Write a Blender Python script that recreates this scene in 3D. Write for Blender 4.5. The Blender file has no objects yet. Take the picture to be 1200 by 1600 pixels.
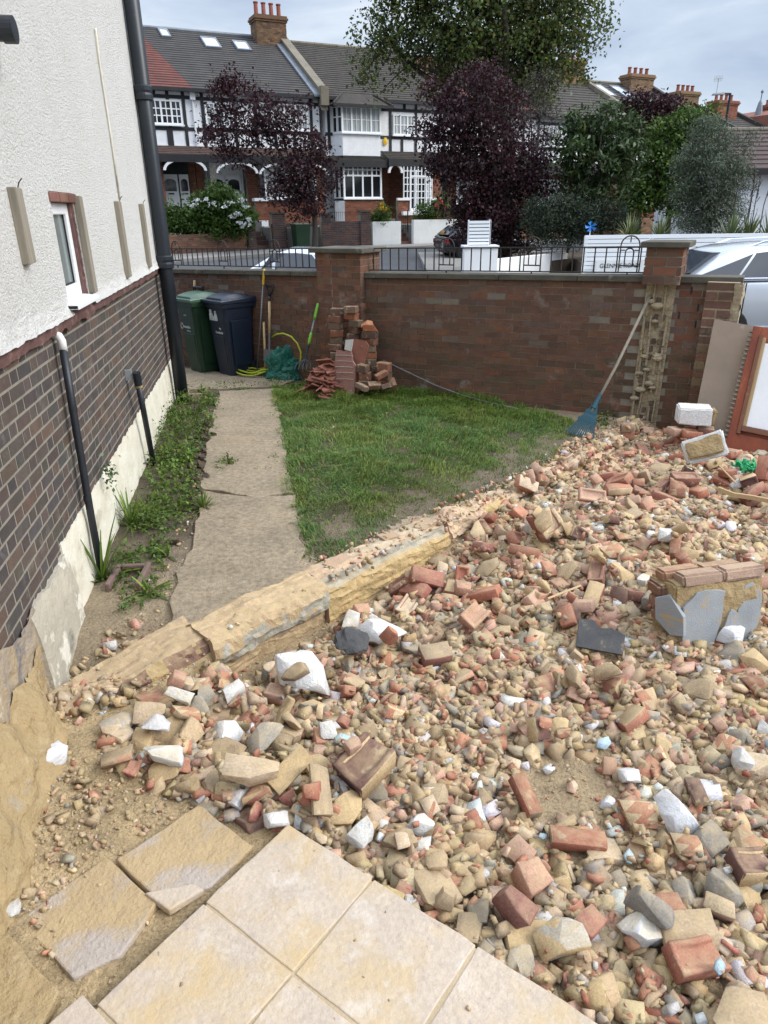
import bpy, bmesh, math, random
import numpy as np
from math import sin, cos, pi, radians, atan2, sqrt
from mathutils import Vector, Matrix, Euler, noise as mnoise
random.seed(7); RNG = np.random.default_rng(7)
SC = bpy.context.scene
COL = SC.collection

# ------------------------------------------------------------------ camera
F_PX, PITCH, ROLL, EYE = 1090.0, radians(23.3), radians(0.7), 1.95
W_AX = Vector((0, cos(PITCH), -sin(PITCH)))
_r0 = Vector((1, 0, 0)); _u0 = Vector((0, sin(PITCH), cos(PITCH)))
R_AX = _r0 * cos(ROLL) - _u0 * sin(ROLL); U_AX = _u0 * cos(ROLL) + _r0 * sin(ROLL)
EYEP = Vector((0, 0, EYE))
cam_d = bpy.data.cameras.new('camera'); cam = bpy.data.objects.new('camera', cam_d); COL.objects.link(cam)
cam.matrix_world = Matrix(((R_AX.x, U_AX.x, -W_AX.x, 0), (R_AX.y, U_AX.y, -W_AX.y, 0), (R_AX.z, U_AX.z, -W_AX.z, EYE), (0, 0, 0, 1)))
cam_d.sensor_fit = 'HORIZONTAL'; cam_d.sensor_width = 36.0; cam_d.lens = F_PX / 1200 * 36.0
cam_d.clip_start = 0.05; cam_d.clip_end = 2000
SC.camera = cam

# ------------------------------------------------------------------ light: bright overcast
SUN_EL, SUN_AZ = radians(37), radians(102)        # azimuth from +Y towards +X
SC.world = bpy.data.worlds.new('World'); SC.world.use_nodes = True
wt = SC.world.node_tree; wt.nodes.clear()
def wn(t, **k):
    n = wt.nodes.new(t)
    for a, b in k.items(): setattr(n, a, b)
    return n
wo = wn('ShaderNodeOutputWorld'); wb = wn('ShaderNodeBackground'); wt.links.new(wb.outputs[0], wo.inputs[0])
wb.inputs['Strength'].default_value = 0.1
sky = wn('ShaderNodeTexSky', sky_type='NISHITA', sun_disc=False, sun_elevation=SUN_EL, sun_rotation=SUN_AZ)
tc = wn('ShaderNodeTexCoord'); mp = wn('ShaderNodeMapping'); mp.inputs['Scale'].default_value = (1.0, 1.0, 3.2)
wt.links.new(tc.outputs['Generated'], mp.inputs[0])
cn = wn('ShaderNodeTexNoise'); cn.inputs['Scale'].default_value = 2.6; cn.inputs['Detail'].default_value = 8; cn.inputs['Roughness'].default_value = .55; cn.inputs['Distortion'].default_value = .25
wt.links.new(mp.outputs[0], cn.inputs['Vector'])
cr = wn('ShaderNodeValToRGB'); e = cr.color_ramp.elements
e[0].position = .36; e[0].color = (2.9, 3.5, 4.6, 1); e[1].position = .68; e[1].color = (6.6, 6.95, 7.3, 1)
e2 = e.new(.52); e2.color = (4.15, 4.75, 5.65, 1)
wt.links.new(cn.outputs['Fac'], cr.inputs[0])
sx = wn('ShaderNodeSeparateXYZ'); wt.links.new(tc.outputs['Generated'], sx.inputs[0])
zr = wn('ShaderNodeMapRange'); zr.inputs['From Min'].default_value = .25; zr.inputs['From Max'].default_value = .95; zr.inputs['To Min'].default_value = 1.0; zr.inputs['To Max'].default_value = 3.7
wt.links.new(sx.outputs['Z'], zr.inputs['Value'])
vm = wn('ShaderNodeVectorMath', operation='SCALE'); wt.links.new(cr.outputs[0], vm.inputs[0]); wt.links.new(zr.outputs[0], vm.inputs['Scale'])
mx = wn('ShaderNodeMix', data_type='RGBA'); mx.inputs['Factor'].default_value = .85
wt.links.new(sky.outputs[0], mx.inputs['A']); wt.links.new(vm.outputs[0], mx.inputs['B']); wt.links.new(mx.outputs['Result'], wb.inputs['Color'])
sun_d = bpy.data.lights.new('sun', 'SUN'); sun_d.energy = 2.0; sun_d.angle = radians(34); sun_d.color = (1, .965, .9)
sun = bpy.data.objects.new('sun', sun_d); COL.objects.link(sun)
sun.rotation_euler = Vector((-sin(SUN_AZ) * cos(SUN_EL), -cos(SUN_AZ) * cos(SUN_EL), -sin(SUN_EL))).to_track_quat('-Z', 'Y').to_euler()
SC.view_settings.view_transform = 'Standard'; SC.view_settings.look = 'None'; SC.view_settings.gamma = 1
SC.view_settings.exposure = 0.70
SC.cycles.max_bounces = 6; SC.cycles.diffuse_bounces = 3; SC.cycles.glossy_bounces = 3; SC.cycles.transmission_bounces = 4; SC.cycles.transparent_max_bounces = 6
SC.cycles.use_denoising = True

# ------------------------------------------------------------------ survey helpers (pixels of the 1200 x 1600 photograph -> metres)
def ray(u, v): return W_AX + R_AX * ((u - 600) / F_PX) + U_AX * ((800 - v) / F_PX)
def gp(u, v, z=0.0):
    d = ray(u, v); return EYEP + d * ((z - EYE) / d.z)
def yp(u, v, y):
    d = ray(u, v); return EYEP + d * (y / d.y)

# ------------------------------------------------------------------ materials
def rgb(c): return (c[0], c[1], c[2], 1.0)
MATS = {}
def mat(name, c1, c2=None, scale=6.0, rough=.85, bump=.25, bscale=60.0, attr=False, patches=(), dust=None, metal=0.0, spec=.4,
        rnd=0.0, stretch=None, detail=5.0, bdist=.01, coat=0.0, transl=None, fine=.0, bump2=None):
    """procedural principled material: two tones mixed by noise, optional per-face colour attribute, patches, dust on upward faces, bump."""
    m = bpy.data.materials.new(name); m.use_nodes = True; t = m.node_tree; N = t.nodes; L = t.links
    p = N['Principled BSDF']; p.inputs['Roughness'].default_value = rough; p.inputs['Metallic'].default_value = metal
    p.inputs['Specular IOR Level'].default_value = spec; p.inputs['Coat Weight'].default_value = coat
    tcn = N.new('ShaderNodeTexCoord'); vec = tcn.outputs['Object']
    if rnd or attr == 'rnd':
        oi = N.new('ShaderNodeObjectInfo'); va = N.new('ShaderNodeVectorMath'); va.operation = 'MULTIPLY_ADD'
        va.inputs[0].default_value = (7.3, 3.1, 5.7); L.new(oi.outputs['Random'], va.inputs[1]); L.new(vec, va.inputs[2]); vec = va.outputs[0]
    if stretch:
        mpn = N.new('ShaderNodeMapping'); mpn.inputs['Scale'].default_value = stretch; L.new(vec, mpn.inputs[0]); vec = mpn.outputs[0]
    def noise(sc, det=detail, rg=.6):
        n = N.new('ShaderNodeTexNoise'); n.inputs['Scale'].default_value = sc; n.inputs['Detail'].default_value = det; n.inputs['Roughness'].default_value = rg
        L.new(vec, n.inputs['Vector']); return n.outputs['Fac']
    def ramp(src, lo, hi):
        r = N.new('ShaderNodeMapRange'); r.inputs['From Min'].default_value = lo; r.inputs['From Max'].default_value = hi; r.clamp = True
        L.new(src, r.inputs['Value']); return r.outputs[0]
    def mixc(f, a, b, mode='MIX'):
        x = N.new('ShaderNodeMix'); x.data_type = 'RGBA'; x.blend_type = mode
        for s, i in ((f, 'Factor'), (a, 'A'), (b, 'B')):
            sock = x.inputs[i] if i != 'Factor' else x.inputs[0]
            if hasattr(s, 'is_output') or isinstance(s, bpy.types.NodeSocket): L.new(s, sock)
            else: sock.default_value = s if i == 'Factor' else rgb(s)
        return x.outputs['Result']
    c2 = c2 or tuple(x * .8 for x in c1)
    col = mixc(ramp(noise(scale), .32, .68), c1, c2)
    if attr:
        at = N.new('ShaderNodeAttribute'); at.attribute_name = 'Col'; col = mixc(1.0, col, at.outputs['Color'], 'MULTIPLY')
    if fine:
        fr = N.new('ShaderNodeMapRange'); fr.inputs['From Min'].default_value = .3; fr.inputs['From Max'].default_value = .7
        fr.inputs['To Min'].default_value = 1 - fine; fr.inputs['To Max'].default_value = 1 + fine; L.new(noise(scale * 14, 3), fr.inputs['Value'])
        cmb = N.new('ShaderNodeVectorMath'); cmb.operation = 'SCALE'; L.new(col, cmb.inputs[0]); L.new(fr.outputs[0], cmb.inputs['Scale']); col = cmb.outputs[0]
    for (pc, psc, lo, hi) in patches: col = mixc(ramp(noise(psc, 7, .65), lo, hi), col, pc)
    if rnd:
        br = N.new('ShaderNodeMapRange'); br.inputs['To Min'].default_value = 1 - rnd; br.inputs['To Max'].default_value = 1 + rnd; L.new(oi.outputs['Random'], br.inputs['Value'])
        s = N.new('ShaderNodeVectorMath'); s.operation = 'SCALE'; L.new(col, s.inputs[0]); L.new(br.outputs[0], s.inputs['Scale']); col = s.outputs[0]
    if dust:
        dc, amt, lo = dust
        g = N.new('ShaderNodeNewGeometry'); sp = N.new('ShaderNodeSeparateXYZ'); L.new(g.outputs['Normal'], sp.inputs[0])
        f1 = ramp(sp.outputs['Z'], lo, 1.0); mu = N.new('ShaderNodeMath'); mu.operation = 'MULTIPLY'; L.new(f1, mu.inputs[0])
        L.new(ramp(noise(scale * 1.7, 6), .3, .62), mu.inputs[1]); mu2 = N.new('ShaderNodeMath'); mu2.operation = 'MULTIPLY'; L.new(mu.outputs[0], mu2.inputs[0]); mu2.inputs[1].default_value = amt
        col = mixc(mu2.outputs[0], col, dc)
    L.new(col, p.inputs['Base Color'])
    if bump:
        b = N.new('ShaderNodeBump'); b.inputs['Strength'].default_value = bump; b.inputs['Distance'].default_value = bdist
        L.new(noise(bscale, 6, .65), b.inputs['Height']); out = b.outputs[0]
        if bump2:
            b2 = N.new('ShaderNodeBump'); b2.inputs['Strength'].default_value = bump2[0]; b2.inputs['Distance'].default_value = bump2[2]
            L.new(noise(bump2[1], 5, .6), b2.inputs['Height']); L.new(out, b2.inputs['Normal']); out = b2.outputs[0]
        L.new(out, p.inputs['Normal'])
    if transl:
        ts = N.new('ShaderNodeBsdfTranslucent'); L.new(col, ts.inputs['Color']); ms = N.new('ShaderNodeMixShader'); ms.inputs[0].default_value = transl
        L.new(p.outputs[0], ms.inputs[1]); L.new(ts.outputs[0], ms.inputs[2]); L.new(ms.outputs[0], N['Material Output'].inputs['Surface'])
    MATS[name] = m; return m

SAND = (.42, .30, .155)
mat('brick', (.92, .92, .92), (.66, .66, .66), 9, .9, .5, 55, attr=True, fine=.14, patches=(((.33, .30, .27), 3.2, .60, .78), ((.07, .055, .045), 1.3, .66, .9)))
mat('brick_mortar', (.27, .24, .185), (.17, .15, .12), 5, .95, .6, 70)
mat('house_brick', (.86, .86, .86), (.60, .60, .60), 11, .82, .5, 60, attr=True, fine=.18, patches=(((.23, .205, .175), 5, .58, .80), ((.33, .30, .25), 13, .68, .78), ((.05, .045, .045), 1.6, .62, .85)))
mat('house_mortar', (.265, .24, .195), (.205, .185, .15), 6, .95, .6, 80)
mat('far_brick', (1, 1, 1), (.8, .8, .8), 3, .9, .3, 30, attr=True)
mat('roughcast', (.87, .85, .80), (.83, .80, .745), 2.2, .9, .9, 80, bdist=.045, patches=(((.55, .45, .33), 1.5, .70, .86), ((.62, .60, .55), 9, .62, .8)), bump2=(.5, 34, .02), detail=6)
mat('far_roughcast', (.80, .80, .81), (.70, .71, .73), 3, .9, .6, 30, bdist=.03)
mat('bell_edge', (.17, .085, .075), (.10, .055, .05), 7, .85, .6, 40, patches=(((.33, .22, .18), 9, .55, .75),))
mat('plinth_paint', (.70, .665, .56), (.60, .55, .43), 4, .85, .45, 45, patches=(((.30, .255, .16), 2.4, .58, .72), ((.10, .10, .075), 7, .66, .78), ((.80, .77, .68), 12, .6, .75)), bump2=(.6, 9, .02))
mat('plinth_bare', (.46, .41, .32), (.33, .30, .24), 5, .92, .6, 40, patches=(((.66, .62, .52), 5, .55, .62), ((.12, .115, .10), 4, .62, .74)), bump2=(.7, 8, .03))
mat('broken_wall', (.26, .225, .19), (.38, .28, .16), 4.5, .95, .8, 30, patches=(((.15, .145, .15), 5.5, .52, .62), ((.34, .12, .08), 8, .66, .72), ((.52, .47, .38), 9, .62, .70)), bump2=(.9, 14, .03))
mat('mortar_dab', (.40, .285, .145), (.32, .23, .115), 5, .95, .8, 70, patches=(((.46, .36, .215), 12, .55, .75), ((.22, .16, .085), 6, .60, .80), ((.33, .31, .28), 3.4, .62, .72)), bump2=(.8, 16, .03))
mat('aged_wood', (.30, .265, .205), (.20, .175, .135), 3, .85, .4, 30, stretch=(14, 14, .9), patches=(((.11, .09, .07), 2, .66, .8),))
mat('pale_wood', (.56, .40, .22), (.46, .32, .16), 4, .7, .2, 40, stretch=(10, 10, 1))
mat('red_wood', (.27, .062, .022), (.16, .035, .015), 2.2, .55, .2, 24, stretch=(3, 3, 1.2), patches=(((.36, .12, .05), 5, .6, .8), ((.06, .02, .012), 3.1, .68, .74)))
mat('aged_red', (.20, .085, .045), (.14, .06, .035), 4, .75, .3, 30, patches=(((.36, .29, .20), 5, .60, .76),))
mat('mortar_wood', (.42, .30, .15), (.34, .22, .11), 4, .8, .3, 30)
mat('mdf_board', (.27, .205, .15), (.225, .17, .125), 5, .8, .12, 60, patches=(((.36, .31, .26), 10, .62, .8),))
mat('upvc', (.80, .81, .82), (.77, .78, .79), 3, .35, 0, spec=.5)
mat('white_paint', (.78, .78, .78), (.70, .70, .70), 2, .6, .1, 40, patches=(((.52, .53, .50), 2.2, .62, .8),))
mat('white_render', (.72, .73, .72), (.62, .63, .62), 1.1, .8, .2, 40, patches=(((.40, .41, .38), 1.4, .56, .78),))
mat('glass_pane', (.055, .07, .075), (.035, .045, .05), 1.2, .06, 0, spec=.8)
mat('curtain_pane', (.42, .44, .43), (.25, .28, .29), 2.4, .18, 0, spec=.7, stretch=(5, 5, .5))
mat('dark_pane', (.012, .014, .016), None, 2, .08, 0, spec=.7)
mat('frosted_glass', (.18, .22, .21), (.12, .15, .145), 2, .15, 0, spec=.7)
mat('black_plastic', (.012, .015, .020), (.020, .023, .028), 8, .42, .12, 60, patches=(((.10, .10, .10), 26, .70, .76),))
mat('pipe_dark', (.010, .014, .020), (.016, .020, .026), 5, .38, .08, 40, patches=(((.05, .055, .06), 12, .66, .80),))
mat('white_plastic', (.78, .78, .77), None, 5, .4, 0)
mat('grey_plastic', (.30, .31, .31), None, 5, .5, 0)
mat('concrete', (.31, .245, .165), (.225, .178, .12), 2.4, .95, .8, 90, fine=.28, patches=(((.40, .36, .30), 40, .64, .72), ((.09, .075, .055), 1.6, .60, .82), ((.38, .285, .17), .9, .55, .75), ((.12, .095, .07), 55, .66, .72)), bump2=(.5, 14, .02))
mat('coping_stone', (.115, .102, .078), (.066, .060, .048), 4, .95, .6, 50, patches=(((.24, .23, .17), 6, .6, .74), ((.035, .035, .032), 3, .62, .74)), bump2=(.5, 14, .02))
mat('iron', (.018, .014, .012), (.035, .022, .016), 12, .6, .2, 80)
mat('ground', (1, 1, 1), (.74, .74, .74), 6, .97, 1.0, 60, attr=True, fine=.25, bdist=.02, bump2=(.8, 22, .03))
mat('street_ground', (.17, .165, .155), (.13, .125, .12), .8, .95, .2, 30)
mat('asphalt', (.078, .082, .088), (.058, .06, .065), .7, .9, .3, 60, patches=(((.11, .11, .11), 1.1, .6, .8),))
mat('pavement', (.26, .245, .225), (.20, .19, .175), 1.4, .95, .2, 40)
mat('kerb', (.34, .33, .31), None, 3, .9, .2, 40)
mat('paving_slab', (.51, .415, .32), (.44, .36, .285), 5, .78, .6, 45, fine=.10, patches=(((.51, .365, .18), 2.9, .47, .68), ((.34, .27, .21), 31, .70, .76), ((.58, .51, .43), 11, .55, .75), ((.34, .26, .23), 7, .64, .8)), bump2=(.45, 9, .012))
mat('mortar_pale', (.37, .295, .19), (.29, .235, .155), 5, .95, .7, 70, patches=(((.46, .39, .27), 12, .58, .75), ((.20, .155, .10), 6, .60, .78)), bump2=(.8, 16, .03))
mat('slab_dusty', (.46, .335, .185), (.40, .29, .16), 6, .95, .8, 60, patches=(((.42, .355, .30), 2.7, .47, .58),), bump2=(.6, 20, .02))
mat('slab_joint', (.47, .365, .235), (.40, .31, .195), 9, .95, .6, 80)
mat('lump', (1.06, 1.04, 1.02), (.80, .79, .77), 14, .95, .75, 90, attr=True, rnd=.20, fine=.24, patches=(((.24, .185, .115), 34, .64, .70), ((.56, .47, .33), 22, .64, .74)), dust=((.47, .345, .185), .6, .2), bdist=.004)
mat('rubble_brick', (1.1, 1.1, 1.1), (.80, .79, .79), 13, .92, .55, 80, attr=True, rnd=.18, fine=.26, dust=((.45, .325, .185), .5, .30), patches=(((.43, .325, .20), 15, .58, .68), ((.13, .06, .045), 26, .66, .74)), bdist=.006)
mat('plaster', (.82, .82, .82), (.70, .69, .67), 18, .9, .8, 70, attr=True, rnd=.06, fine=.08, patches=(((.50, .40, .26), 13, .60, .74), ((.42, .40, .37), 24, .66, .74)), dust=((.52, .41, .27), .45, .5), bdist=.010)
mat('slate', (.045, .045, .048), (.075, .073, .07), 12, .85, .4, 60, patches=(((.30, .22, .13), 12, .60, .75),))
mat('render_skin', (.315, .33, .34), (.25, .265, .275), 3, .8, .4, 40, stretch=(3, 1, 3), patches=(((.33, .33, .32), 5, .6, .75), ((.40, .285, .15), 9, .57, .64)))
mat('tile_red', (.26, .10, .065), (.17, .065, .045), 6, .85, .3, 50, rnd=.25, patches=(((.34, .26, .20), 7, .60, .75), ((.06, .05, .045), 5, .64, .78)))
mat('tile_worn', (.31, .16, .125), (.22, .105, .085), 5, .88, .6, 45, patches=(((.42, .37, .32), 6, .55, .70), ((.10, .08, .075), 7, .66, .76)))
mat('roof_grey', (.062, .056, .052), (.040, .037, .035), 1.5, .85, .3, 30, patches=(((.10, .085, .075), 2.5, .6, .8),))
mat('roof_brown', (.058, .048, .040), (.036, .031, .028), 2.5, .9, .5, 22, patches=(((.085, .075, .05), 4, .55, .75),))
mat('roof_red', (.145, .05, .038), (.095, .036, .03), 2.0, .9, .3, 30)
mat('canopy_tile', (.105, .062, .05), (.065, .043, .036), 3, .85, .3, 30)
mat('lead', (.19, .21, .24), (.13, .145, .165), 3, .5, .1, 30)
mat('timber', (.012, .012, .014), (.02, .02, .022), 3, .6, .1, 30)
mat('stone_cap', (.20, .175, .13), (.145, .125, .095), 2, .9, .4, 30)
mat('pot', (.33, .10, .06), (.22, .07, .045), 3, .8, .2, 30)
mat('bark', (.055, .046, .035), (.032, .027, .021), 5, .95, .8, 25, stretch=(4, 4, 1))
def leafmat(n, a, b, tr=.25, rough=.55, spec=.35): mat(n, a, b, .9, rough, 0, attr=True, transl=tr, spec=spec)
leafmat('leaf_purple', (.055, .019, .023), (.032, .013, .017), .3); leafmat('leaf_green', (.11, .14, .042), (.075, .10, .032), .35)
leafmat('leaf_dark', (.062, .096, .033), (.036, .060, .022), .2, .4); leafmat('leaf_bright', (.075, .135, .022), (.055, .10, .018))
leafmat('leaf_olive', (.125, .15, .098), (.085, .108, .07), .15); leafmat('leaf_yucca', (.14, .175, .075), (.085, .115, .05), .12)
leafmat('leaf_hedge', (.040, .058, .032), (.025, .038, .022), .1); leafmat('grass_blade', (.125, .21, .042), (.088, .165, .034), .25, .6)
leafmat('weed_leaf', (.115, .185, .032), (.085, .14, .03), .3); leafmat('petal', (.85, .85, .83), (.8, .8, .78), .2)
mat('bin_green', (.012, .040, .018), (.009, .032, .015), 3, .42, .06, 40, spec=.5)
mat('bin_green_lid_skylit', (.05, .105, .065), (.04, .085, .052), 3, .36, .06, 40, spec=.5)  # bin green lightened and greyed: sky light on the lid painted into its colour
mat('bin_blue', (.007, .013, .027), (.010, .017, .032), 3, .42, .06, 40, spec=.5)
mat('print_white', (.62, .64, .62), None, 20, .6, 0)
mat('car_silver', (.54, .56, .59), (.50, .52, .55), 1, .24, 0, metal=.55, coat=.8, spec=.5)
mat('car_black', (.006, .007, .010), None, 1, .2, 0, coat=.6)
mat('chrome', (.75, .76, .78), None, 1, .15, 0, metal=1)
mat('car_glass', (.030, .036, .048), (.045, .05, .062), .6, .05, 0, spec=.7)
mat('rubber', (.014, .014, .015), None, 5, .8, .1)
mat('yellow_plastic', (.70, .44, .03), None, 5, .45, 0)
mat('lime_plastic', (.16, .42, .035), None, 5, .45, 0)
mat('hose_yellow', (.42, .46, .035), (.33, .37, .03), 5, .4, 0)
mat('tarp_green', (.012, .12, .085), (.008, .085, .062), 3, .42, .5, 14, bdist=.03)
mat('net_green', (.02, .34, .12), None, 5, .5, 0)
mat('steel', (.19, .19, .195), (.13, .13, .135), 6, .45, .1, 40, metal=.5)
mat('rake_blue', (.004, .060, .085), (.004, .045, .065), 5, .4, 0)
mat('hose_grey', (.17, .17, .16), (.11, .11, .105), 9, .7, .2, 50)
mat('fence_white', (.80, .82, .84), (.74, .76, .78), .8, .5, .1, 30)
mat('sign_white', (.74, .75, .74), None, 3, .5, 0)
mat('sign_black', (.02, .02, .022), None, 3, .5, 0)
mat('toy_blue', (.03, .22, .62), None, 3, .4, 0)
mat('alarm_yellow', (.75, .45, .03), None, 3, .4, 0)
mat('brass', (.3, .2, .08), None, 3, .4, 0, metal=.8)
mat('flower_pink', (.55, .08, .09), None, 3, .6, 0)
mat('light_blue', (.50, .66, .74), (.46, .60, .68), 5, .7, .2, 50, dust=(SAND, .2, .4))
mat('soil_clod', (.085, .062, .042), (.055, .040, .028), 8, 1, .8, 50)

# ------------------------------------------------------------------ mesh builder
class MB:
    """collects faces (with a material slot and a colour each) in the local frame M and links them as one mesh."""
    def __init__(s): s.v = []; s.f = []; s.c = []; s.m = []; s.M = Matrix.Identity(4); s.col = (1, 1, 1); s.mi = 0
    def add(s, vs, fs, col=None, mi=None):
        o = len(s.v); M = s.M
        s.v += [tuple(M @ Vector(p)) for p in vs]
        c = col or s.col; k = s.mi if mi is None else mi
        for f in fs: s.f.append([i + o for i in f]); s.c.append(c); s.m.append(k)
    BF = [(0, 3, 2, 1), (4, 5, 6, 7), (0, 1, 5, 4), (1, 2, 6, 5), (2, 3, 7, 6), (3, 0, 4, 7)]
    def box(s, x0, x1, y0, y1, z0, z1, col=None, mi=None, R=None, taper=0):
        vs = [(x0, y0, z0), (x1, y0, z0), (x1, y1, z0), (x0, y1, z0), (x0 + taper, y0 + taper, z1), (x1 - taper, y0 + taper, z1), (x1 - taper, y1 - taper, z1), (x0 + taper, y1 - taper, z1)]
        if R is not None: vs = [R @ Vector(p) for p in vs]
        s.add(vs, s.BF, col, mi)
    def cbox(s, c, d, R=None, col=None, mi=None):
        T = Matrix.Translation(c) @ (R.to_4x4() if R is not None else Matrix.Identity(4)); h = [x / 2 for x in d]
        s.box(-h[0], h[0], -h[1], h[1], -h[2], h[2], col, mi, T)
    def hexa(s, p8, col=None, mi=None): s.add(p8, s.BF, col, mi)
    def prism(s, poly, ax, a0, a1, col=None, mi=None):
        """extrude a 2-D polygon along axis ax ('x','y','z') from a0 to a1."""
        def P(p, a): return {'x': (a, p[0], p[1]), 'y': (p[0], a, p[1]), 'z': (p[0], p[1], a)}[ax]
        n = len(poly); vs = [P(p, a0) for p in poly] + [P(p, a1) for p in poly]
        fs = [tuple(range(n))[::-1], tuple(range(n, 2 * n))] + [(i, (i + 1) % n, (i + 1) % n + n, i + n) for i in range(n)]
        s.add(vs, fs, col, mi)
    def tube(s, pts, r, n=8, col=None, mi=None, caps=True, flat=1.0):
        pts = [Vector(p) for p in pts]; k = len(pts); rr = r if isinstance(r, (list, tuple)) else [r] * k
        vs = []; up = None
        for i, p in enumerate(pts):
            t = (pts[min(i + 1, k - 1)] - pts[max(i - 1, 0)]).normalized()
            if up is None: up = t.orthogonal().normalized()
            a = (up - t * up.dot(t)); a = a.normalized() if a.length > 1e-6 else t.orthogonal().normalized()
            up = a; b = t.cross(a)
            for j in range(n):
                q = 2 * pi * j / n; vs.append(p + a * (cos(q) * rr[i]) + b * (sin(q) * rr[i] * flat))
        fs = [(i * n + j, i * n + (j + 1) % n, (i + 1) * n + (j + 1) % n, (i + 1) * n + j) for i in range(k - 1) for j in range(n)]
        if caps: fs += [tuple(range(n))[::-1], tuple(range((k - 1) * n, k * n))]
        s.add(vs, fs, col, mi)
    def lathe(s, prof, n=16, c=(0, 0, 0), col=None, mi=None):
        vs = [(c[0] + r * cos(2 * pi * j / n), c[1] + r * sin(2 * pi * j / n), c[2] + z) for r, z in prof for j in range(n)]; k = len(prof)
        fs = [(i * n + j, i * n + (j + 1) % n, (i + 1) * n + (j + 1) % n, (i + 1) * n + j) for i in range(k - 1) for j in range(n)]
        fs += [tuple(range(n))[::-1], tuple(range((k - 1) * n, k * n))]
        s.add(vs, fs, col, mi)
    def build(s, name, mats, parent=None, smooth=False, bevel=0, seg=2, sub=0):
        me = bpy.data.meshes.new(name); me.from_pydata(s.v, [], s.f)
        for m in (mats if isinstance(mats, (list, tuple)) else [mats]): me.materials.append(MATS[m])
        me.polygons.foreach_set('material_index', s.m)
        tot = np.zeros(len(me.polygons), dtype=np.int32); me.polygons.foreach_get('loop_total', tot)
        at = me.color_attributes.new('Col', 'FLOAT_COLOR', 'CORNER')
        cc = np.array([(*c[:3], 1.0) for c in s.c], dtype=np.float32); at.data.foreach_set('color', np.repeat(cc, tot, axis=0).ravel())
        if smooth: me.polygons.foreach_set('use_smooth', [True] * len(me.polygons))
        me.update(); return link(name, me, parent, bevel, seg, sub)
def link(name, me, parent=None, bevel=0, seg=2, sub=0):
    o = bpy.data.objects.new(name, me); COL.objects.link(o)
    if parent: o.parent = parent
    if bevel:
        b = o.modifiers.new('bevel', 'BEVEL'); b.width = bevel; b.segments = seg; b.limit_method = 'ANGLE'; b.angle_limit = radians(40)
    if sub:
        q = o.modifiers.new('sub', 'SUBSURF'); q.levels = sub; q.render_levels = sub
    return o
def npmesh(name, V, Fc, mats, colors=None, parent=None, smooth=False, mi=None):
    """fast mesh from numpy arrays; all faces have the same corner count; colours per face."""
    me = bpy.data.meshes.new(name); V = np.asarray(V, dtype=np.float32); Fc = np.asarray(Fc, dtype=np.int32); n, k = Fc.shape
    me.vertices.add(len(V)); me.vertices.foreach_set('co', V.ravel())
    me.loops.add(n * k); me.loops.foreach_set('vertex_index', Fc.ravel())
    me.polygons.add(n); me.polygons.foreach_set('loop_start', np.arange(0, n * k, k, dtype=np.int32))
    for m in (mats if isinstance(mats, (list, tuple)) else [mats]): me.materials.append(MATS[m])
    if mi is not None: me.polygons.foreach_set('material_index', np.asarray(mi, dtype=np.int32))
    if smooth: me.polygons.foreach_set('use_smooth', np.ones(n, dtype=bool))
    me.update(calc_edges=True); me.validate()
    if colors is not None:
        at = me.color_attributes.new('Col', 'FLOAT_COLOR', 'CORNER'); c4 = np.ones((n, 4), dtype=np.float32); c4[:, :3] = colors
        at.data.foreach_set('color', np.repeat(c4, k, axis=0).ravel())
    return link(name, me, parent)
def tag(o, label=None, cat=None, group=None, kind=None):
    for k, v in (('label', label), ('category', cat), ('group', group), ('kind', kind)):
        if v: o[k] = v
    return o
def thing(name, label, cat, loc=(0, 0, 0), rotz=0.0, group=None, tilt=None):
    o = bpy.data.objects.new(name, None); COL.objects.link(o); o.location = loc; o.rotation_euler = tilt or (0, 0, rotz); o.empty_display_size = .1
    return tag(o, label, cat, group)
def textmesh(name, txt, size, material, parent, M, extrude=.002, align='CENTER', sx=1.0):
    cu = bpy.data.curves.new(name, 'FONT'); cu.body = txt; cu.size = size; cu.extrude = extrude; cu.align_x = align; cu.align_y = 'CENTER'
    t = bpy.data.objects.new(name, cu); COL.objects.link(t); bpy.context.view_layer.update()
    me = bpy.data.meshes.new_from_object(t.evaluated_get(bpy.context.evaluated_depsgraph_get())); bpy.data.objects.remove(t)
    me.transform(M @ Matrix.Diagonal((sx, 1, 1, 1))); me.materials.clear(); me.materials.append(MATS[material])
    return link(name, me, parent)
def rj(a, b): return random.uniform(a, b)
def vary(c, a=.12):
    k = 1 + rj(-a, a); return tuple(max(0, x * k * (1 + rj(-a, a) * .35)) for x in c)
def fbm(x, y, z=0.0): return mnoise.fractal(Vector((x, y, z)), .9, 2.0, 4)
def sstep(a, b, x):
    t = min(1, max(0, (x - a) / (b - a))); return t * t * (3 - 2 * t)
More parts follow.
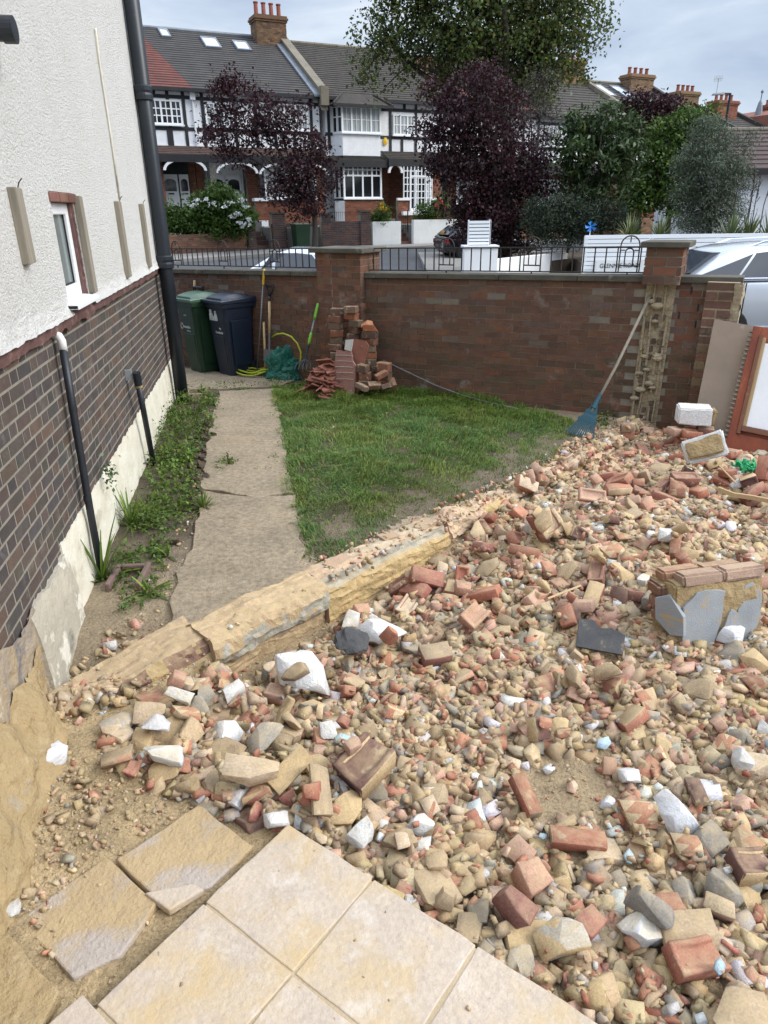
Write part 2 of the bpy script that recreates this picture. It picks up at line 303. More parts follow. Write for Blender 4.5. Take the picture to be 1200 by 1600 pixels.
def bricks(mb, x0, x1, z0, z1, y, pal, L=.225, Hc=.075, jt=.010, depth=.035, bond='run', shear=0.0, out=-1, seed=0, mi=0, skip=None, rough=.0025, palf=None, vr=.18):
    """one face of real bricks: each brick its own block; out=-1 faces -y."""
    rnd = random.Random(seed); n = int(round((z1 - z0) / Hc)); Hc = (z1 - z0) / n
    for i in range(n):
        a = z0 + i * Hc + jt / 2; b = z0 + (i + 1) * Hc - jt / 2
        x = x0 - (rnd.random() * .02 + (L / 2 if i % 2 else 0)) if bond == 'run' else x0 - (L * .75 if i % 2 else 0)
        k = 0
        while x < x1 - .01:
            w = L if bond == 'run' else (L if k % 2 == 0 else L / 2 + .003)
            p, q = max(x, x0) + jt / 2, min(x + w, x1) - jt / 2; k += 1; x += w
            if q - p < .02 or (skip and skip((p + q) / 2, (a + b) / 2)): continue
            pz = palf(p, a, rnd, pal) if palf else pal; base = pz[min(int(rnd.random() * len(pz)), len(pz) - 1)]
            v = 1 - vr + 2 * vr * rnd.random(); c = tuple(ch * v * (.95 + .1 * rnd.random()) for ch in base)
            d = rough * rnd.uniform(-1, 1); f = y + out * d; g = y - out * depth; ya, yb = min(f, g), max(f, g)
            e = [rnd.uniform(-.0018, .0018) for _ in range(4)]
            s0, s1 = shear * p, shear * q
            mb.hexa([(p + e[0], ya, a + s0), (q + e[1], ya, a + s1), (q + e[1], yb, a + s1), (p + e[0], yb, a + s0), (p + e[2], ya, b + s0), (q + e[3], ya, b + s1), (q + e[3], yb, b + s1), (p + e[2], yb, b + s0)], c, mi)

# ------------------------------------------------------------------ frames
ST0 = Vector((-1.39, 2.34, 0)); STD = Vector((.695, .719, 0)).normalized(); STN = Vector((STD.y, -STD.x, 0))     # broken stub wall: along / towards the rubble
BW0 = Vector((.02, 8.18, 0)); BWD = Vector((.882, -.471, 0)).normalized(); BWN = Vector((.471, .882, 0)).normalized()  # boundary wall: along / towards the street
BW_ROT = atan2(BWD.y, BWD.x); BW_SLOPE = .016
HP = Vector((-1.5, 2.53, 0)); HD = Vector((-.1595, .987, 0)).normalized(); H_ROT = atan2(HD.y, HD.x)
FP = Vector((-11.2, 37, 0)); FD = Vector((.903, .429, 0)).normalized(); F_ROT = atan2(FD.y, FD.x)
def lq(x, y): d = Vector((x, y, 0)) - ST0; return d.dot(STD), d.dot(STN)
def bws(x, y): d = Vector((x, y, 0)) - BW0; return d.dot(BWD), d.dot(BWN)
def hs(x, y): d = Vector((x, y, 0)) - HP; return d.dot(HD), d.dot(Vector((-HD.y, HD.x, 0)))
PATIO_Z = -.05
PA = gp(450, 1285, PATIO_Z); PB = (gp(940, 1600, PATIO_Z) - PA).normalized(); PC = Vector((PB.y, -PB.x, 0))   # patio corner, towards right, towards the camera's left
def gheight(x, y):
    l, q = lq(x, y)
    b = .012 * fbm(x * 1.7, y * 1.7) + .006 * fbm(x * 6, y * 6, 3)
    lawn = .0 + b - .15 * (1 - sstep(.05, .95, l)) * sstep(-.75, -.2, q)
    rub = -.23 + .07 * sstep(.1, .9, q) + .16 * sstep(1.3, 3.3, l) * (1 - .4 * sstep(1.2, 3.0, q)) - .03 * sstep(4.4, 5.6, l) + .03 * fbm(x * 1.3 + 5, y * 1.3)
    d = Vector((x, y, 0)) - PA; pa, pb = d.dot(PB), d.dot(PC)
    k = sstep(-.35, -.02, min(pa + .75, pb)) if pb < .3 else 1.0
    if pa > -1.6 and pb > -.3: rub = rub * (1 - k) + (-.15) * k
    if pb > .02 and pa > .02: rub = -.11
    if pa < 0 and pb > -.4:                                   # sand swept over the old slabs
        rub = -.092 + .05 * sstep(-.25, -1.0, pa) + .016 * fbm(x * 3, y * 3, 8) + .004 * sin(26 * (x * .8 + y * .9) + 3 * fbm(x * 2, y * 2))
    t = sstep(-.16, -.04, q)
    z = lawn * (1 - t) + rub * t
    return z
def poly_in(poly, x, y):
    c = False; n = len(poly); j = n - 1
    for i in range(n):
        xi, yi = poly[i][0], poly[i][1]; xj, yj = poly[j][0], poly[j][1]
        if (yi > y) != (yj > y) and x < (xj - xi) * (y - yi) / (yj - yi) + xi: c = not c
        j = i
    return c
def pxpoly(pts, z=0.0): return [gp(u, v, z) for u, v in pts]
LAWN = pxpoly([(424, 606), (600, 604), (760, 628), (880, 652), (905, 672), (880, 706), (840, 742), (770, 778), (690, 800), (630, 812), (585, 842), (540, 868), (500, 884), (478, 862), (462, 780), (446, 705)])
LAWN_C = pxpoly([(640, 700)])[0]

# ------------------------------------------------------------------ garden ground (one sheet, height and soil colour by place)
def build_ground():
    x0, x1, y0, y1, st = -4.4, 5.6, -1.2, 10.8, .04
    nx, ny = int((x1 - x0) / st) + 1, int((y1 - y0) / st) + 1
    V = np.zeros((nx * ny, 3)); C = np.zeros((nx * ny, 3))
    for i in range(nx):
        for j in range(ny):
            x, y = x0 + i * st, y0 + j * st; s, w = bws(x, y)
            z = gheight(x, y) if w < .12 else -.45
            l, q = lq(x, y); n1 = fbm(x * 2.2, y * 2.2, 1); n2 = fbm(x * 7, y * 7, 2)
            soil = np.array((.115, .088, .056)); sand = np.array((.50, .365, .20)); pale = np.array((.42, .325, .22))
            if q > -.1:
                d = Vector((x, y, 0)) - PA; pa, pb = d.dot(PB), d.dot(PC)
                if pa < 0.05 and pb > -.5: c = sand * (1 + .28 * n2) * (1 - .12 * (n1 > .25))
                else: c = np.array((.44, .325, .19)) * (1 + .3 * n2)
            else:
                inl = poly_in(LAWN, x, y)
                worn = sstep(-1.5, -.35, q + .25 * n1) * (1 if l > .9 else sstep(.2, .9, l))
                c = soil * .8 * (1 + .4 * n2) if inl else soil * (1 + .3 * n2) * (1 - worn) + pale * (1 + .25 * n2) * worn
                if inl and q > -.7: c = c * (1 - .3 * worn) + pale * .3 * worn
                if s > 1.3 and w > -1.6 and not inl: c = c * .35 + np.array((.38, .27, .18)) * .65
                if hs(x, y)[0] < 1.0 and q < 0: c = c * .35 + np.array((.38, .29, .18)) * .65
            V[i * ny + j] = (x, y, z); C[i * ny + j] = np.clip(c, .01, 1)
    ii, jj = np.meshgrid(np.arange(nx - 1), np.arange(ny - 1), indexing='ij'); a = (ii * ny + jj).ravel()
    Fc = np.stack([a, a + ny, a + ny + 1, a + 1], 1)
    o = npmesh('ground', V, Fc, 'ground', C[a], smooth=True); tag(o, 'bare sandy and brown soil of the dug-over garden', 'ground', kind='structure')
build_ground()

# ------------------------------------------------------------------ street beyond the wall
def street_z(x, y): return -.32 + .70 * sstep(20, 36, y)
def sheet(name, poly_fn, mats, lift, label, xs, ys):
    V = []; Fc = []
    for x in xs:
        for y in ys: V.append((x, y, street_z(x, y) + lift))
    ny = len(ys)
    for i in range(len(xs) - 1):
        for j in range(len(ys) - 1): Fc.append((i * ny + j, (i + 1) * ny + j, (i + 1) * ny + j + 1, i * ny + j + 1))
    o = npmesh(name, V, Fc, mats, smooth=True); tag(o, label, name.replace('_', ' '), kind='structure'); return o
sheet('street', None, 'asphalt', -.05, 'grey asphalt street rising gently to the terrace', [-500, -120, -40, -20, -10, 0, 10, 20, 40, 120, 500], [-200, -40, 0, 10, 16, 20, 22, 24, 26, 28, 30, 32, 34, 36, 45, 80, 200, 700])
def ribbon(name, pts, width_v, top, mats, label):
    """strip of paving with real kerb thickness: pts centre line, half widths along a fixed side vector."""
    mb = MB()
    for a, b in zip(pts[:-1], pts[1:]):
        P = [Vector(a), Vector(b), Vector(b) + width_v, Vector(a) + width_v]
        z = [street_z(p.x, p.y) for p in P]
        mb.hexa([(p.x, p.y, zz - .3) for p, zz in zip(P, z)] + [(p.x, p.y, zz + top) for p, zz in zip(P, z)])
    o = mb.build(name, mats); tag(o, label, name.replace('_', ' '), kind='structure'); return o
FN = Vector((FD.y, -FD.x, 0))                  # from the terrace towards the street
def fw(s, off, z=0): p = FP + FD * s + FN * off; return Vector((p.x, p.y, z))
ribbon('pavement', [fw(s, 5.2) for s in range(-12, 64, 4)], FN * 2.0, .07, 'pavement', 'pale pavement along the far side of the street')
ribbon('pavement', [BW0 + BWD * s + BWN * .3 for s in (-14, -6, 0, 6, 14)], BWN * 1.7, .05, 'pavement', 'pavement behind the brick boundary wall')
ribbon('pavement', [Vector((x, 18.0, 0)) for x in (1.6, 4, 8, 14, 22)], Vector((0, 14.0, 0)), .06, 'pavement', 'pavement and verge around the white fenced corner plot')

# ------------------------------------------------------------------ concrete path, patio, loose slabs
def slab_poly(mb, pts, z0, z1, col=None, mi=None):
    a = sum((pts[i][0] * pts[(i + 1) % len(pts)][1] - pts[(i + 1) % len(pts)][0] * pts[i][1]) for i in range(len(pts)))
    pts = pts if a > 0 else pts[::-1]
    mb.prism([(p[0], p[1]) for p in pts], 'z', z0, z1, col, mi)
def ragged(pts, amp, step=.07, keep=()):
    out = []
    for i in range(len(pts)):
        a, b = Vector(pts[i]), Vector(pts[(i + 1) % len(pts)]); n = max(1, int((b - a).length / step))
        t = (b - a).normalized(); nn = Vector((-t.y, t.x, 0))
        for k in range(n):
            p = a.lerp(b, k / n); w = 0 if i in keep else amp
            out.append(p + nn * (w * fbm(p.x * 6, p.y * 6, 4) * 1.6))
    return out
mb = MB()
slab_poly(mb, ragged(pxpoly([(341, 611), (430, 607), (445, 700), (460, 770), (395, 776), (316, 764), (322, 700)], .02), .025), -.1, .022)
slab_poly(mb, ragged(pxpoly([(318, 765), (396, 777), (462, 771), (477, 905), (430, 940), (300, 1005), (262, 985), (268, 930), (298, 850)], .02), .022), -.1, .020)
slab_poly(mb, ragged([Vector((-1.25, 8.42, 0)), Vector((-1.12, 8.72, 0)), Vector((-3.35, 9.92, 0)), Vector((-3.4, 8.5, 0)), Vector((-2.0, 8.3, 0))], .02), -.1, .016)
tag(mb.build('path', 'concrete', bevel=.006), 'worn pebbly concrete path beside the lawn', 'path', kind='structure')

TS = .385
mb = MB()
def patio_pt(a, b, z): p = PA + PB * a + PC * b; return (p.x, p.y, z)
slab_poly(mb, [patio_pt(.01, .01, 0), patio_pt(3.3, .01, 0), patio_pt(3.3, 2.6, 0), patio_pt(.01, 2.6, 0)], -.16, PATIO_Z - .004, mi=1)
random.seed(11)
for i in range(8):
    for j in range(6):
        a0, b0 = i * TS + (.0 if j != 2 else -.055 * (i == 0)), j * TS
        g = .0038; e = [rj(-.002, .002) for _ in range(4)]
        P = [(a0 + g, b0 + g), (a0 + TS - g, b0 + g), (a0 + TS - g, b0 + TS - g), (a0 + g, b0 + TS - g)]
        if j > 0 or i > 0: pass
        slab_poly(mb, ragged([Vector(patio_pt(x + e[0], y + e[1], 0)) for x, y in P], .004, .05), PATIO_Z - .03, PATIO_Z + rj(-.002, .002), mi=0)
tag(mb.build('patio', ['paving_slab', 'slab_joint'], bevel=.004), 'square pinkish sandstone paving slabs with sandy joints in the foreground', 'patio', kind='structure')

def loose_slab(px, z, label, m, tilt=(0, 0, 0), th=.035, rag=.01):
    pts = pxpoly(px, z); c = sum(pts, Vector()) / len(pts)
    t = thing('paving_slab', label, 'paving slab', (c.x, c.y, z - th), 0, 'loose slabs left of the patio', (tilt[0], tilt[1], 0))
    mb = MB(); slab_poly(mb, [p - c for p in ragged(pts, rag, .06)], 0, th); mb.build('slab', m, t, bevel=.006)
loose_slab([(165, 1340), (246, 1412), (188, 1492), (112, 1530), (25, 1436)], -.076, 'grey loose paving slab half buried under sand left of the patio', 'slab_dusty', (radians(1), radians(-1.5), 0))
loose_slab([(310, 1256), (398, 1322), (326, 1388), (246, 1404), (183, 1345)], -.068, 'sand covered paving slab with a grey bare corner against the rubble', 'slab_dusty', (radians(-1), radians(1), 0))
loose_slab([(180, 1228), (232, 1262), (190, 1330), (120, 1270)], -.088, 'lilac grey paving slab just showing through sand below the rubble', 'slab_dusty', (0, 0, 0))
loose_slab([(-60, 1470), (8, 1462), (92, 1545), (60, 1600), (0, 1660), (-80, 1640)], -.045, 'orange stained paving slab at the lower left corner', 'mortar_dab', (0, radians(2), 0), .05, .012)
loose_slab([(225, 1394), (302, 1378), (320, 1390), (262, 1424)], -.060, 'broken sliver of paving slab wedged against the patio edge', 'paving_slab', (0, 0, 0), .03, .008)

# ------------------------------------------------------------------ stub of demolished wall between lawn and rubble
def build_stub():
    t = thing('stub_wall', 'low broken stub of demolished wall running between lawn and rubble', 'broken wall', ST0, atan2(STD.y, STD.x))
    # local x along, local y towards the lawn (left), z up
    def sweep(l0, l1, prof, cols, name, m, nz=.012, step=.022):
        mb = MB(); n = max(2, int((l1 - l0) / step)); p0 = prof((l0 + l1) / 2); cnt = [max(1, int(sqrt((b[0] - a[0]) ** 2 + (b[1] - a[1]) ** 2) / .017)) for a, b in zip(p0[:-1], p0[1:])]; seg = [j for j, c in enumerate(cnt) for _ in range(c)]; k = len(seg) + 1; vs = []
        def dense(l):
            P = prof(l); return [(a[0] + (b[0] - a[0]) * q / c, a[1] + (b[1] - a[1]) * q / c) for a, b, c in zip(P[:-1], P[1:], cnt) for q in range(c)] + [P[-1]]
        for i in range(n + 1):
            l = l0 + (l1 - l0) * i / n
            for j_, (y, z) in enumerate(dense(l)):
                j = j_ * .22
                a = nz * (1.0 if 0 < j_ < k - 1 else .3)
                vs.append((l + a * fbm(l * 9, j * 3.1, 2), y + 1.5 * a * fbm(l * 7, j * 2.3, 9) + .6 * a * fbm(l * 23, j, 5), z + 1.3 * a * fbm(l * 8, j * 1.7, 4) + .6 * a * fbm(l * 27, j * 5.1)))
        fs = [(i * k + j, i * k + j + 1, (i + 1) * k + j + 1, (i + 1) * k + j) for i in range(n) for j in range(k - 1)]
        for q, f in enumerate(fs):
            mb.add([vs[i] for i in f], [(0, 1, 2, 3)], vary(cols(vs[f[0]][0] + .03 * fbm(f[0] * .7, 1), seg[q % (k - 1)]), .09))
        mb.add(vs[:k], [tuple(range(k))], cols(l0, 1)); mb.add(vs[-k:], [tuple(range(k))[::-1]], cols(l1, 1))
        return mb.build(name, m, t)
    YEL = (.43, .315, .155); SND = (.44, .325, .21); GRY = (.36, .335, .275); PUR = (.17, .095, .075); PNK = (.45, .31, .22)
    def profA(l):
        tp = -.055 + .07 * sstep(0, .75, l)
        return [(.30, -.06), (.26, tp + .03), (.15, tp + .02), (.05, tp + .01), (.035, tp), (.012, tp - .01), (.0, tp - .05), (-.012, tp - .11), (-.03, -.22), (-.04, -.36)]
    def colA(l, j):
        if j in (3, 4, 5): return PUR if fbm(l * 5, 2) > -.25 else YEL
        return SND if j < 3 else (YEL if j > 6 else ((.36, .27, .15)))
    sweep(-.05, .78, profA, colA, 'lower_course', 'lump', .009)
    def profB(l):
        tp = .045 + .02 * fbm(l * 4, 8)
        return [(.28, -.06), (.25, tp - .03), (.20, tp), (.12, tp + .004), (.02, tp), (-.012, tp - .012), (-.03, tp - .05), (-.035, tp - .10), (-.03, tp - .15), (.02, tp - .19), (.01, -.34)]
    def colB(l, j):
        if j < 4: return (.47, .345, .215)
        if j in (6, 7, 8): return GRY if fbm(l * 7, j * .9) > -.12 else (.42, .31, .18)
        return (.42, .315, .19)
    sweep(.76, 1.52, profB, colB, 'render_block', 'lump', .009)
    def profC(l):
        tp = .035 - .015 * sstep(1.5, 2.6, l)
        return [(.27, -.06), (.25, tp - .02), (.22, tp), (.12, tp + .008), (.045, tp + .004), (.04, tp - .03), (.0, tp - .04), (-.012, tp - .06), (-.016, tp - .13), (-.01, -.2), (-.01, -.34)]
    def colC(l, j):
        if j < 4: return PNK if fbm(l * 3.5, j * .7, 3) > .0 else (.46, .39, .30)
        if j in (4, 5): return GRY
        return YEL
    sweep(1.53, 2.62, profC, colC, 'brick_course', 'lump', .009)
    def profD(l):
        tp = .02 + .03 * fbm(l * 3.3, 5)
        return [(.25, -.06), (.23, tp - .03), (.16, tp), (.08, tp + .01), (.03, tp), (.0, tp - .03), (-.012, tp - .10), (-.01, -.22), (-.01, -.34)]
    sweep(2.64, 5.35, profD, lambda l, j: (YEL if fbm(l * 2, 1) > .1 and j > 3 else ((.45, .34, .24) if fbm(l * 5, j) > -.1 else PNK)), 'ragged_course', 'lump', .02)
    mb = MB(); random.seed(5)                          # the last whole bricks still bedded on top
    for l, k in ((1.66, 1), (2.12, .7), (2.42, .9)):
        mb.cbox((l + .1, .15 + rj(-.03, .03), .022), (.19 * k, .09, .04), Euler((rj(-.08, .08), rj(-.08, .08), rj(-.2, .2))).to_matrix(), vary((.43, .30, .21), .1))
    mb.build('bedded_brick', 'rubble_brick', t, bevel=.005)
build_stub()

# ------------------------------------------------------------------ rendered house on the left
def gridpatch(mb, a0, a1, b0, b1, na, nb, fn, col=None, mi=None):
    vs = [fn(a0 + (a1 - a0) * i / na, b0 + (b1 - b0) * j / nb) for i in range(na + 1) for j in range(nb + 1)]
    fs = [(i * (nb + 1) + j, (i + 1) * (nb + 1) + j, (i + 1) * (nb + 1) + j + 1, i * (nb + 1) + j + 1) for i in range(na) for j in range(nb)]
    mb.add(vs, fs, col, mi)
def build_house():
    t = thing('house', 'white roughcast house with dark brick lower wall along the left side', 'house', HP + Vector((-HD.y, HD.x, 0)) * .035, H_ROT)
    XE = 5.74
    # lower brickwork in purple-brown stocks, Flemish bond
    mb = MB(); mb.box(-3.0, XE, .0015, .28, -.3, 1.43, (1, 1, 1), 1); mb.box(-3.0, XE, .28, 6, -.3, 1.43, (1, 1, 1), 1)
    pal = [(.105, .080, .070), (.092, .074, .066), (.122, .084, .070), (.084, .072, .069), (.112, .084, .071), (.135, .090, .070), (.092, .078, .073)]
    bricks(mb, -3.0, XE, .33, 1.40, 0, pal, L=.198, Hc=.0668, jt=.0135, bond='flem', seed=3, depth=.03, rough=.0012)
    mb.M = Matrix.Translation((XE, 0, 0)) @ Matrix.Rotation(pi / 2, 4, 'Z')
    bricks(mb, 0, 2.5, .33, 1.40, 0, pal, L=.198, Hc=.0668, jt=.011, bond='flem', seed=8, depth=.004)
    mb.build('brick_wall', ['house_brick', 'house_mortar'], t, bevel=0)
    # roughcast upper wall with an opening for the window
    WX0, WX1, WZ0, WZ1 = 1.54, 2.055, 1.50, 2.015
    mb = MB(); Y0 = -.035
    for (a, b, c, d) in ((-3, WX0, 1.445, 7.4), (WX1, XE + .02, 1.445, 7.4), (WX0, WX1, WZ1 + .055, 7.4)): mb.box(a, b, Y0, .25, c, d)
    mb.box(-3, XE + .02, .25, 6, 1.445, 7.4)
    gridpatch(mb, -3, WX0 - .02, 0, 1, 120, 5, lambda x, k: (x, Y0 - .002 - .022 * (1 - k) ** 2 + .006 * fbm(x * 12, k * 3), 1.437 + .10 * k + .010 * fbm(x * 9, 4) * (1 - k)))
    gridpatch(mb, WX1 + .05, XE + .02, 0, 1, 100, 5, lambda x, k: (x, Y0 - .002 - .022 * (1 - k) ** 2 + .006 * fbm(x * 12, k * 3), 1.437 + .10 * k + .010 * fbm(x * 9, 4) * (1 - k)))
    mb.build('upper_wall', 'roughcast', t)
    mb = MB()
    gridpatch(mb, -3, XE + .01, 0, 1, 260, 6, lambda x, k: (x, -.03 - .006 * sin(pi * k) + .007 * fbm(x * 11, k * 2, 3), 1.378 + .066 * k + (.012 * fbm(x * 6, 7) - .02 * (fbm(x * 2.3, 3) > .35)) * (1 - k)))
    gridpatch(mb, -3, XE + .01, 0, 1, 260, 1, lambda x, k: (x, .02 - .05 * k, 1.378 + (.012 * fbm(x * 6, 7) - .02 * (fbm(x * 2.3, 3) > .35)) * 1.0))
    mb.build('bell_edge', 'bell_edge', t, smooth=True)
    # painted plinth, ragged at the top; the near piece has lost its paint
    def pl(x0, x1, top, mats, name, out=.018, dz=.02):
        mb = MB(); nx = int((x1 - x0) / .03)
        f = lambda x, k: (x, -out * (1 - .6 * k ** 6) + .006 * fbm(x * 8, k * 4, 6) - .02 * (1 - k) ** 3, -.28 + (top + dz * fbm(x * 7, 2) + .6 * dz * fbm(x * 25, 3) + .28) * k)
        gridpatch(mb, x0, x1, 0, 1, nx, 14, f)
        gridpatch(mb, x0, x1, 0, 1, nx, 1, lambda x, k: (x, f(x, 1)[1] + .03 * k, f(x, 1)[2]))
        gridpatch(mb, 0, 1, 0, 1, 1, 14, lambda k, z: (x0, f(x0, z)[1] + .04 * (1 - k), f(x0, z)[2]))
        mb.build(name, mats, t, smooth=True)
    pl(.66, XE + .015, .42, 'plinth_paint', 'plinth')
    pl(.06, .67, .365, 'plinth_bare', 'bare_plinth', .045, .03)
    # broken near end, smeared with sandy mortar
    mb = MB()
    gridpatch(mb, -1.9, .12, 0, 1, 70, 40, lambda x, k: (x + .03 * fbm(k * 6, 2), -.014 - .03 * (1 - k) + .020 * fbm(x * 5, k * 5, 1) * (1 - k ** 4) + .010 * fbm(x * 17, k * 17, 2), -.3 + (.66 + .22 * sstep(.0, -.9, x) + .035 * fbm(x * 5, 5) + .02 * fbm(x * 14, 2)) * k))
    mb.build('broken_end', 'broken_wall', t, smooth=True)
    mb = MB()
    def dab(x, k):
        edge = sstep(.02, -.22, x); top = -.3 + (.52 + .10 * sstep(-.3, -1.4, x) + .07 * fbm(x * 4.5, 9)) * k
        th = (.06 + .16 * (1 - k) ** .8) * edge * (1 - k ** 5) + .03 * fbm(x * 6, k * 6, 7) * edge + .010 * fbm(x * 21, k * 21, 3)
        return (x + .05 * fbm(k * 5, x * 2, 4), -.028 - th, top)
    gridpatch(mb, -1.9, .04, 0, 1, 80, 40, dab)
    mb.build('mortar_facing', 'mortar_dab', t, smooth=True)
    # window in its reveal
    wf = MB()
    y0, y1 = -.005, .055
    for (a, b, c, d) in ((WX0, WX0 + .055, WZ0, WZ1), (WX1 - .10, WX1 - .045, WZ0, WZ1), (WX0 + .055, WX1 - .10, WZ1 - .06, WZ1), (WX0 + .055, WX1 - .10, WZ0, WZ0 + .075)): wf.box(a, b, y0, y1, c, d)
    wo_ = wf.build('window', 'upvc', t, bevel=.006)
    g = MB(); g.box(WX0 + .05, WX1 - .095, .02, .026, WZ0 + .07, WZ1 - .055); g.build('pane', 'frosted_glass', wo_)
    g = MB(); g.box(WX0 + .055, WX1 - .10, .012, .02, WZ0 + .075, WZ0 + .083); g.box(WX1 - .108, WX1 - .10, .012, .02, WZ0 + .083, WZ1 - .06); g.build('gasket', 'rubber', wo_)
    sl = MB(); sl.prism([(-.10, 1.468), (-.10, 1.494), (-.004, 1.505), (-.004, 1.47)], 'x', WX0 - .06, WX1 - .03); sl.build('sill', 'upvc', wo_, bevel=.004)
    e = MB(); e.box(WX0 - .0625, WX0 - .06, -.092, -.01, 1.474, 1.490); e.build('sill_end', 'rubber', wo_)
    l = MB(); random.seed(2)
    for i in range(3): l.box(WX0 - .02 + i * .19, WX0 + .165 + i * .19, -.05 + rj(-.006, .006), .1, WZ1 + .002, WZ1 + .052, vary((.21, .095, .065), .25))
    l.build('lintel', 'brick', t, bevel=.006)
    j = MB(); gridpatch(j, 0, 1, WZ0, WZ1, 1, 40, lambda k, z: (WX1 - .045 + .02 * k + .008 * fbm(z * 16, 2), -.034 + .12 * (1 - k) + .004 * fbm(z * 30, 3), z)); j.box(WX1 - .043, WX1 + .02, -.02, .2, WZ0, WZ1); j.build('reveal', 'bell_edge', t)
    # weathered battens left on the render
    random.seed(9)
    for (x, w, za, zb, th, ln) in ((.86, .095, 1.745, 2.068, .038, 0), (2.06, .08, 1.50, 2.058, .038, 0), (3.35, .11, 1.49, 2.046, .038, 0), (4.56, .10, 1.485, 2.04, .038, 0)):
        b = MB(); b.hexa([(x, Y0 - th, za), (x + w, Y0 - th, za + .004), (x + w, Y0 + .001, za + .004), (x, Y0 + .001, za), (x - .006, Y0 - th, zb), (x + w - .006, Y0 - th, zb - .004), (x + w - .006, Y0 + .001, zb), (x - .006, Y0 + .001, zb)])
        bo = b.build('batten', 'aged_wood', t, bevel=.004)
        if x != 2.06:
            n = MB(); n.tube([(x + w * .5, Y0 - .03, zb - .01), (x + w * .5 - .01, Y0 - .045, zb + .02), (x + w * .4, Y0 - .06, zb + .035)], .0025, 6); n.build('nail', 'iron', bo)
    # black rainwater pipe at the far corner
    def pipe(name, pts, r, m, n=16, par=t): b = MB(); b.tube(pts, r, n); return b.build(name, m, par, smooth=True)
    dp = pipe('downpipe', [(5.29, -.115, -.05), (5.29, -.115, 1.5), (5.29, -.115, 7.3)], .072, 'pipe_dark')
    for z in (1.49, 3.02, 4.6):
        b = MB(); b.lathe([(.072, -.06), (.088, -.06), (.088, -.02), (.083, .0), (.088, .02), (.088, .055), (.08, .065), (.072, .065)], 20, (5.29, -.115, z)); b.box(5.24, 5.34, -.05, -.03, z - .025, z + .025); b.build('collar', 'pipe_dark', dp, smooth=False, bevel=.003)
    pipe('overflow_pipe', [(5.55, -.10, 1.1), (5.55, -.10, 2.00), (5.55, -.09, 2.06), (5.54, -.03, 2.10), (5.53, .2, 2.1)], .035, 'grey_plastic')
    # cut off waste pipes
    wp = pipe('waste_pipe', [(1.215, -.045, 1.30), (1.185, -.045, 1.0), (1.12, -.05, .4), (1.09, -.055, -.05)], .0205, 'black_plastic')
    el = MB(); el.tube([(1.217, -.045, 1.29), (1.218, -.045, 1.345), (1.222, -.035, 1.368), (1.232, -.01, 1.376), (1.24, .02, 1.376)], .022, 14); el.build('elbow', 'white_plastic', wp, smooth=True)
    for z in (1.0, .5): b = MB(); b.tube([(1.185 - (1 - z) * .108, -.046, z), (1.185 - (1 - z) * .108 - .003, -.046, z - .03)], .0222, 14); b.build('clip', 'black_plastic', wp)
    w2 = pipe('waste_pipe', [(2.945, -.085, .72), (3.00, -.085, .5), (3.10, -.085, -.05)], .023, 'black_plastic')
    b = MB(); b.tube([(2.95, -.085, .72), (2.935, -.085, .82)], .030, 14); b.build('socket', 'pipe_dark', w2, smooth=False)
    b = MB(); b.tube([(2.957, -.085, .698), (2.95, -.085, .72)], .029, 14); b.build('seal', 'mortar_dab', w2)
    b = MB(); b.box(2.93, 2.955, -.05, -.001, .76, .84); b.build('bracket', 'grey_plastic', w2)
    b = MB(); b.tube([(1.02, .02, 2.68), (1.02, -.10, 2.68)], .045, 18); b.tube([(1.02, -.10, 2.68), (1.02, -.15, 2.68)], .052, 18); b.tube([(1.02, -.15, 2.68), (1.02, -.1505, 2.68)], .04, 18); b.build('vent_pipe', 'black_plastic', t)
    pipe('cable', [(3.60, -.045, 3.20), (3.575, -.05, 3.18), (3.565, -.045, 3.0), (3.59, -.045, 2.5), (3.57, -.045, 2.06)], .008, 'plinth_paint', 6)
build_house()

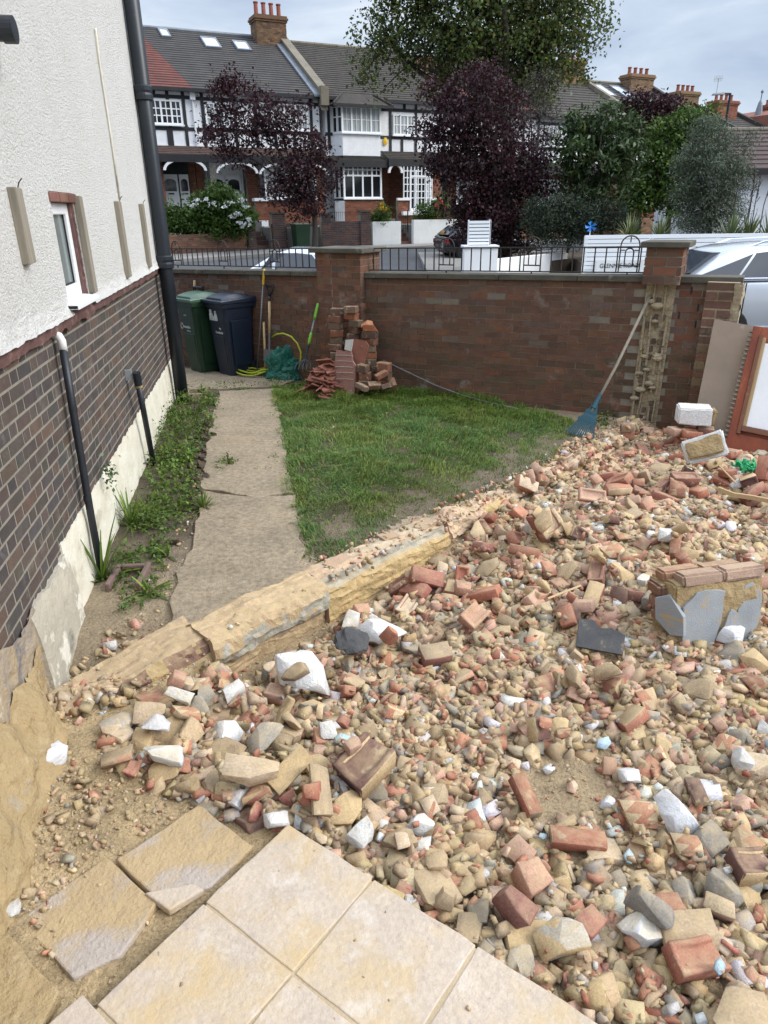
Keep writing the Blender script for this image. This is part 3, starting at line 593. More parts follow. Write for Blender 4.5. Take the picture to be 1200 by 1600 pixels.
# ------------------------------------------------------------------ boundary wall with piers, coping, railings
def build_boundary():
    t = thing('boundary_wall', 'brown brick garden boundary wall with stone coping and two piers', 'brick wall', BW0, BW_ROT)
    sh = BW_SLOPE; top = lambda s: 1.27 + sh * s
    S0, S1 = -6.5, 3.60
    pal = [(.170, .084, .052), (.152, .078, .050), (.182, .090, .055), (.158, .086, .056), (.14, .076, .051), (.166, .09, .058), (.195, .086, .05)]
    palO = [(.21, .088, .05), (.175, .078, .048), (.235, .105, .062), (.16, .08, .052)]
    LM = Matrix.Translation((-.87, 0, 0)) @ Matrix.Rotation(radians(-8.8), 4, 'Z')          # the left run bends slightly away
    palG = [(.165, .105, .08), (.18, .122, .096), (.155, .095, .072), (.15, .088, .066), (.215, .17, .14)]
    palM = [(.13, .082, .046), (.15, .085, .05), (.12, .075, .046)]
    def palf(x, z, rnd, pal):
        f = fbm(x * 1.3, z * 1.6, 4)
        if z > .6 and rnd.random() < .12 + .33 * sstep(.7, 1.25, z) + .5 * f: return palG
        if z < .6 and rnd.random() < .35 + .6 * fbm(x * .9, z, 8): return palM
        return pal
    def run(x0, x1, tp, slope, seed, M, skip=None):
        mb = MB(); mb.M = M
        mb.hexa([(x0, .006, -.4), (x1, .006, -.4), (x1, .19, -.4), (x0, .19, -.4), (x0, .006, tp + slope * x0), (x1, .006, tp + slope * x1), (x1, .19, tp + slope * x1), (x0, .19, tp + slope * x0)], (1, 1, 1), 1)
        bricks(mb, x0, x1, tp - 1.452, tp, 0, pal, L=.198, Hc=.066, jt=.008, shear=slope, seed=seed, skip=skip, palf=palf, vr=.12)
        mb.build('brickwork', ['brick', 'brick_mortar'], t)
    run(-.25, S1 - .04, 1.27, sh, 21, Matrix.Identity(4), lambda x, z: 2.80 < x < 3.08 and z < 1.2)
    run(-6, .10, 1.265, .024, 22, LM)
    def coping(a, b, tp, slope, M, name='coping', z1=.055):
        mb = MB(); mb.M = M; x = a
        while x < b - .05:
            w = min(.8, b - x); y0, y1 = -.035 + rj(-.004, .004), .23
            if b - x - w < .25: w = b - x
            za, zb = tp + slope * x, tp + slope * (x + w)
            mb.hexa([(x + .003, y0, za), (x + w - .003, y0, zb), (x + w - .003, y1, zb), (x + .003, y1, za), (x + .003, y0, za + z1), (x + w - .003, y0, zb + z1), (x + w - .003, y1, zb + z1), (x + .003, y1, za + z1)])
            x += w
        mb.build(name, 'coping_stone', t, bevel=.006)
    random.seed(31)
    coping(-6, .10, 1.265, .024, LM); I4 = Matrix.Identity(4); coping(-.24, 2.79, 1.27, sh, I4); coping(3.09, 3.62, 1.27, sh, I4)
    # middle pier
    mb = MB(); x0, x1, y0, y1, zt = -.80, -.22, -.12, .34, 1.53
    mb.box(x0 + .006, x1 - .006, y0 + .006, y1, -.3, zt, (1, 1, 1), 1)
    bricks(mb, x0, x0 + .200, -.15, zt, y0, palO, seed=41, L=.20, Hc=.066, jt=.009)
    bricks(mb, x0 + .202, x1, -.15, zt, y0, palO[1:3] + pal[:3] + [(.14, .09, .07)], seed=42, L=.20, Hc=.066, jt=.009)
    for (ox, rot, o0) in ((x1, pi / 2, 0), (x0, -pi / 2, 1)):
        M0 = Matrix.Translation((ox, y0 if rot > 0 else y1, 0)) @ Matrix.Rotation(rot, 4, 'Z'); mb.M = M0
        bricks(mb, 0, y1 - y0, -.15, zt, 0, pal + palO[:1], seed=43 + o0, L=.20, Hc=.066, jt=.009)
    mb.M = Matrix.Identity(4)
    p = mb.build('pier', ['brick', 'brick_mortar'], t)
    c = MB(); c.box(x0 - .06, x1 + .06, y0 - .06, y1 + .06, zt, zt + .052); c.build('cap', 'coping_stone', p, bevel=.008)
    # right pier: only its head is left, hanging over the scar
    mb = MB(); x0, x1, y0, y1, zb, zt = 2.78, 3.10, -.125, .30, 1.30, 1.625
    mb.box(x0 + .008, x1 - .008, y0 + .008, y1, zb + .004, zt, (1, 1, 1), 1)
    palR = [(.17, .075, .045), (.20, .085, .05), (.14, .085, .06), (.16, .10, .07)]
    bricks(mb, x0, x1, zb, zt, y0, palR, seed=51, L=.20, Hc=.078, jt=.012)
    mb.M = Matrix.Translation((x1, y0, 0)) @ Matrix.Rotation(pi / 2, 4, 'Z'); bricks(mb, 0, y1 - y0, zb, zt, 0, palR, seed=52, L=.20, Hc=.078, jt=.012)
    mb.M = Matrix.Translation((x0, y1, 0)) @ Matrix.Rotation(-pi / 2, 4, 'Z'); bricks(mb, 0, y1 - y0, zb, zt, 0, palR, seed=53, L=.20, Hc=.078, jt=.012)
    mb.M = Matrix.Identity(4)
    p = mb.build('pier_head', ['brick', 'brick_mortar'], t)
    c = MB(); c.box(x0 - .045, x1 + .05, y0 - .05, y1 + .05, zt, zt + .05); c.build('cap', 'coping_stone', p, bevel=.008)
    # scar where the pier's bricks were pulled away: ragged mortar strips and stubs
    mb = MB(); random.seed(61)
    gridpatch(mb, 2.81, 3.07, -.3, 1.27, 14, 80, lambda x, z: (x, .0 - .028 * max(0, fbm(x * 9, z * 7, 2) + .15) - .004, z + sh * 2.9))
    for xs in (2.84, 2.895, 2.985, 3.035):
        z = -.05
        while z < 1.05:
            h = rj(.10, .32); w = rj(.012, .022); d = rj(.02, .045)
            if rj(0, 1) < .8: mb.cbox((xs + rj(-.008, .008), -d / 2 - .004, z + h / 2 + .046), (w, d, h), Euler((rj(-.03, .03), rj(-.03, .03), rj(-.2, .2))).to_matrix())
            z += h + rj(.0, .05)
    mb.build('scar', 'mortar_pale', t)
    mb = MB()
    for i in range(16):
        z = -.02 + i * .075
        for xs in (2.93, 2.865, 3.01):
            if rj(0, 1) < .55: mb.cbox((xs + rj(-.015, .015), -.012, z + .05), (rj(.03, .05), .03, .05), Euler((0, rj(-.1, .1), rj(-.2, .2))).to_matrix(), vary((.13, .10, .075), .3))
    mb.build('broken_brick_end', 'brick', t, bevel=.004)
    for i, (x, z, s) in enumerate(((2.93, 1.06, .055), (2.86, 1.10, .04), (2.995, .60, .04), (2.875, .585, .034), (3.0, .575, .045), (2.99, .29, .034), (2.88, .26, .05), (2.95, .33, .04), (2.84, .17, .04), (2.93, .92, .03), (2.91, .46, .03), (2.86, .42, .03))):
        bm = bmesh.new(); bmesh.ops.create_icosphere(bm, subdivisions=2, radius=1)
        for v in bm.verts: v.co = Vector((v.co.x * s * rj(1.1, 1.2), v.co.y * s * .8, v.co.z * s * .62)) * (1 + .22 * mnoise.noise(v.co * 1.7 + Vector((i * 3, 0, 0)))) + Vector((x, -.03, z + .046))
        me = bpy.data.meshes.new('mortar_dab'); bm.to_mesh(me); bm.free(); me.materials.append(MATS['mortar_pale']); link('mortar_dab', me, t)
    # broken end pier with sandy joints
    mb = MB(); x0, x1, y0, y1, zt = 3.33, 3.63, -.125, .26, 1.295
    mb.box(x0 + .01, x1 - .03, y0 + .008, y1, -.4, zt + .046, (1.9, 1.6, 1.05), 1)
    def sk(x, z): return False
    palB = [(.17, .095, .065), (.21, .13, .085), (.15, .085, .06), (.24, .17, .10), (.19, .10, .07)]
    bricks(mb, x0, x1 - .06, -.3, zt + .05, y0, palB, seed=71, L=.24, Hc=.078, jt=.016, rough=.007)
    mb.M = Matrix.Translation((x1 - .02, y0, 0)) @ Matrix.Rotation(pi / 2, 4, 'Z'); bricks(mb, 0, y1 - y0, -.3, zt + .05, 0, palB, seed=72, L=.20, Hc=.078, jt=.018, rough=.014)
    mb.M = Matrix.Identity(4)
    mb.build('broken_pier', ['brick', 'mortar_pale'], t)
    mb = MB(); gridpatch(mb, -.3, 1.33, 0, 1, 90, 4, lambda z, k: (3.565 + .065 * k + .012 * fbm(z * 14, k * 3), -.126 - .008 * sin(pi * k) + .012 * fbm(z * 11, k * 5, 2), z)); gridpatch(mb, -.3, 1.33, 0, 1, 90, 6, lambda z, k: (3.632 + .018 * fbm(z * 12, k * 6, 7), -.126 + .38 * k, z)); mb.build('mortar_edge', 'mortar_pale', t, smooth=True)
    # stepped crack
    mb = MB()
    for (x, z) in ((3.205, 1.205), (3.283, 1.055), (3.285, .905), (3.13, .98)): mb.cbox((x, -.0035, z + .05), (.013, .004, .06))
    mb.build('crack', 'rubber', t)
build_boundary()

def build_railing(s0, s1, hoops, label, org, rot, rt, rb, slope):
    t = thing('railing', label, 'railing', org + Matrix.Rotation(rot, 3, 'Z') @ Vector((s0, 0, 0)), rot, 'iron railings along the top of the boundary wall')
    zt = lambda x: rt + slope * (s0 + x); zb = lambda x: rb + slope * (s0 + x); L = s1 - s0; Y = .10
    for nm, f, h in (('top_rail', zt, .006), ('bottom_rail', zb, .006)):
        m = MB(); m.hexa([(0, Y - .008, f(0) - h), (L, Y - .008, f(L) - h), (L, Y + .008, f(L) - h), (0, Y + .008, f(0) - h), (0, Y - .008, f(0) + h), (L, Y - .008, f(L) + h), (L, Y + .008, f(L) + h), (0, Y + .008, f(0) + h)]); m.build(nm, 'iron', t)
    hs_ = [h - s0 for h in hoops]; bar0 = None; x = .05
    while x < L:
        if not any(abs(x - h) < .075 for h in hs_):
            m = MB(); m.cbox((x, Y, (zt(x) + zb(x)) / 2), (.011, .011, zt(x) - zb(x) - .012)); m.build('bar', 'iron', t)
        x += .1065
    for h in hs_:
        m = MB()
        for R, top in ((.086, 0), (.038, -.062)):
            b = zb(h) if R > .05 else zb(h) + .062
            zs = zt(h) + .012 + top; pts = [(h - R, Y, b)] + [(h - R * cos(a), Y, zs + R * sin(a)) for a in np.linspace(0, pi, 13)] + [(h + R, Y, b)]
            m.tube(pts, .0065, 6)
        m.cbox((h, Y, zb(h) + .06), (.17, .012, .012)); m.cbox((h, Y, zt(h) + .065), (.010, .010, .05)); m.cbox((h - .062, Y, zt(h) - .03), (.04, .01, .01)); m.cbox((h + .062, Y, zt(h) - .03), (.04, .01, .01)); m.cbox((h, Y, zb(h) - .015), (.012, .012, .04))
        m.build('hoop', 'iron', t)
LW0 = BW0 + Matrix.Rotation(BW_ROT, 3, 'Z') @ Vector((-.87, 0, 0))
build_railing(-5.9, .02, (-4.57, -3.62, -2.67, -1.72, -.77), 'black iron railing with arched hoops left of the middle pier', LW0, BW_ROT + radians(-8.8), 1.562, 1.35, .019)
build_railing(-.22, 2.77, (.72, 1.66, 2.60), 'black iron railing with arched hoops between the two piers', BW0, BW_ROT, 1.575, 1.345, BW_SLOPE)

# ------------------------------------------------------------------ terrace across the road (local x along the fronts, y backwards, z up)
def px_plane(u, v, p, n):
    d = ray(u, v); return EYEP + d * ((p - EYEP).dot(n) / d.dot(n))
EAVE_Y, RIDGE_Y = -.35, 6.0
def win(par, x0, x1, z0, z1, y, cols=3, rows=0, pane='glass_pane', fr=.07, m='upvc', small=.022, name='window', transom=None, sill=True):
    mb = MB(); mb.box(x0, x0 + fr, y - .05, y + .03, z0, z1); mb.box(x1 - fr, x1, y - .05, y + .03, z0, z1)
    mb.box(x0 + fr, x1 - fr, y - .05, y + .03, z0, z0 + fr); mb.box(x0 + fr, x1 - fr, y - .05, y + .03, z1 - fr, z1)
    cw = (x1 - x0) / cols
    for i in range(1, cols): mb.box(x0 + i * cw - fr * .6, x0 + i * cw + fr * .6, y - .045, y + .02, z0 + fr, z1 - fr)
    if transom: mb.box(x0 + fr, x1 - fr, y - .048, y + .02, transom - .04, transom + .04)
    if rows:
        for i in range(cols):
            xc = x0 + (i + .5) * cw; mb.box(xc - small, xc + small, y - .03, y + .012, (transom + .04 if transom else z0 + fr), z1 - fr)
        zb = transom + .04 if transom else z0 + fr
        for r in range(1, rows): zz = zb + (z1 - fr - zb) * r / rows; mb.box(x0 + fr, x1 - fr, y - .028, y + .012, zz - small, zz + small)
    if sill: mb.box(x0 - .06, x1 + .06, y - .12, y - .05, z0 - .06, z0)
    w = mb.build(name, m, par)
    g = MB(); g.box(x0 + .02, x1 - .02, y, y + .01, z0 + .02, z1 - .02); g.build('pane', pane, w)
    return w
def roof(par, name, m, x0, x1, ze, zr, n=22, xl=None, xr=None, y0=EAVE_Y, y1=RIDGE_Y, back=True):
    mb = MB(); xl = xl or (lambda t: x0); xr = xr or (lambda t: x1)
    for k in range(n):
        a, b = k / n, (k + 1) / n
        ya, yb = y0 + (y1 - y0) * a, y0 + (y1 - y0) * b; za, zb = ze + (zr - ze) * a, ze + (zr - ze) * b
        A, B, C_, D = xl(a), xr(a), xr(b), xl(b)
        if B - A < .05: continue
        u = .045
        mb.hexa([(A, ya, za), (B, ya, za), (C_, yb + .03, zb), (D, yb + .03, zb), (A, ya, za + u), (B, ya, za + u), (C_, yb + .03, zb + .012), (D, yb + .03, zb + .012)])
    if back: mb.add([(x0, y1, zr), (x1, y1, zr), (x1, 2 * y1 - y0, ze), (x0, 2 * y1 - y0, ze)], [(0, 1, 2, 3)])
    o = mb.build(name, m, par)
    if back:
        r = MB(); x = x0
        while x < x1 - .05: r.tube([(x + .01, y1, zr + .03), (min(x + .45, x1), y1, zr + .03)], .10, 8); x += .46
        r.build('ridge', 'stone_cap' if m != 'roof_red' else 'roof_red', o)
    return o
def chimney(par, x0, x1, zb, zt, y, pots=4, d=.9, pal=((.19, .115, .06), (.15, .09, .05), (.22, .14, .075)), poth=.5, aerial=False):
    mb = MB(); mb.box(x0 + .01, x1 - .01, y - d / 2 + .01, y + d / 2 - .01, zb - 1.2, zt, (1, 1, 1), 1)
    bricks(mb, x0, x1, zb - .6, zt - .3, y - d / 2, pal, seed=int(x0 * 10), L=.24, Hc=.085)
    mb.M = Matrix.Translation((x0, y + d / 2, 0)) @ Matrix.Rotation(-pi / 2, 4, 'Z'); bricks(mb, 0, d, zb - .6, zt - .3, 0, pal, seed=5, L=.24, Hc=.085)
    mb.M = Matrix.Identity(4)
    for k, (a, b, o_) in enumerate(((-.30, -.2, .05), (-.2, -.10, .10), (-.10, 0, .05))): mb.box(x0 - o_, x1 + o_, y - d / 2 - o_, y + d / 2 + o_, zt + a, zt + b, vary(pal[0], .1))
    c = mb.build('chimney', ['far_brick', 'brick_mortar'], par)
    for i in range(pots):
        p = MB(); p.lathe([(.14, 0), (.15, .04), (.12, .1), (.11, poth - .08), (.14, poth - .05), (.14, poth), (.09, poth), (.09, poth - .1)], 10, (x0 + (x1 - x0) * (i + .5) / pots, y, zt)); p.build('chimney_pot', 'pot', c)
    if aerial:
        a = MB(); a.tube([(x0 + .2, y, zt), (x0 + .2, y, zt + 1.5)], .02, 5)
        for i in range(6): a.tube([(x0 - .2 + i * .15, y, zt + 1.2 + .02 * i), (x0 - .2 + i * .15, y + .01, zt + 1.6 + .02 * i)], .012, 4)
        a.tube([(x0 - .3, y, zt + 1.38), (x0 + .7, y, zt + 1.5)], .015, 4); a.build('aerial', 'grey_plastic', c)
    return c
def arch(par, x0, x1, zs, rise, y, name='porch_arch'):
    mb = MB(); n = 16; cx, rx = (x0 + x1) / 2, (x1 - x0) / 2
    ang = [pi - pi * i / n for i in range(n + 1)]
    for a, b in zip(ang[:-1], ang[1:]):
        P = [(cx + rx * cos(a), zs + rise * sin(a)), (cx + rx * cos(b), zs + rise * sin(b)), (cx + (rx + .12) * cos(b), zs + (rise + .12) * sin(b)), (cx + (rx + .12) * cos(a), zs + (rise + .12) * sin(a))]
        mb.prism(P[::-1], 'y', y - .06, y + .06)
    return mb.build(name, 'white_paint', par)
def posts(par, xs, hz, y, zlo, zhi):
    for x in xs:
        a, b = (zlo, zhi) if not isinstance(x, tuple) else (x[1], x[2]); x_ = x if not isinstance(x, tuple) else x[0]
        m = MB(); m.box(x_ - .075, x_ + .075, y - .035, y + .01, a, b); m.build('timber_post', 'timber', par)
    for (x0, x1, z) in hz:
        m = MB(); m.box(x0, x1, y - .030, y + .012, z - .075, z + .075); m.build('timber_rail', 'timber', par)
RB = [(.21, .075, .04), (.18, .062, .036), (.24, .09, .05)]
def lower_brick(par, x0, x1, z0, z1, y, holes=()):
    mb = MB(); mb.box(x0, x1, y + .01, y + .3, z0, z1, (1, 1, 1), 1)
    def sk(x, z): return any(a < x < b and c < z < d for a, b, c, d in holes)
    bricks(mb, x0, x1, z0, z1, y, RB, seed=int(abs(x0) * 7) + 1, L=.24, Hc=.09, jt=.012, skip=sk)
    return mb.build('brick_wall', ['far_brick', 'brick_mortar'], par)
def door(par, x0, x1, z0, z1, y, m='white_paint', glass=True):
    d = MB(); d.box(x0, x1, y - .04, y + .02, z0, z1)
    for (a, b, c, e) in ((.12, .46, .12, .42), (.54, .88, .12, .42)): d.box(x0 + (x1 - x0) * a, x0 + (x1 - x0) * b, y - .05, y - .04, z0 + (z1 - z0) * c, z0 + (z1 - z0) * e)
    o = d.build('door', m, par)
    if glass:
        g = MB(); n = 10; cx, rx = (x0 + x1) / 2, (x1 - x0) * .38; zb, zt = z0 + (z1 - z0) * .58, z0 + (z1 - z0) * .80
        g.prism(([(cx - rx, zb), (cx + rx, zb)] + [(cx + rx * cos(pi * i / n), zt + .16 * sin(pi * i / n)) for i in range(n + 1)]), 'y', y - .05, y - .041); g.build('door_glass', 'dark_pane', o)
    l = MB(); l.box((x0 + x1) / 2 - .14, (x0 + x1) / 2 + .14, y - .052, y - .04, z0 + (z1 - z0) * .50, z0 + (z1 - z0) * .535); l.build('letterbox', 'rubber', o)
    return o
def skylight(par, x0, x1, t0, t1, ze, zr, m='curtain_pane'):
    P = lambda x, t, h: (x, EAVE_Y + (RIDGE_Y - EAVE_Y) * t - h * .48, ze + (zr - ze) * t + h * .88)
    mb = MB(); w = .07
    for (a, b, c, d) in ((x0, x1, t0, t0 + .02), (x0, x1, t1 - .02, t1), (x0, x0 + w, t0 + .02, t1 - .02), (x1 - w, x1, t0 + .02, t1 - .02)):
        mb.hexa([P(a, c, 0), P(b, c, 0), P(b, d, 0), P(a, d, 0), P(a, c, .12), P(b, c, .12), P(b, d, .12), P(a, d, .12)])
    s = mb.build('skylight', 'lead', par)
    g = MB(); g.hexa([P(x0, t0, .02), P(x1, t0, .02), P(x1, t1, .02), P(x0, t1, .02), P(x0 + .03, t0 + .01, .10), P(x1 - .03, t0 + .01, .10), P(x1 - .03, t1 - .01, .10), P(x0 + .03, t1 - .01, .10)]); g.build('pane', 'skylight_pane', s)
mat('skylight_pane', (.62, .68, .74), None, 1, .08, 0, spec=.9)
def house_body(par, x0, x1, ze, upper_y=0, floor=1.9, mid=4.5, holes=(), roofm='far_roughcast'):
    mb = MB(); mb.box(x0, x1, upper_y, 11.5, mid, ze - .02); mb.build('upper_wall', roofm, par)
    mb = MB(); mb.box(x0, x1, EAVE_Y - .06, EAVE_Y + .02, ze - .13, ze + .015); mb.box(x0, x1, EAVE_Y + .02, 0, ze - .10, ze - .05); mb.build('gutter', 'timber', par)
    mb = MB(); mb.box(x0, x1, 1.2, 11.5, floor - 1.2, mid); mb.build('inner_wall', 'far_brick', par)
def canopy(par, x0, x1, zt, zb, m='canopy_tile', out=1.0):
    mb = MB(); n = 5
    for k in range(n):
        a, b = k / n, (k + 1) / n; ya, yb = -out * (1 - a), -out * (1 - b); za, zb_ = zb + (zt - zb) * a, zb + (zt - zb) * b
        mb.hexa([(x0, ya, za), (x1, ya, za), (x1, yb + .02, zb_), (x0, yb + .02, zb_), (x0, ya, za + .05), (x1, ya, za + .05), (x1, yb + .02, zb_ + .015), (x0, yb + .02, zb_ + .015)])
    mb.box(x0, x1, -out - .05, -out + .05, zb - .32, zb - .002, mi=1); mb.box(x0, x1, -out + .05, 0, zb - .06, zb - .01, mi=1)
    return mb.build('canopy', [m, 'timber'], par)

def terrace():
    GR = 'houses of the terrace across the road'
    # --- left house with the red hip, second house with the dark tiled roof and three skylights
    h0 = thing('terraced_house', 'mock timbered house with red tiled roof end behind the drainpipe', 'house', FP, F_ROT, GR)
    h1 = thing('terraced_house', 'mock timbered house with dark tiled roof and skylights behind the small purple tree', 'house', FP, F_ROT, GR)
    ze, zr = 7.32, 10.85
    bnd = lambda t: 2.62 - 1.35 * t
    roof(h0, 'roof', 'roof_red', -12, 2.6, ze, zr, 26, xr=lambda t: min(2.62, bnd(t)), back=False)
    roof(h1, 'roof', 'roof_grey', 2.62, 9.0, ze, zr, 26, xl=lambda t: bnd(t) + .01)
    m = MB(); m.add([(-12, RIDGE_Y, zr), (2.62, RIDGE_Y, zr), (2.62, 12.2, ze), (-12, 12.2, ze)], [(0, 1, 2, 3)]); m.build('back_roof', 'roof_red', h0)
    m = MB(); m.tube([(-1, RIDGE_Y - .05, zr + .02), (9, RIDGE_Y - .05, zr + .02)], .09, 8); m.build('ridge_flashing', 'lead', h1)
    house_body(h0, -12, 2.6, ze); house_body(h1, 2.602, 9.0, ze)
    # pixel-read skylights, placed on the real roof plane
    pn = Vector((0, -(zr - ze), RIDGE_Y - EAVE_Y)).normalized(); Rz = Matrix.Rotation(F_ROT, 3, 'Z'); PN = Rz @ pn; PP = FP + Rz @ Vector((0, EAVE_Y, ze)); PP.z = ze
    def on_roof(u, v):
        q = Rz.transposed() @ (px_plane(u, v, PP, PN) - Vector((FP.x, FP.y, 0))); return q.x, (q.y - EAVE_Y) / (RIDGE_Y - EAVE_Y)
    for (ua, va, ub, vb) in ((246, 47, 268, 61), (312, 60, 347, 78), (362, 66, 394, 82)):
        xa, ta = on_roof(ua, va); xb, tb = on_roof(ub, vb); skylight(h1, min(xa, xb), max(xa, xb), tb, ta, ze, zr)
    # party parapet and chimney
    m = MB(); P = lambda t, h: (EAVE_Y - .1 + (RIDGE_Y - EAVE_Y + .1) * t, ze - .1 + (zr - ze + .1) * t + h)
    a, b = P(-.01, .0), P(1, 0); m.prism([(a[0], a[1] - .5), (b[0], b[1] - .5), (b[0], b[1] + .30), (a[0], a[1] + .30)], 'x', 8.95, 9.30); m.prism([(a[0] - .05, a[1] + .302), (b[0], b[1] + .302), (b[0], b[1] + .40), (a[0] - .05, a[1] + .40)], 'x', 8.90, 9.35); m.box(8.92, 9.33, -.62, -.3, 6.9, 7.75)
    m.build('parapet', 'stone_cap', h1)
    m = MB(); m.prism([(P(0, .06)[0], P(0, .06)[1]), (P(1, .06)[0], P(1, .06)[1]), (P(1, .16)[0], P(1, .16)[1]), (P(0, .16)[0], P(0, .16)[1])], 'x', 8.62, 8.94); m.build('flashing', 'lead', h1)
    chimney(h1, 7.55, 9.25, 10.6, 11.75, 5.6, 4, 1.1, ((.15, .085, .045), (.11, .065, .04), (.18, .105, .055)), .65)
    # timbering
    posts(h0, [-.6, 1.45, 2.17], [(-4, 2.6, 7.0), (-4, 2.6, 5.68)], 0, 4.9, 7.3); posts(h0, [(.55, 4.95, 5.6), (.85, 6.95, 7.3), (1.32, 4.95, 5.6)], [], 0, 0, 0)
    posts(h1, [3.05, 4.6, 5.65, 8.55], [(2.6, 9.0, 6.98), (2.6, 9.0, 5.68)], 0, 4.9, 7.3); posts(h1, [(3.9, 4.95, 5.6), (6.6, 4.95, 5.6), (7.6, 4.95, 5.6)], [], 0, 0, 0)
    m = MB(); m.tube([(2.6, -.07, 6.9), (2.6, -.07, 4.95)], .05, 8); m.box(2.48, 2.72, -.2, -.02, 6.9, 7.22); m.build('rain_pipe', 'white_paint', h0)
    win(h0, .62, 2.04, 5.84, 6.86, -.03, 3, 3, 'dark_pane'); win(h0, -2.6, -1.0, 5.84, 6.86, -.03, 3, 3)
    win(h1, 3.15, 4.5, 5.84, 6.84, -.03, 3, 3, 'curtain_pane'); win(h1, 5.85, 8.35, 5.8, 6.94, -.03, 4, 3, 'curtain_pane')
    # canopy with arched porches
    canopy(h0, -6, 2.6, 4.95, 4.52); canopy(h1, 2.605, 9.0, 4.95, 4.52)
    m = MB(); m.box(-6, 9, -.02, .005, 4.93, 5.02); m.build('canopy_flashing', 'white_paint', h0)
    lower_brick(h0, -12, .8, 1.0, 4.45, -.3)
    arch(h0, .82, 2.62, 3.85, .42, -.98); arch(h1, 3.30, 5.15, 3.75, .42, -.98); arch(h1, 5.42, 8.9, 3.72, .5, -.98)
    lower_brick(h0, 2.18, 2.58, 1.2, 4.5, .9); lower_brick(h1, 2.62, 3.0, 1.2, 4.5, .9); lower_brick(h1, 5.0, 5.62, 1.2, 4.5, .25); lower_brick(h1, 5.62, 9.0, 1.2, 2.55, -.35); lower_brick(h1, 8.6, 9.0, 2.55, 4.5, -.3)
    door(h0, .86, 1.62, 1.95, 3.75, .7); door(h0, 1.70, 2.15, 1.95, 3.75, .7)
    m = MB(); m.box(.76, 2.2, .72, .9, 1.9, 4.3); m.build('door_frame', 'timber', h0)
    door(h1, 3.25, 3.95, 1.95, 3.75, .7); door(h1, 4.05, 4.8, 1.95, 3.75, .7)
    m = MB(); m.box(3.1, 4.95, .72, .9, 1.9, 4.3); m.build('door_frame', 'white_paint', h1)
    win(h1, 5.72, 8.5, 2.62, 4.2, -.42, 3, 2, 'curtain_pane', transom=3.72)
    lower_brick(h1, 5.02, 5.68, 1.2, 2.5, -1.0); m = MB(); m.box(4.95, 5.75, -1.08, -.6, 2.5, 2.64); m.box(5.05, 5.6, -1.02, -.62, 1.15, 1.6); m.build('porch_sill', 'white_paint', h1)
    for x in (5.35, 2.8): m = MB(); m.box(x - .06, x + .06, -1.03, -.91, 2.6, 4.3); m.build('porch_post', 'timber', h1)
    m = MB()
    for i in range(9):
        z = 2.55 + i * .17
        for sgn in (1, -1): m.cbox((2.98, -1.0, z), (.44, .02, .025), Euler((0, sgn * .85, 0)).to_matrix())
    for x in (2.83, 3.13): m.box(x - .015, x + .015, -1.01, -.985, 2.4, 4.2)
    m.build('trellis', 'stone_cap', h1)
    # --- house with two-storey bay and glazed porch
    h2 = thing('terraced_house', 'mock timbered house with a two storey bay and white glazed porch', 'house', FP, F_ROT, GR)
    zr2 = 10.75; roof(h2, 'roof', 'roof_brown', 9.34, 16.9, ze, zr2, 26); house_body(h2, 9.34, 16.9, ze)
    posts(h2, [9.5, 13.05, 14.6, 16.4], [(12.5, 16.9, 6.92), (9.3, 9.7, 5.68), (12.4, 16.9, 5.62)], 0, 4.95, 7.25); posts(h2, [(13.75, 4.95, 5.6), (15.2, 4.95, 5.6), (13.9, 6.92, 7.25)], [], 0, 0, 0)
    # bay: splayed plan
    def bay(z0, z1, m, nm, grow=0.0):
        mb = MB(); mb.prism([(9.72 - grow, 0.05), (10.0 - grow * .6, -.62 - grow), (12.15 + grow * .6, -.62 - grow), (12.42 + grow, .05)], 'z', z0, z1); return mb.build(nm, m, h2)
    bay(4.66, 5.66, 'far_roughcast', 'bay_panel'); bay(5.56, 6.95, 'dark_pane', 'bay_glass', -.02); bay(5.66, 5.72, 'white_paint', 'bay_sill', .05); bay(2.56, 4.3, 'dark_pane', 'bay_glass', -.02); bay(4.28, 4.66, 'timber', 'bay_beam', -.01); bay(1.2, 2.5, 'far_brick', 'bay_base', .01)
    lower_brick(h2, 10.0, 12.15, 1.2, 2.5, -.645)
    win(h2, 9.98, 12.17, 5.72, 6.92, -.62, 4, 2, 'curtain_pane', small=.014); win(h2, 9.98, 12.17, 2.62, 4.3, -.62, 4, 2, 'dark_pane', transom=3.72)
    for (xa, ya, xb, yb, z0, z1) in ((9.72, .03, 10.0, -.62, 5.72, 6.92), (12.42, .03, 12.15, -.62, 5.72, 6.92), (9.72, .03, 10.0, -.62, 2.62, 4.3), (12.42, .03, 12.15, -.62, 2.62, 4.3)):
        m = MB()
        for k in (0.0, .5, 1.0): m.cbox((xa + (xb - xa) * k, ya + (yb - ya) * k - .01, (z0 + z1) / 2), (.09, .09, z1 - z0))
        for z in (z0 + .03, z1 - .03, (z0 * .4 + z1 * .6)): m.tube([(xa, ya - .01, z), (xb, yb - .01, z)], .035, 4)
        m.build('bay_side', 'upvc', h2)
    m = MB(); zb, zt = 6.95, 7.5
    m.hexa([(9.45, -.95, zb), (12.7, -.95, zb), (12.9, .3, zb), (9.25, .3, zb), (10.2, -.25, zt), (11.95, -.25, zt), (11.95, .3, zt), (10.2, .3, zt)]); m.tube([(9.4, -.98, zb + .02), (10.2, -.25, zt + .03)], .06, 6); m.tube([(12.75, -.98, zb + .02), (11.95, -.25, zt + .03)], .06, 6); m.build('bay_roof', 'roof_brown', h2)
    m = MB(); m.box(9.4, 12.75, -1.02, -.94, zb - .1, zb + .03); m.build('bay_gutter', 'timber', h2)
    win(h2, 13.2, 14.5, 5.74, 6.72, -.03, 3, 2, 'curtain_pane')
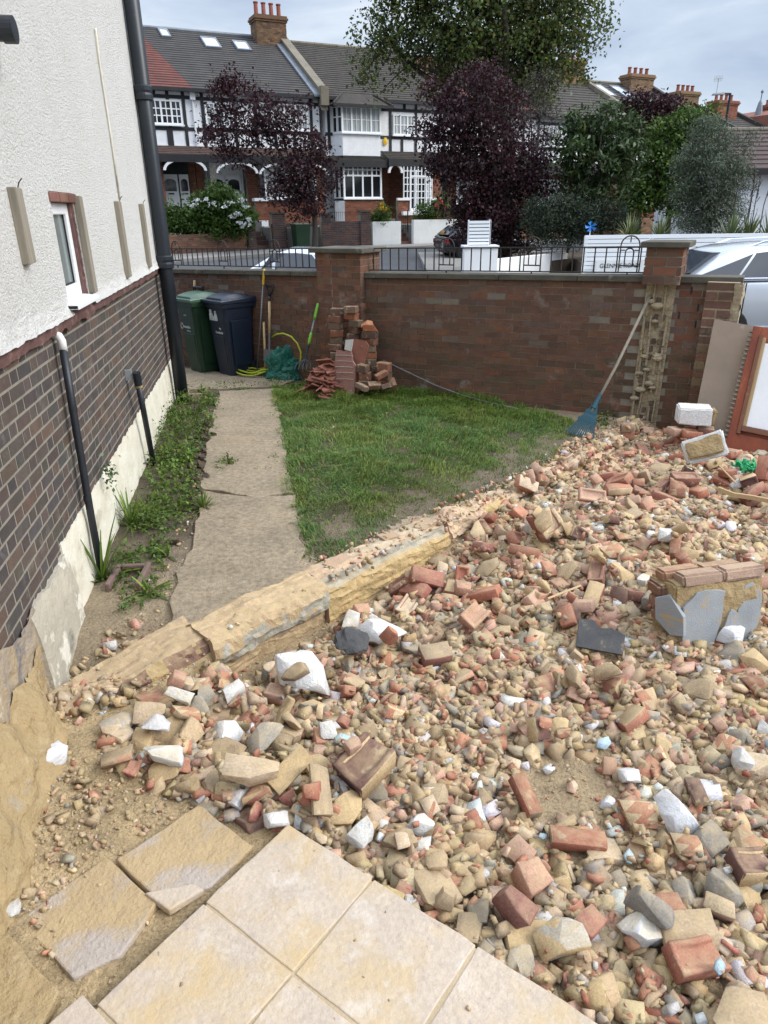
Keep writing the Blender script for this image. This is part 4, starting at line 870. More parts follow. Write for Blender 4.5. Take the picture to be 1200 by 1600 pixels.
    canopy(h2, 12.45, 16.9, 4.95, 4.5, 'roof_brown', 1.0); canopy(h2, 9.34, 12.44, 4.66, 4.42, 'roof_brown', .9)
    a = MB(); a.lathe([(.001, 0), (.11, 0), (.16, .03), (.16, .06), (.001, .09)], 12); ao = a.build('alarm_box', 'alarm_yellow', h2); ao.rotation_euler = (pi / 2, 0, 0); ao.location = (12.72, -.02, 5.42); ao.scale = (.8, 1.2, 1)
    arch(h2, 12.55, 13.2, 3.85, .35, -.95)
    lower_brick(h2, 12.46, 13.1, 1.2, 4.5, .3); lower_brick(h2, 13.1, 16.9, 1.2, 4.5, .9); lower_brick(h2, 13.02, 13.72, 1.2, 2.5, -1.0); lower_brick(h2, 15.14, 15.7, 1.2, 4.3, -1.0)
    m = MB(); m.box(12.95, 13.75, -1.08, -.9, 2.5, 2.62); m.box(14.95, 15.75, -1.08, -.9, 2.5, 2.62); m.box(13.2, 15.1, -1.25, -.9, 1.75, 1.95); m.build('porch_sill', 'white_paint', h2)
    # glazed porch
    mb = MB()
    for x in np.linspace(13.35, 15.1, 9): mb.box(x - .025, x + .025, -1.03, -.97, (1.95 if 13.75 < x < 14.95 else 2.62), 4.25)
    for z in (2.62, 2.95, 3.3, 3.62, 3.95, 4.22): mb.box(13.32, 15.13, -1.025, -.975, z - .022, z + .022)
    for x in (13.75, 14.08, 14.75, 14.98): mb.box(x - .04, x + .04, -1.06, -.95, 1.95, 4.0)
    mb.box(13.72, 15.0, -1.06, -.95, 1.95, 2.1); mb.box(13.72, 15.0, -1.05, -.96, 3.66, 3.74)
    po = mb.build('porch', 'upvc', h2)
    g = MB(); g.box(13.34, 15.1, -.985, -.98, 1.95, 4.24); g.build('pane', 'dark_pane', po)
    l = MB(); l.box(14.27, 14.55, -1.075, -1.06, 1.99, 2.06); l.build('letterbox', 'rubber', po)
    door(h2, 15.85, 16.75, 1.95, 3.9, .8); m = MB(); m.box(15.75, 16.85, .82, .89, 1.9, 4.35); m.build('door_frame', 'upvc', h2)
    g = MB(); g.box(15.98, 16.62, .74, .755, 2.6, 3.75); g.build('pane', 'dark_pane', h2)
    # --- plainer houses further along, stepping down
    for (x0, x1, ze_, zr_, rm, lab, ch, sk) in (
        (16.92, 22.6, 7.2, 10.55, 'roof_red', 'house with faded red roof behind the tall green tree', None, None),
        (22.62, 30.2, 6.95, 10.1, 'roof_brown', 'mock timbered house with dark roof ending in a parapet behind the glossy dark tree', (28.3, 30.1, 10.0, 11.05), None),
        (30.22, 36.4, 6.8, 10.0, 'roof_brown', 'house with two pale skylights in its dark roof above the trees', (34.2, 36.3, 9.7, 10.55), (30.9, 33.0)),
        (36.42, 40.6, 6.1, 9.15, 'roof_brown', 'distant house with a brown brick chimney of four pots', (39.0, 40.9, 8.9, 9.75), None),
        (40.92, 46.0, 5.7, 8.55, 'roof_brown', 'distant house with a red brick chimney and aerial beside the street lamp', (43.0, 45.1, 8.2, 9.35), None)):
        h = thing('terraced_house', lab, 'house', FP, F_ROT, GR); dz = ze_ - 7.3
        roof(h, 'roof', rm, x0, x1, ze_, zr_, 16); house_body(h, x0, x1, ze_, mid=4.5 + dz)
        w = x1 - x0
        posts(h, [x0 + .2, x0 + w * .36, x0 + w * .52, x0 + w * .85], [(x0, x1, ze_ - .32), (x0, x1, ze_ - 1.65)], 0, 4.9 + dz, ze_)
        win(h, x0 + w * .56, x0 + w * .8, ze_ - 1.5, ze_ - .45, -.03, 3, 2, 'curtain_pane'); win(h, x0 + w * .08, x0 + w * .33, ze_ - 1.5, ze_ - .45, -.03, 3, 2, 'curtain_pane')
        canopy(h, x0, x1, 4.9 + dz, 4.5 + dz, 'roof_brown'); lower_brick(h, x0, x1, .9, 4.45 + dz, .4)
        win(h, x0 + w * .1, x0 + w * .4, 2.4 + dz * .5, 4 + dz, .36, 3, 2, 'curtain_pane'); door(h, x0 + w * .6, x0 + w * .75, 1.9 + dz, 3.9 + dz, .33)
        if ch: chimney(h, *ch, 5.6, 4, 1.1, ((.21, .13, .07), (.17, .105, .06), (.24, .15, .085)) if x0 < 40 else ((.24, .085, .05), (.2, .07, .045), (.27, .1, .06)), .45, x0 > 40)
        if sk:
            skylight(h, sk[0], sk[0] + .85, .62, .9, ze_, zr_); skylight(h, sk[1] - .5, sk[1] + .35, .62, .9, ze_, zr_)
        if 22 < x0 < 31 or x0 > 36.3:
            m = MB(); m.prism([(EAVE_Y - .1, ze_ - .5), (RIDGE_Y, zr_ - .5), (RIDGE_Y, zr_ + .28), (EAVE_Y - .1, ze_ + .28)], 'x', x1 - .05, x1 + .25); m.build('parapet', 'roof_brown' if x0 > 30 else 'stone_cap', h)
    g = thing('gabled_house', 'distant red brick gable with a pale finial and chimney at the end of the terrace', 'house', FP, F_ROT, GR)
    mb = MB(); mb.prism([(46.2, 3), (49.5, 3), (49.5, 8.1), (48.4, 8.9), (46.2, 8.3)], 'y', 2, 8, (.24, .10, .07)); mb.build('brick_wall', 'far_brick', g)
    m = MB(); m.lathe([(.28, 0), (.30, .15), (.24, .6), (.14, 1.1), (.04, 1.3), (.04, 1.7), (.10, 1.75), (.10, 1.85), (.02, 1.95)], 10, (46.9, 4.6, 8.2)); m.build('finial', 'lead', g)
    chimney(g, 48.2, 50.2, 8.0, 9.25, 5.2, 4, 1.1, ((.24, .085, .05), (.2, .07, .045), (.27, .1, .06)), .35)
    # --- raised front gardens and their walls
    mb = MB(); 
    for (a, b) in ((-14, 3.3), (4.6, 11.15), (11.85, 60)):
        mb.box(a, b, -4.75, 1.2, -.4, 1.32 if b > 4 else 1.0)
    mb.box(3.3, 4.6, -3.2, 1.2, -.4, 1.6); mb.box(11.15, 11.85, -3.0, 1.2, -.4, 1.6)
    o = mb.build('front_gardens', 'street_ground'); o.location = FP; o.rotation_euler = (0, 0, F_ROT); tag(o, 'raised front gardens of the terrace', 'gardens', kind='structure')
    GW = 'front garden walls of the terrace'
    def gwall(x0, x1, z0, z1, pal, lab, piers=(), m='far_brick', th=.23, capm=None, off=-5.0, pz=.25):
        t = thing('garden_wall', lab, 'wall', FP + FD * ((x0 + x1) / 2) + FN * (-off) , F_ROT, GW); c = (x0 + x1) / 2
        mb = MB()
        if pal:
            mb.box(x0 - c, x1 - c, .01, th, z0, z1, (1, 1, 1), 1); bricks(mb, x0 - c, x1 - c, z0, z1, 0, pal, seed=int(abs(x0) * 5), L=.24, Hc=.08, jt=.012); mb.build('brickwork', [m, 'brick_mortar'], t)
        else: mb.box(x0 - c, x1 - c, 0, th, z0, z1); mb.build('rendered_wall', 'white_render', t, bevel=.01)
        for (px, w, zt) in piers:
            p = MB(); p.box(px - c + .01, px + w - c - .01, -.07, th + .06, z0, zt, (1, 1, 1), 1); bricks(p, px - c, px + w - c, z0, zt, -.08, pal, seed=int(px * 9), L=.24, Hc=.08, jt=.012); po = p.build('pier', [m, 'brick_mortar'], t)
            q = MB(); q.box(px - c - .04, px + w - c + .04, -.13, th + .1, zt, zt + .07); q.build('cap', 'coping_stone', po)
        if capm: q = MB(); q.box(x0 - c, x1 - c, -.03, th + .03, z1, z1 + .05); q.build('coping', capm, t)
        return t
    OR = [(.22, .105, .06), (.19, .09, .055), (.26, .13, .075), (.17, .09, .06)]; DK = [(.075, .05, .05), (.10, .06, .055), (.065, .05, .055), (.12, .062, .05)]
    gwall(-9, 3.3, .2, 1.12, OR, 'orange brick garden wall under the white hydrangea')
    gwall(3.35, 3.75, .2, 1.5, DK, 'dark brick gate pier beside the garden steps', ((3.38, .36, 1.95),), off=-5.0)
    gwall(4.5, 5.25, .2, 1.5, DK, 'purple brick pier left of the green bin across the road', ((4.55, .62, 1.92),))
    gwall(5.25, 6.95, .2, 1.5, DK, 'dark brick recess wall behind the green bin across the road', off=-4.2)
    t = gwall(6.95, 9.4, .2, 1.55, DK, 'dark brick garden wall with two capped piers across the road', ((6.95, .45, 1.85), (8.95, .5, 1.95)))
    r = MB()
    for i in range(14): r.tube([(-.7 + i * .105, .12, 1.55), (-.7 + i * .105, .12, 1.95)], .01, 4)
    r.tube([(-.75, .12, 1.95), (.75, .12, 1.95)], .012, 4); r.build('iron_rail', 'iron', t)
    gwall(9.6, 11.15, .15, 1.5, None, 'short white rendered garden wall left of the steps'); gwall(11.85, 14.75, .15, 1.55, None, 'long white rendered garden wall right of the steps')
    gwall(14.8, 30, .15, 1.4, OR, 'brick garden wall behind the large purple tree')
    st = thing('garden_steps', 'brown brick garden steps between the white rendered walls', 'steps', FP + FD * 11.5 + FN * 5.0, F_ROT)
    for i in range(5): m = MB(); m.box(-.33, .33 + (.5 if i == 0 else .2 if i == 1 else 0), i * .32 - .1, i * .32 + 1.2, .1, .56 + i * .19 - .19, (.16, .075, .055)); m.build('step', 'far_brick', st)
    s2 = thing('garden_steps', 'dark brick steps between the dark gate piers', 'steps', FP + FD * 4.1 + FN * 5.0, F_ROT)
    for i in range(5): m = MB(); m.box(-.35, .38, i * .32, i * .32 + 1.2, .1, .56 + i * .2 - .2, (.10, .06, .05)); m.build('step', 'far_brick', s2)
    gt = thing('garden_gate', 'black iron garden gate at the top of the brown steps', 'gate', FP + FD * 11.5 + FN * 4.4, F_ROT)
    m = MB()
    for i in range(7): m.tube([(-.33 + i * .11, 0, 1.0), (-.33 + i * .11, 0, 2.0 if i in (0, 6) else 1.8)], .014 if 0 < i < 6 else .035, 5)
    m.tube([(-.33, 0, 1.15), (.33, 0, 1.15)], .014, 5); m.tube([(-.33, 0, 1.75), (.33, 0, 1.75)], .014, 5); m.build('gate_bars', 'iron', gt)
terrace()

# ------------------------------------------------------------------ trees and plants
def unit(n): v = RNG.normal(size=(n, 3)); return v / np.linalg.norm(v, axis=1, keepdims=True)
def leaves(C, size, aspect=.5, up=.3, jitter=.35, dirs=None, fold=.25):
    """leaf blades (folded diamonds: two quads' worth in four corners) at centres C."""
    n = len(C); d = unit(n) if dirs is None else dirs; d = d + np.array([0, 0, -.1]); d /= np.linalg.norm(d, axis=1, keepdims=True)
    nrm = unit(n); nrm[:, 2] = np.abs(nrm[:, 2]) + up; sd = np.cross(d, nrm); sd /= np.linalg.norm(sd, axis=1, keepdims=True) + 1e-9
    nn = np.cross(sd, d); L = size * (1 + jitter * RNG.uniform(-1, 1, (n, 1))); Wd = L * aspect
    a = C - d * L * .5; b = C + sd * Wd * .5 + nn * Wd * fold; c = C + d * L * .5 - nn * L * .06; e = C - sd * Wd * .5 + nn * Wd * fold
    V = np.stack([a, b, c, e], 1).reshape(-1, 3); Fc = np.arange(4 * n).reshape(n, 4); return V, Fc
def crown_points(blobs, nclump, per, cr, shell=.55):
    w = np.array([b[3] ** 2.2 for b in blobs]); w /= w.sum(); idx = RNG.choice(len(blobs), nclump, p=w)
    B = np.array([b[:4] for b in blobs]); u = unit(nclump); rad = shell + (1 - shell) * RNG.random((nclump, 1)); rad = np.where(RNG.random((nclump, 1)) < .3, RNG.random((nclump, 1)) ** .5, rad)
    sq = np.array([(1, 1, b[4] if len(b) > 4 else 1) for b in blobs])[idx]
    cc = B[idx, :3] + u * rad * B[idx, 3:4] * sq
    pts = cc[:, None, :] + RNG.normal(size=(nclump, per, 3)) * cr * np.array([1, 1, .75]) * RNG.uniform(.6, 1.3, (nclump, 1, 1))
    tint = np.repeat(RNG.uniform(.65, 1.35, (nclump, 1)), per, 1).reshape(-1)
    return pts.reshape(-1, 3), tint, cc
def leafcol(tint, hue=.12, vivid=None):
    n = len(tint); c = np.ones((n, 3)) * (tint * RNG.uniform(.75, 1.25, n))[:, None]; c *= 1 + hue * RNG.uniform(-1, 1, (n, 3)); 
    if vivid is not None:
        k = RNG.random(n) < vivid[0]; c[k] *= np.array(vivid[1])
    return c
def limb_path(a, b, bend=.12, n=6):
    a, b = Vector(a), Vector(b); L = (b - a).length; o = Vector((rj(-1, 1), rj(-1, 1), rj(.1, .8))) * L * bend
    return [a.lerp(b, i / (n - 1)) + o * sin(pi * i / (n - 1)) + Vector((fbm(a.x + i, b.y), fbm(b.x, i), 0)) * L * .02 for i in range(n)]
def tree(label, base, fork, blobs, leaf, nclump, per, lsize, cr, trunk_r, aspect=.5, cat='tree', name='tree', group=None, nlimb=9, hue=.12, twigs=40, vivid=None, shell=.55, up=.3):
    t = thing(name, label, cat, base, 0, group); b0 = Vector(base)
    core = list(blobs)
    for b in core:                                     # ragged outline: small satellite sprays on each mass
        for _ in range(3):
            d = Vector((rj(-1, 1), rj(-1, 1), rj(-.6, 1))).normalized() * b[3] * rj(.9, 1.22); blobs = blobs + [(b[0] + d.x, b[1] + d.y, b[2] + d.z, b[3] * rj(.22, .40), 1)]
    pts, tint, cc = crown_points([(b[0] - b0.x, b[1] - b0.y, b[2] - b0.z) + tuple(b[3:]) for b in blobs], nclump, per, cr, shell)
    V, Fc = leaves(pts, lsize, aspect, up); npmesh('crown', V, Fc, leaf, leafcol(tint, hue, vivid), t)
    mb = MB(); fk = Vector(fork) - b0; tp = limb_path((0, 0, -.1), fk, .04, 7)
    mb.tube(tp, [trunk_r * (1.25 - .5 * i / 6) for i in range(7)], 9)
    order = sorted(range(len(blobs)), key=lambda i: -blobs[i][3])[:nlimb]
    for i in order:
        b = blobs[i]; e = Vector(b[:3]) - b0; pth = limb_path(fk, e, .12, 6); mb.tube(pth, [trunk_r * .55 * (1 - .15 * k) for k in range(6)], 6)
    for i in range(twigs):
        c = Vector(cc[random.randrange(len(cc))]); b = min((Vector(blobs[k][:3]) - b0 for k in order), key=lambda q: (q - c).length)
        mb.tube(limb_path(b, c, .1, 4), [trunk_r * .16, trunk_r * .12, trunk_r * .09, trunk_r * .05], 4)
    mb.build('trunk', 'bark', t, smooth=True); return t
def pxb(lst, Y):
    out = []
    for q in lst:
        u, v, r = q[:3]; dy = q[3] if len(q) > 3 else 0; p = yp(u, v, Y + dy); dep = (p - EYEP).dot(W_AX); out.append((p.x, p.y, p.z, r * dep / F_PX, q[4] if len(q) > 4 else 1))
    return out
def gz(x, y): return street_z(x, y)
random.seed(21)
bs = yp(489, 386, 31.5); tree('small purple leaved street tree in front of the dark brick garden wall', (bs.x, bs.y, gz(bs.x, bs.y)), tuple(yp(489, 318, 31.5)),
     pxb([(365, 150, 30), (345, 195, 28), (400, 185, 36), (440, 215, 34), (372, 235, 26), (480, 245, 34), (455, 275, 32), (430, 295, 22), (506, 280, 28), (470, 312, 30), (495, 235, 20, 0, .8), (360, 130, 15), (420, 165, 20), (330, 220, 13), (492, 325, 22), (462, 175, 13), (350, 245, 10)], 31.5), 'leaf_purple', 430, 22, .14, .24, .12, .6, nlimb=12, twigs=110)
bs = yp(790, 400, 24); tree('large dense purple leaved tree behind the white slatted screen', (bs.x, bs.y, .3), tuple(yp(788, 330, 24)),
     pxb([(740, 165, 55), (700, 190, 45), (770, 190, 55), (700, 240, 50), (760, 250, 65), (820, 245, 40), (830, 275, 36), (735, 300, 55), (795, 310, 58), (840, 300, 24), (760, 345, 48), (810, 360, 38), (740, 350, 30), (745, 128, 26), (690, 150, 20), (845, 250, 14), (668, 205, 22), (790, 385, 30), (755, 120, 16)], 24), 'leaf_purple', 1050, 22, .11, .18, .20, .6, nlimb=14, twigs=120)
bs = yp(800, 400, 33.5); tree('tall green leaved tree rising above the terrace roofs', (bs.x, bs.y, gz(bs.x, bs.y)), tuple(yp(790, 190, 33.5)),
     pxb([(740, 30, 95), (650, 10, 60), (830, 20, 80), (690, 70, 55), (780, 80, 75), (870, 30, 55), (860, 85, 50), (600, 60, 38), (570, 85, 26), (640, 100, 34), (905, 5, 38), (740, -70, 100), (850, -60, 80), (640, -50, 70), (845, 130, 34), (890, 110, 22), (905, 60, 16), (560, 62, 14), (575, 115, 16), (588, 140, 12), (565, 150, 9), (700, 125, 30), (800, 140, 40), (935, 12, 14), (670, 140, 18), (740, -140, 110)], 33.5), 'leaf_green', 2400, 20, .16, .27, .30, .62, nlimb=20, twigs=160, hue=.18, vivid=(.12, (1.7, 1.5, .8)), shell=.35)
bs = yp(830, 380, 29.5); tree('wispy grey brown shrub between the purple tree and the roofs', (bs.x, bs.y, gz(bs.x, bs.y)), tuple(yp(830, 300, 29.5)),
     pxb([(830, 150, 26), (850, 180, 26), (815, 195, 24), (835, 230, 26), (845, 120, 16), (860, 215, 16), (840, 260, 20)], 29.5), 'leaf_grey', 330, 20, .08, .22, .06, .35, nlimb=7, twigs=220) if leafmat('leaf_grey', (.070, .058, .048), (.05, .042, .036)) is None else 0
bs = yp(942, 352, 23.5); tree('dark glossy broad leaved evergreen tree behind the white slatted fence', (bs.x, bs.y, .5), tuple(yp(940, 315, 23.5)),
     pxb([(935, 205, 38), (900, 225, 34), (965, 220, 36), (930, 255, 48), (890, 265, 28), (975, 250, 26), (985, 205, 17), (905, 195, 18), (955, 285, 34), (915, 305, 32), (885, 310, 22), (885, 190, 10), (1000, 230, 9), (945, 178, 14)], 23.5), 'leaf_dark', 420, 15, .20, .17, .07, .36, nlimb=12, twigs=70, vivid=(.10, (1.9, 1.7, 1.3)))
bs = yp(1000, 360, 33); tree('purple leaved tree partly hidden behind the bright green tree', (bs.x, bs.y, gz(bs.x, bs.y)), tuple(yp(1010, 240, 33)),
     pxb([(985, 175, 22), (1005, 185, 26), (1035, 180, 26), (1055, 175, 16), (1020, 200, 26), (1000, 215, 22), (980, 160, 9), (1035, 160, 9), (1045, 200, 20)], 33), 'leaf_purple', 330, 20, .14, .2, .1, .6, twigs=40)
bs = yp(1045, 360, 26.5); tree('bright green leafy tree between the glossy evergreen and the olive', (bs.x, bs.y, .6), tuple(yp(1045, 310, 26.5)),
     pxb([(1075, 200, 30), (1040, 220, 32), (1095, 190, 22), (1015, 245, 26), (1060, 245, 38), (1000, 275, 26), (1035, 285, 36), (1010, 310, 28), (1060, 310, 34), (985, 300, 18), (1110, 200, 18), (1115, 175, 9), (1122, 160, 6), (985, 325, 20)], 26.5), 'leaf_bright', 520, 20, .13, .17, .09, .6, twigs=60, vivid=(.12, (1.5, 1.25, .8)))
bs = yp(1110, 366, 21.8); tree('grey green olive tree behind the white slatted fence', (bs.x, bs.y, .5), tuple(yp(1108, 340, 21.8)),
     pxb([(1110, 225, 34), (1085, 250, 32), (1140, 250, 34), (1110, 275, 46), (1075, 290, 26), (1150, 290, 26), (1110, 320, 40), (1080, 335, 26), (1140, 335, 28), (1105, 198, 14), (1130, 208, 16), (1165, 265, 10), (1060, 305, 12), (1090, 350, 20), (1125, 352, 20), (1085, 215, 10)], 21.8), 'leaf_olive', 1150, 26, .09, .12, .07, .22, nlimb=12, twigs=120, vivid=(.25, (1.35, 1.35, 1.4)))
def shrub(label, Y, lst, leaf, nclump, per, ls, cr, asp=.5, z=None, name='shrub', vivid=None, cat='shrub'):
    bl = pxb(lst, Y); cx = sum(b[0] for b in bl) / len(bl); zb = min(b[2] - b[3] for b in bl) if z is None else z
    return tree(label, (cx, Y, zb), (cx, Y, zb + .3), bl, leaf, nclump, per, ls, cr, .035, asp, cat, name, nlimb=8, twigs=30, vivid=vivid)
shrub('low dark green feathery hedge shrub under the purple tree', 22.6, [(865, 335, 28), (900, 340, 26), (840, 345, 24), (925, 350, 22), (880, 360, 28), (850, 370, 18), (905, 368, 18), (940, 335, 20), (965, 345, 20), (835, 325, 14)], 'leaf_hedge', 900, 26, .085, .13, .28)
h = shrub('big green hydrangea bush with white flower heads', 33.8, [(310, 335, 24), (340, 320, 24), (365, 335, 22), (385, 340, 12), (325, 350, 24), (355, 352, 22), (380, 352, 12), (345, 303, 12), (318, 312, 9)], 'leaf_bright', 330, 20, .17, .22, .65)
def head(par, pts_, spread, size, m, asp=.9):
    """one flower head: a small ball of petals, its own part."""
    c = np.array(pts_); P = c + RNG.normal(size=(22, 3)) * np.array(spread); a, b = leaves(P, size, asp, 1.0); npmesh('flower_head', a, b, m, np.ones((22, 3)), par)
for (u, v, r) in ((349, 320, 9), (378, 313, 5), (374, 334, 5), (362, 338, 5), (388, 342, 4), (384, 323, 4), (331, 318, 6), (310, 314, 6), (322, 312, 5), (301, 321, 5), (374, 348, 4), (387, 350, 5), (379, 355, 3), (363, 317, 3)):
    head(h, yp(u, v, 33.8 - .95) - Vector(h.location), (r * .018, r * .010, r * .009), .10, 'petal')
shrub('light green shrub at the corner of the house wall', 33.3, [(268, 335, 12), (275, 352, 14), (292, 348, 14), (262, 352, 10)], 'leaf_bright', 110, 20, .15, .2, .6)
shrub('green garden shrub left of the glazed porch', 37.2, [(590, 338, 9), (600, 342, 8), (583, 343, 7)], 'leaf_bright', 60, 18, .12, .14, .5)
sh = shrub('green garden shrub with red roses above the white wall', 38.6, [(660, 334, 12), (680, 330, 14), (690, 318, 12), (672, 340, 9), (700, 330, 10), (652, 342, 6)], 'leaf_bright', 130, 18, .12, .16, .5)
for u, v in ((687, 312), (692, 318), (683, 322), (697, 325)): head(sh, yp(u, v, 38.0) - Vector(sh.location), (.05, .05, .05), .09, 'flower_pink')
sy = shrub('yellow rose bush beside the bay window', 36.9, [(597, 322, 5), (603, 328, 5), (600, 335, 6)], 'leaf_bright', 30, 14, .1, .12, .5)
for u, v in ((597, 320), (603, 327), (596, 326)): head(sy, yp(u, v, 36.5) - Vector(sy.location), (.06, .05, .05), .10, 'alarm_yellow')
so = shrub('small orange flowered plant behind the dark car', 31.5, [(722, 345, 6), (718, 338, 6), (722, 355, 4)], 'leaf_dark', 30, 14, .1, .12, .5)
mat('orange_petal', (.55, .16, .03), None, 3, .6, 0)
for u, v in ((722, 347), (720, 352), (724, 356)): head(so, yp(u, v, 31.1) - Vector(so.location), (.05, .05, .05), .09, 'orange_petal')
def spiky(label, base, n, L, w, spread, leafm, name='yucca', droop=.25, seed=0, cat='plant'):
    t = thing(name, label, cat, base); rnd = random.Random(seed); V = []; Fc = []; C = []
    for i in range(n):
        az = rnd.uniform(0, 2 * pi); el = rnd.uniform(spread[0], spread[1]); l = L * rnd.uniform(.7, 1.1); d = Vector((cos(az) * cos(el), sin(az) * cos(el), sin(el))); s = d.cross(Vector((0, 0, 1))).normalized(); k = rnd.uniform(.6, 1.3); yel = rnd.random() < .25
        for j in range(4):
            f = j / 3; p = d * (l * f) + Vector((0, 0, -droop * l * f * f * cos(el))); ww = w * (1 - f ** 1.6) * (.75 if j == 0 else 1) + .002
            V += [tuple(p - s * ww + Vector((0, 0, ww * .5))), tuple(p + s * ww + Vector((0, 0, ww * .5)))]
        o = i * 8
        for j in range(3): Fc.append((o + 2 * j, o + 2 * j + 1, o + 2 * j + 3, o + 2 * j + 2)); C.append((k * 1.7, k * 1.45, k * 1.0) if yel else (k, k, k))
    npmesh('leaf_rosette', V, Fc, leafm, np.array(C), t); return t
bs = yp(985, 372, 20.4); spiky('spiky yucca left of the olive tree above the fence', (bs.x, bs.y, bs.z - .08), 130, .78, .022, (.05, 1.45), 'leaf_yucca', seed=1)
bs = yp(1030, 372, 20.8); spiky('spiky yucca in front of the olive tree trunk', (bs.x, bs.y, bs.z - .08), 110, .78, .022, (.05, 1.4), 'leaf_yucca', seed=2)
for i, (u, lab) in enumerate(((1140, 'strap leaved flax plant just right of the olive tree'), (1168, 'strap leaved flax plant below the white outbuilding wall'), (1200, 'strap leaved flax plant at the right edge behind the fence'))):
    bs = yp(u, 374, 20.6 + .3 * i); t = spiky(lab, (bs.x, bs.y, bs.z - .1), 46, 1.0, .034, (.45, 1.4), 'leaf_yucca', 'flax_plant', .35, 5 + i)
    mb = MB()
    for k in range(3 if i else 1):
        x = rj(-.25, .25); top = Vector((x + rj(-.1, .35), rj(-.1, .1), rj(1.6, 2.3))); mb.tube(limb_path((x, 0, 0), top, .05, 5), [.016, .015, .013, .011, .008], 5)
        for q in range(7): a_ = Vector((x, 0, 0)).lerp(top, .6 + .055 * q); mb.tube([a_, a_ + Vector((rj(-.14, .14), rj(-.1, .1), rj(.06, .14)))], [.009, .012], 4)
    mb.build('flower_stalk', 'bark', t)

# ------------------------------------------------------------------ white fenced corner plot
mb = MB(); g_ = [(2.5, 20.6), (3.3, 20.4), (6.2, 23.6), (5.45, 19.75), (30, 19.75), (30, 30), (9, 31), (3.2, 27)]
mb.prism([(3.0, 20.35), (6.1, 23.4), (5.6, 19.72), (28, 19.72), (28, 30), (9, 30), (3.0, 25)], 'z', -.5, .52); o = mb.build('garden_bed', 'soil_clod'); tag(o, 'dark soil bed of the corner garden', 'garden bed', kind='structure')
fe = thing('slatted_fence', 'white horizontal slatted fence of the corner plot behind the silver car', 'fence', (5.33, 19.5, -.27))
for i in range(14):
    m = MB(); z0 = 1.595 - .108 * (i + 1); m.box(.0, 8.5, -.012, .012, z0 + .012, z0 + .106); m.build('slat', 'fence_white', fe, bevel=.003)
for x in (.05, 1.75, 3.5, 5.2, 6.9): m = MB(); m.box(x - .045, x + .045, .014, .10, -.05, 1.58); m.build('post', 'fence_white', fe)
m = MB(); m.box(.0, 8.5, .104, .112, 0, 1.5); m.build('gap_shade_sheet', 'fence_shade', fe) if mat('fence_shade', (.055, .06, .065), None, 3, .9, 0) else 0  # added dark sheet, stands in for the shade in the slat gaps
sg = thing('street_sign', 'white street nameplate reading GLENNIE ROAD on the slatted fence', 'sign', (6.29, 19.46, .55))
m = MB(); m.box(-.64, .64, -.02, .0, -.19, .16); m.build('plate', 'sign_white', sg, bevel=.004)
textmesh('lettering', 'GLENNIE ROAD', .15, 'sign_black', sg, Matrix.Translation((0, -.024, .015)) @ Matrix.Rotation(pi / 2, 4, 'X'), .002, sx=.98)
lb = thing('low_wall', 'low white rendered wall running from the screen base to the slatted fence', 'wall', (3.12, 20.12, -.3), atan2(3.35, 2.9))
m = MB(); m.box(0, 4.2, 0, .2, -.1, 1.02); m.build('rendered_wall', 'white_paint', lb, bevel=.01)
pb = thing('screen_base', 'white painted square pier carrying the slatted screen', 'pier', (2.70, 20.2, -.32))
m = MB(); m.box(-.45, .45, -.2, .45, -.1, 1.33); m.box(-.48, .48, -.23, .48, 1.33, 1.40); m.build('pier', 'white_paint', pb, bevel=.008)
sc_ = thing('slatted_screen', 'small white slatted screen standing on the white pier', 'screen', (2.66, 20.15, 1.08))
for i in range(7): m = MB(); m.box(-.29, .27, -.012, .012, .018 + i * .088, .085 + i * .088); m.build('slat', 'fence_white', sc_)
for x in (-.30, .27): m = MB(); m.box(x - .02, x + .02, .013, .06, 0, .64); m.build('post', 'fence_white', sc_)
m = MB(); m.box(.272, .30, .013, .5, .0, .63); m.build('side_panel', 'fence_white', sc_)
m = MB(); m.box(-.29, .27, .062, .075, 0, .63); m.build('gap_shade_sheet', 'fence_shade', sc_)  # dark sheet added behind the screen so its gaps read as shaded
pw = thing('pinwheel', 'blue toy pinwheel on a stick above the end of the white fence', 'toy', tuple(yp(921, 372, 19.7)))
m = MB(); m.tube([(0, 0, -.2), (0, 0, .30)], .012, 6); m.build('stick', 'fence_white', pw)
m = MB()
for k in range(5): a = 2 * pi * k / 5 + .3; m.add([(0, -.02, .28), (.17 * cos(a), -.03, .28 + .14 * sin(a)), (.15 * cos(a + .7), -.07, .28 + .12 * sin(a + .7)), (.04 * cos(a + .9), -.05, .28 + .04 * sin(a + .9))], [(0, 1, 2, 3)]); m.add([(0, -.03, .28), (.17 * cos(a), -.04, .28 + .14 * sin(a)), (.10 * cos(a + .5), -.035, .28 + .08 * sin(a + .5))], [(0, 2, 1)])
m.build('blades', 'toy_blue', pw)
ou = thing('outbuilding', 'white painted brick outbuilding with brown tiled roof at the right edge', 'building', (12.3, 28, 0))
m = MB(); m.box(0, 9, .2, 6, 0, 3.22); m.build('wall', 'far_white_brick', ou) if mat('far_white_brick', (.74, .76, .80), (.66, .68, .72), 3, .8, .3, 20) else 0
ob = roof(ou, 'roof', 'roof_outb', -.5, 9.2, 3.2, 4.72, 9, y0=-.15, y1=3.2, back=True) if mat('roof_outb', (.085, .055, .05), (.06, .042, .038), 3, .9, .3, 20) else 0
m = MB(); m.box(-.5, 9.2, -.2, -.12, 3.02, 3.2); m.build('gutter', 'timber', ou)
lp = thing('street_lamp', 'dark street lamp with a short arm above the bright green tree', 'street lamp', (18.35, 42, .4))
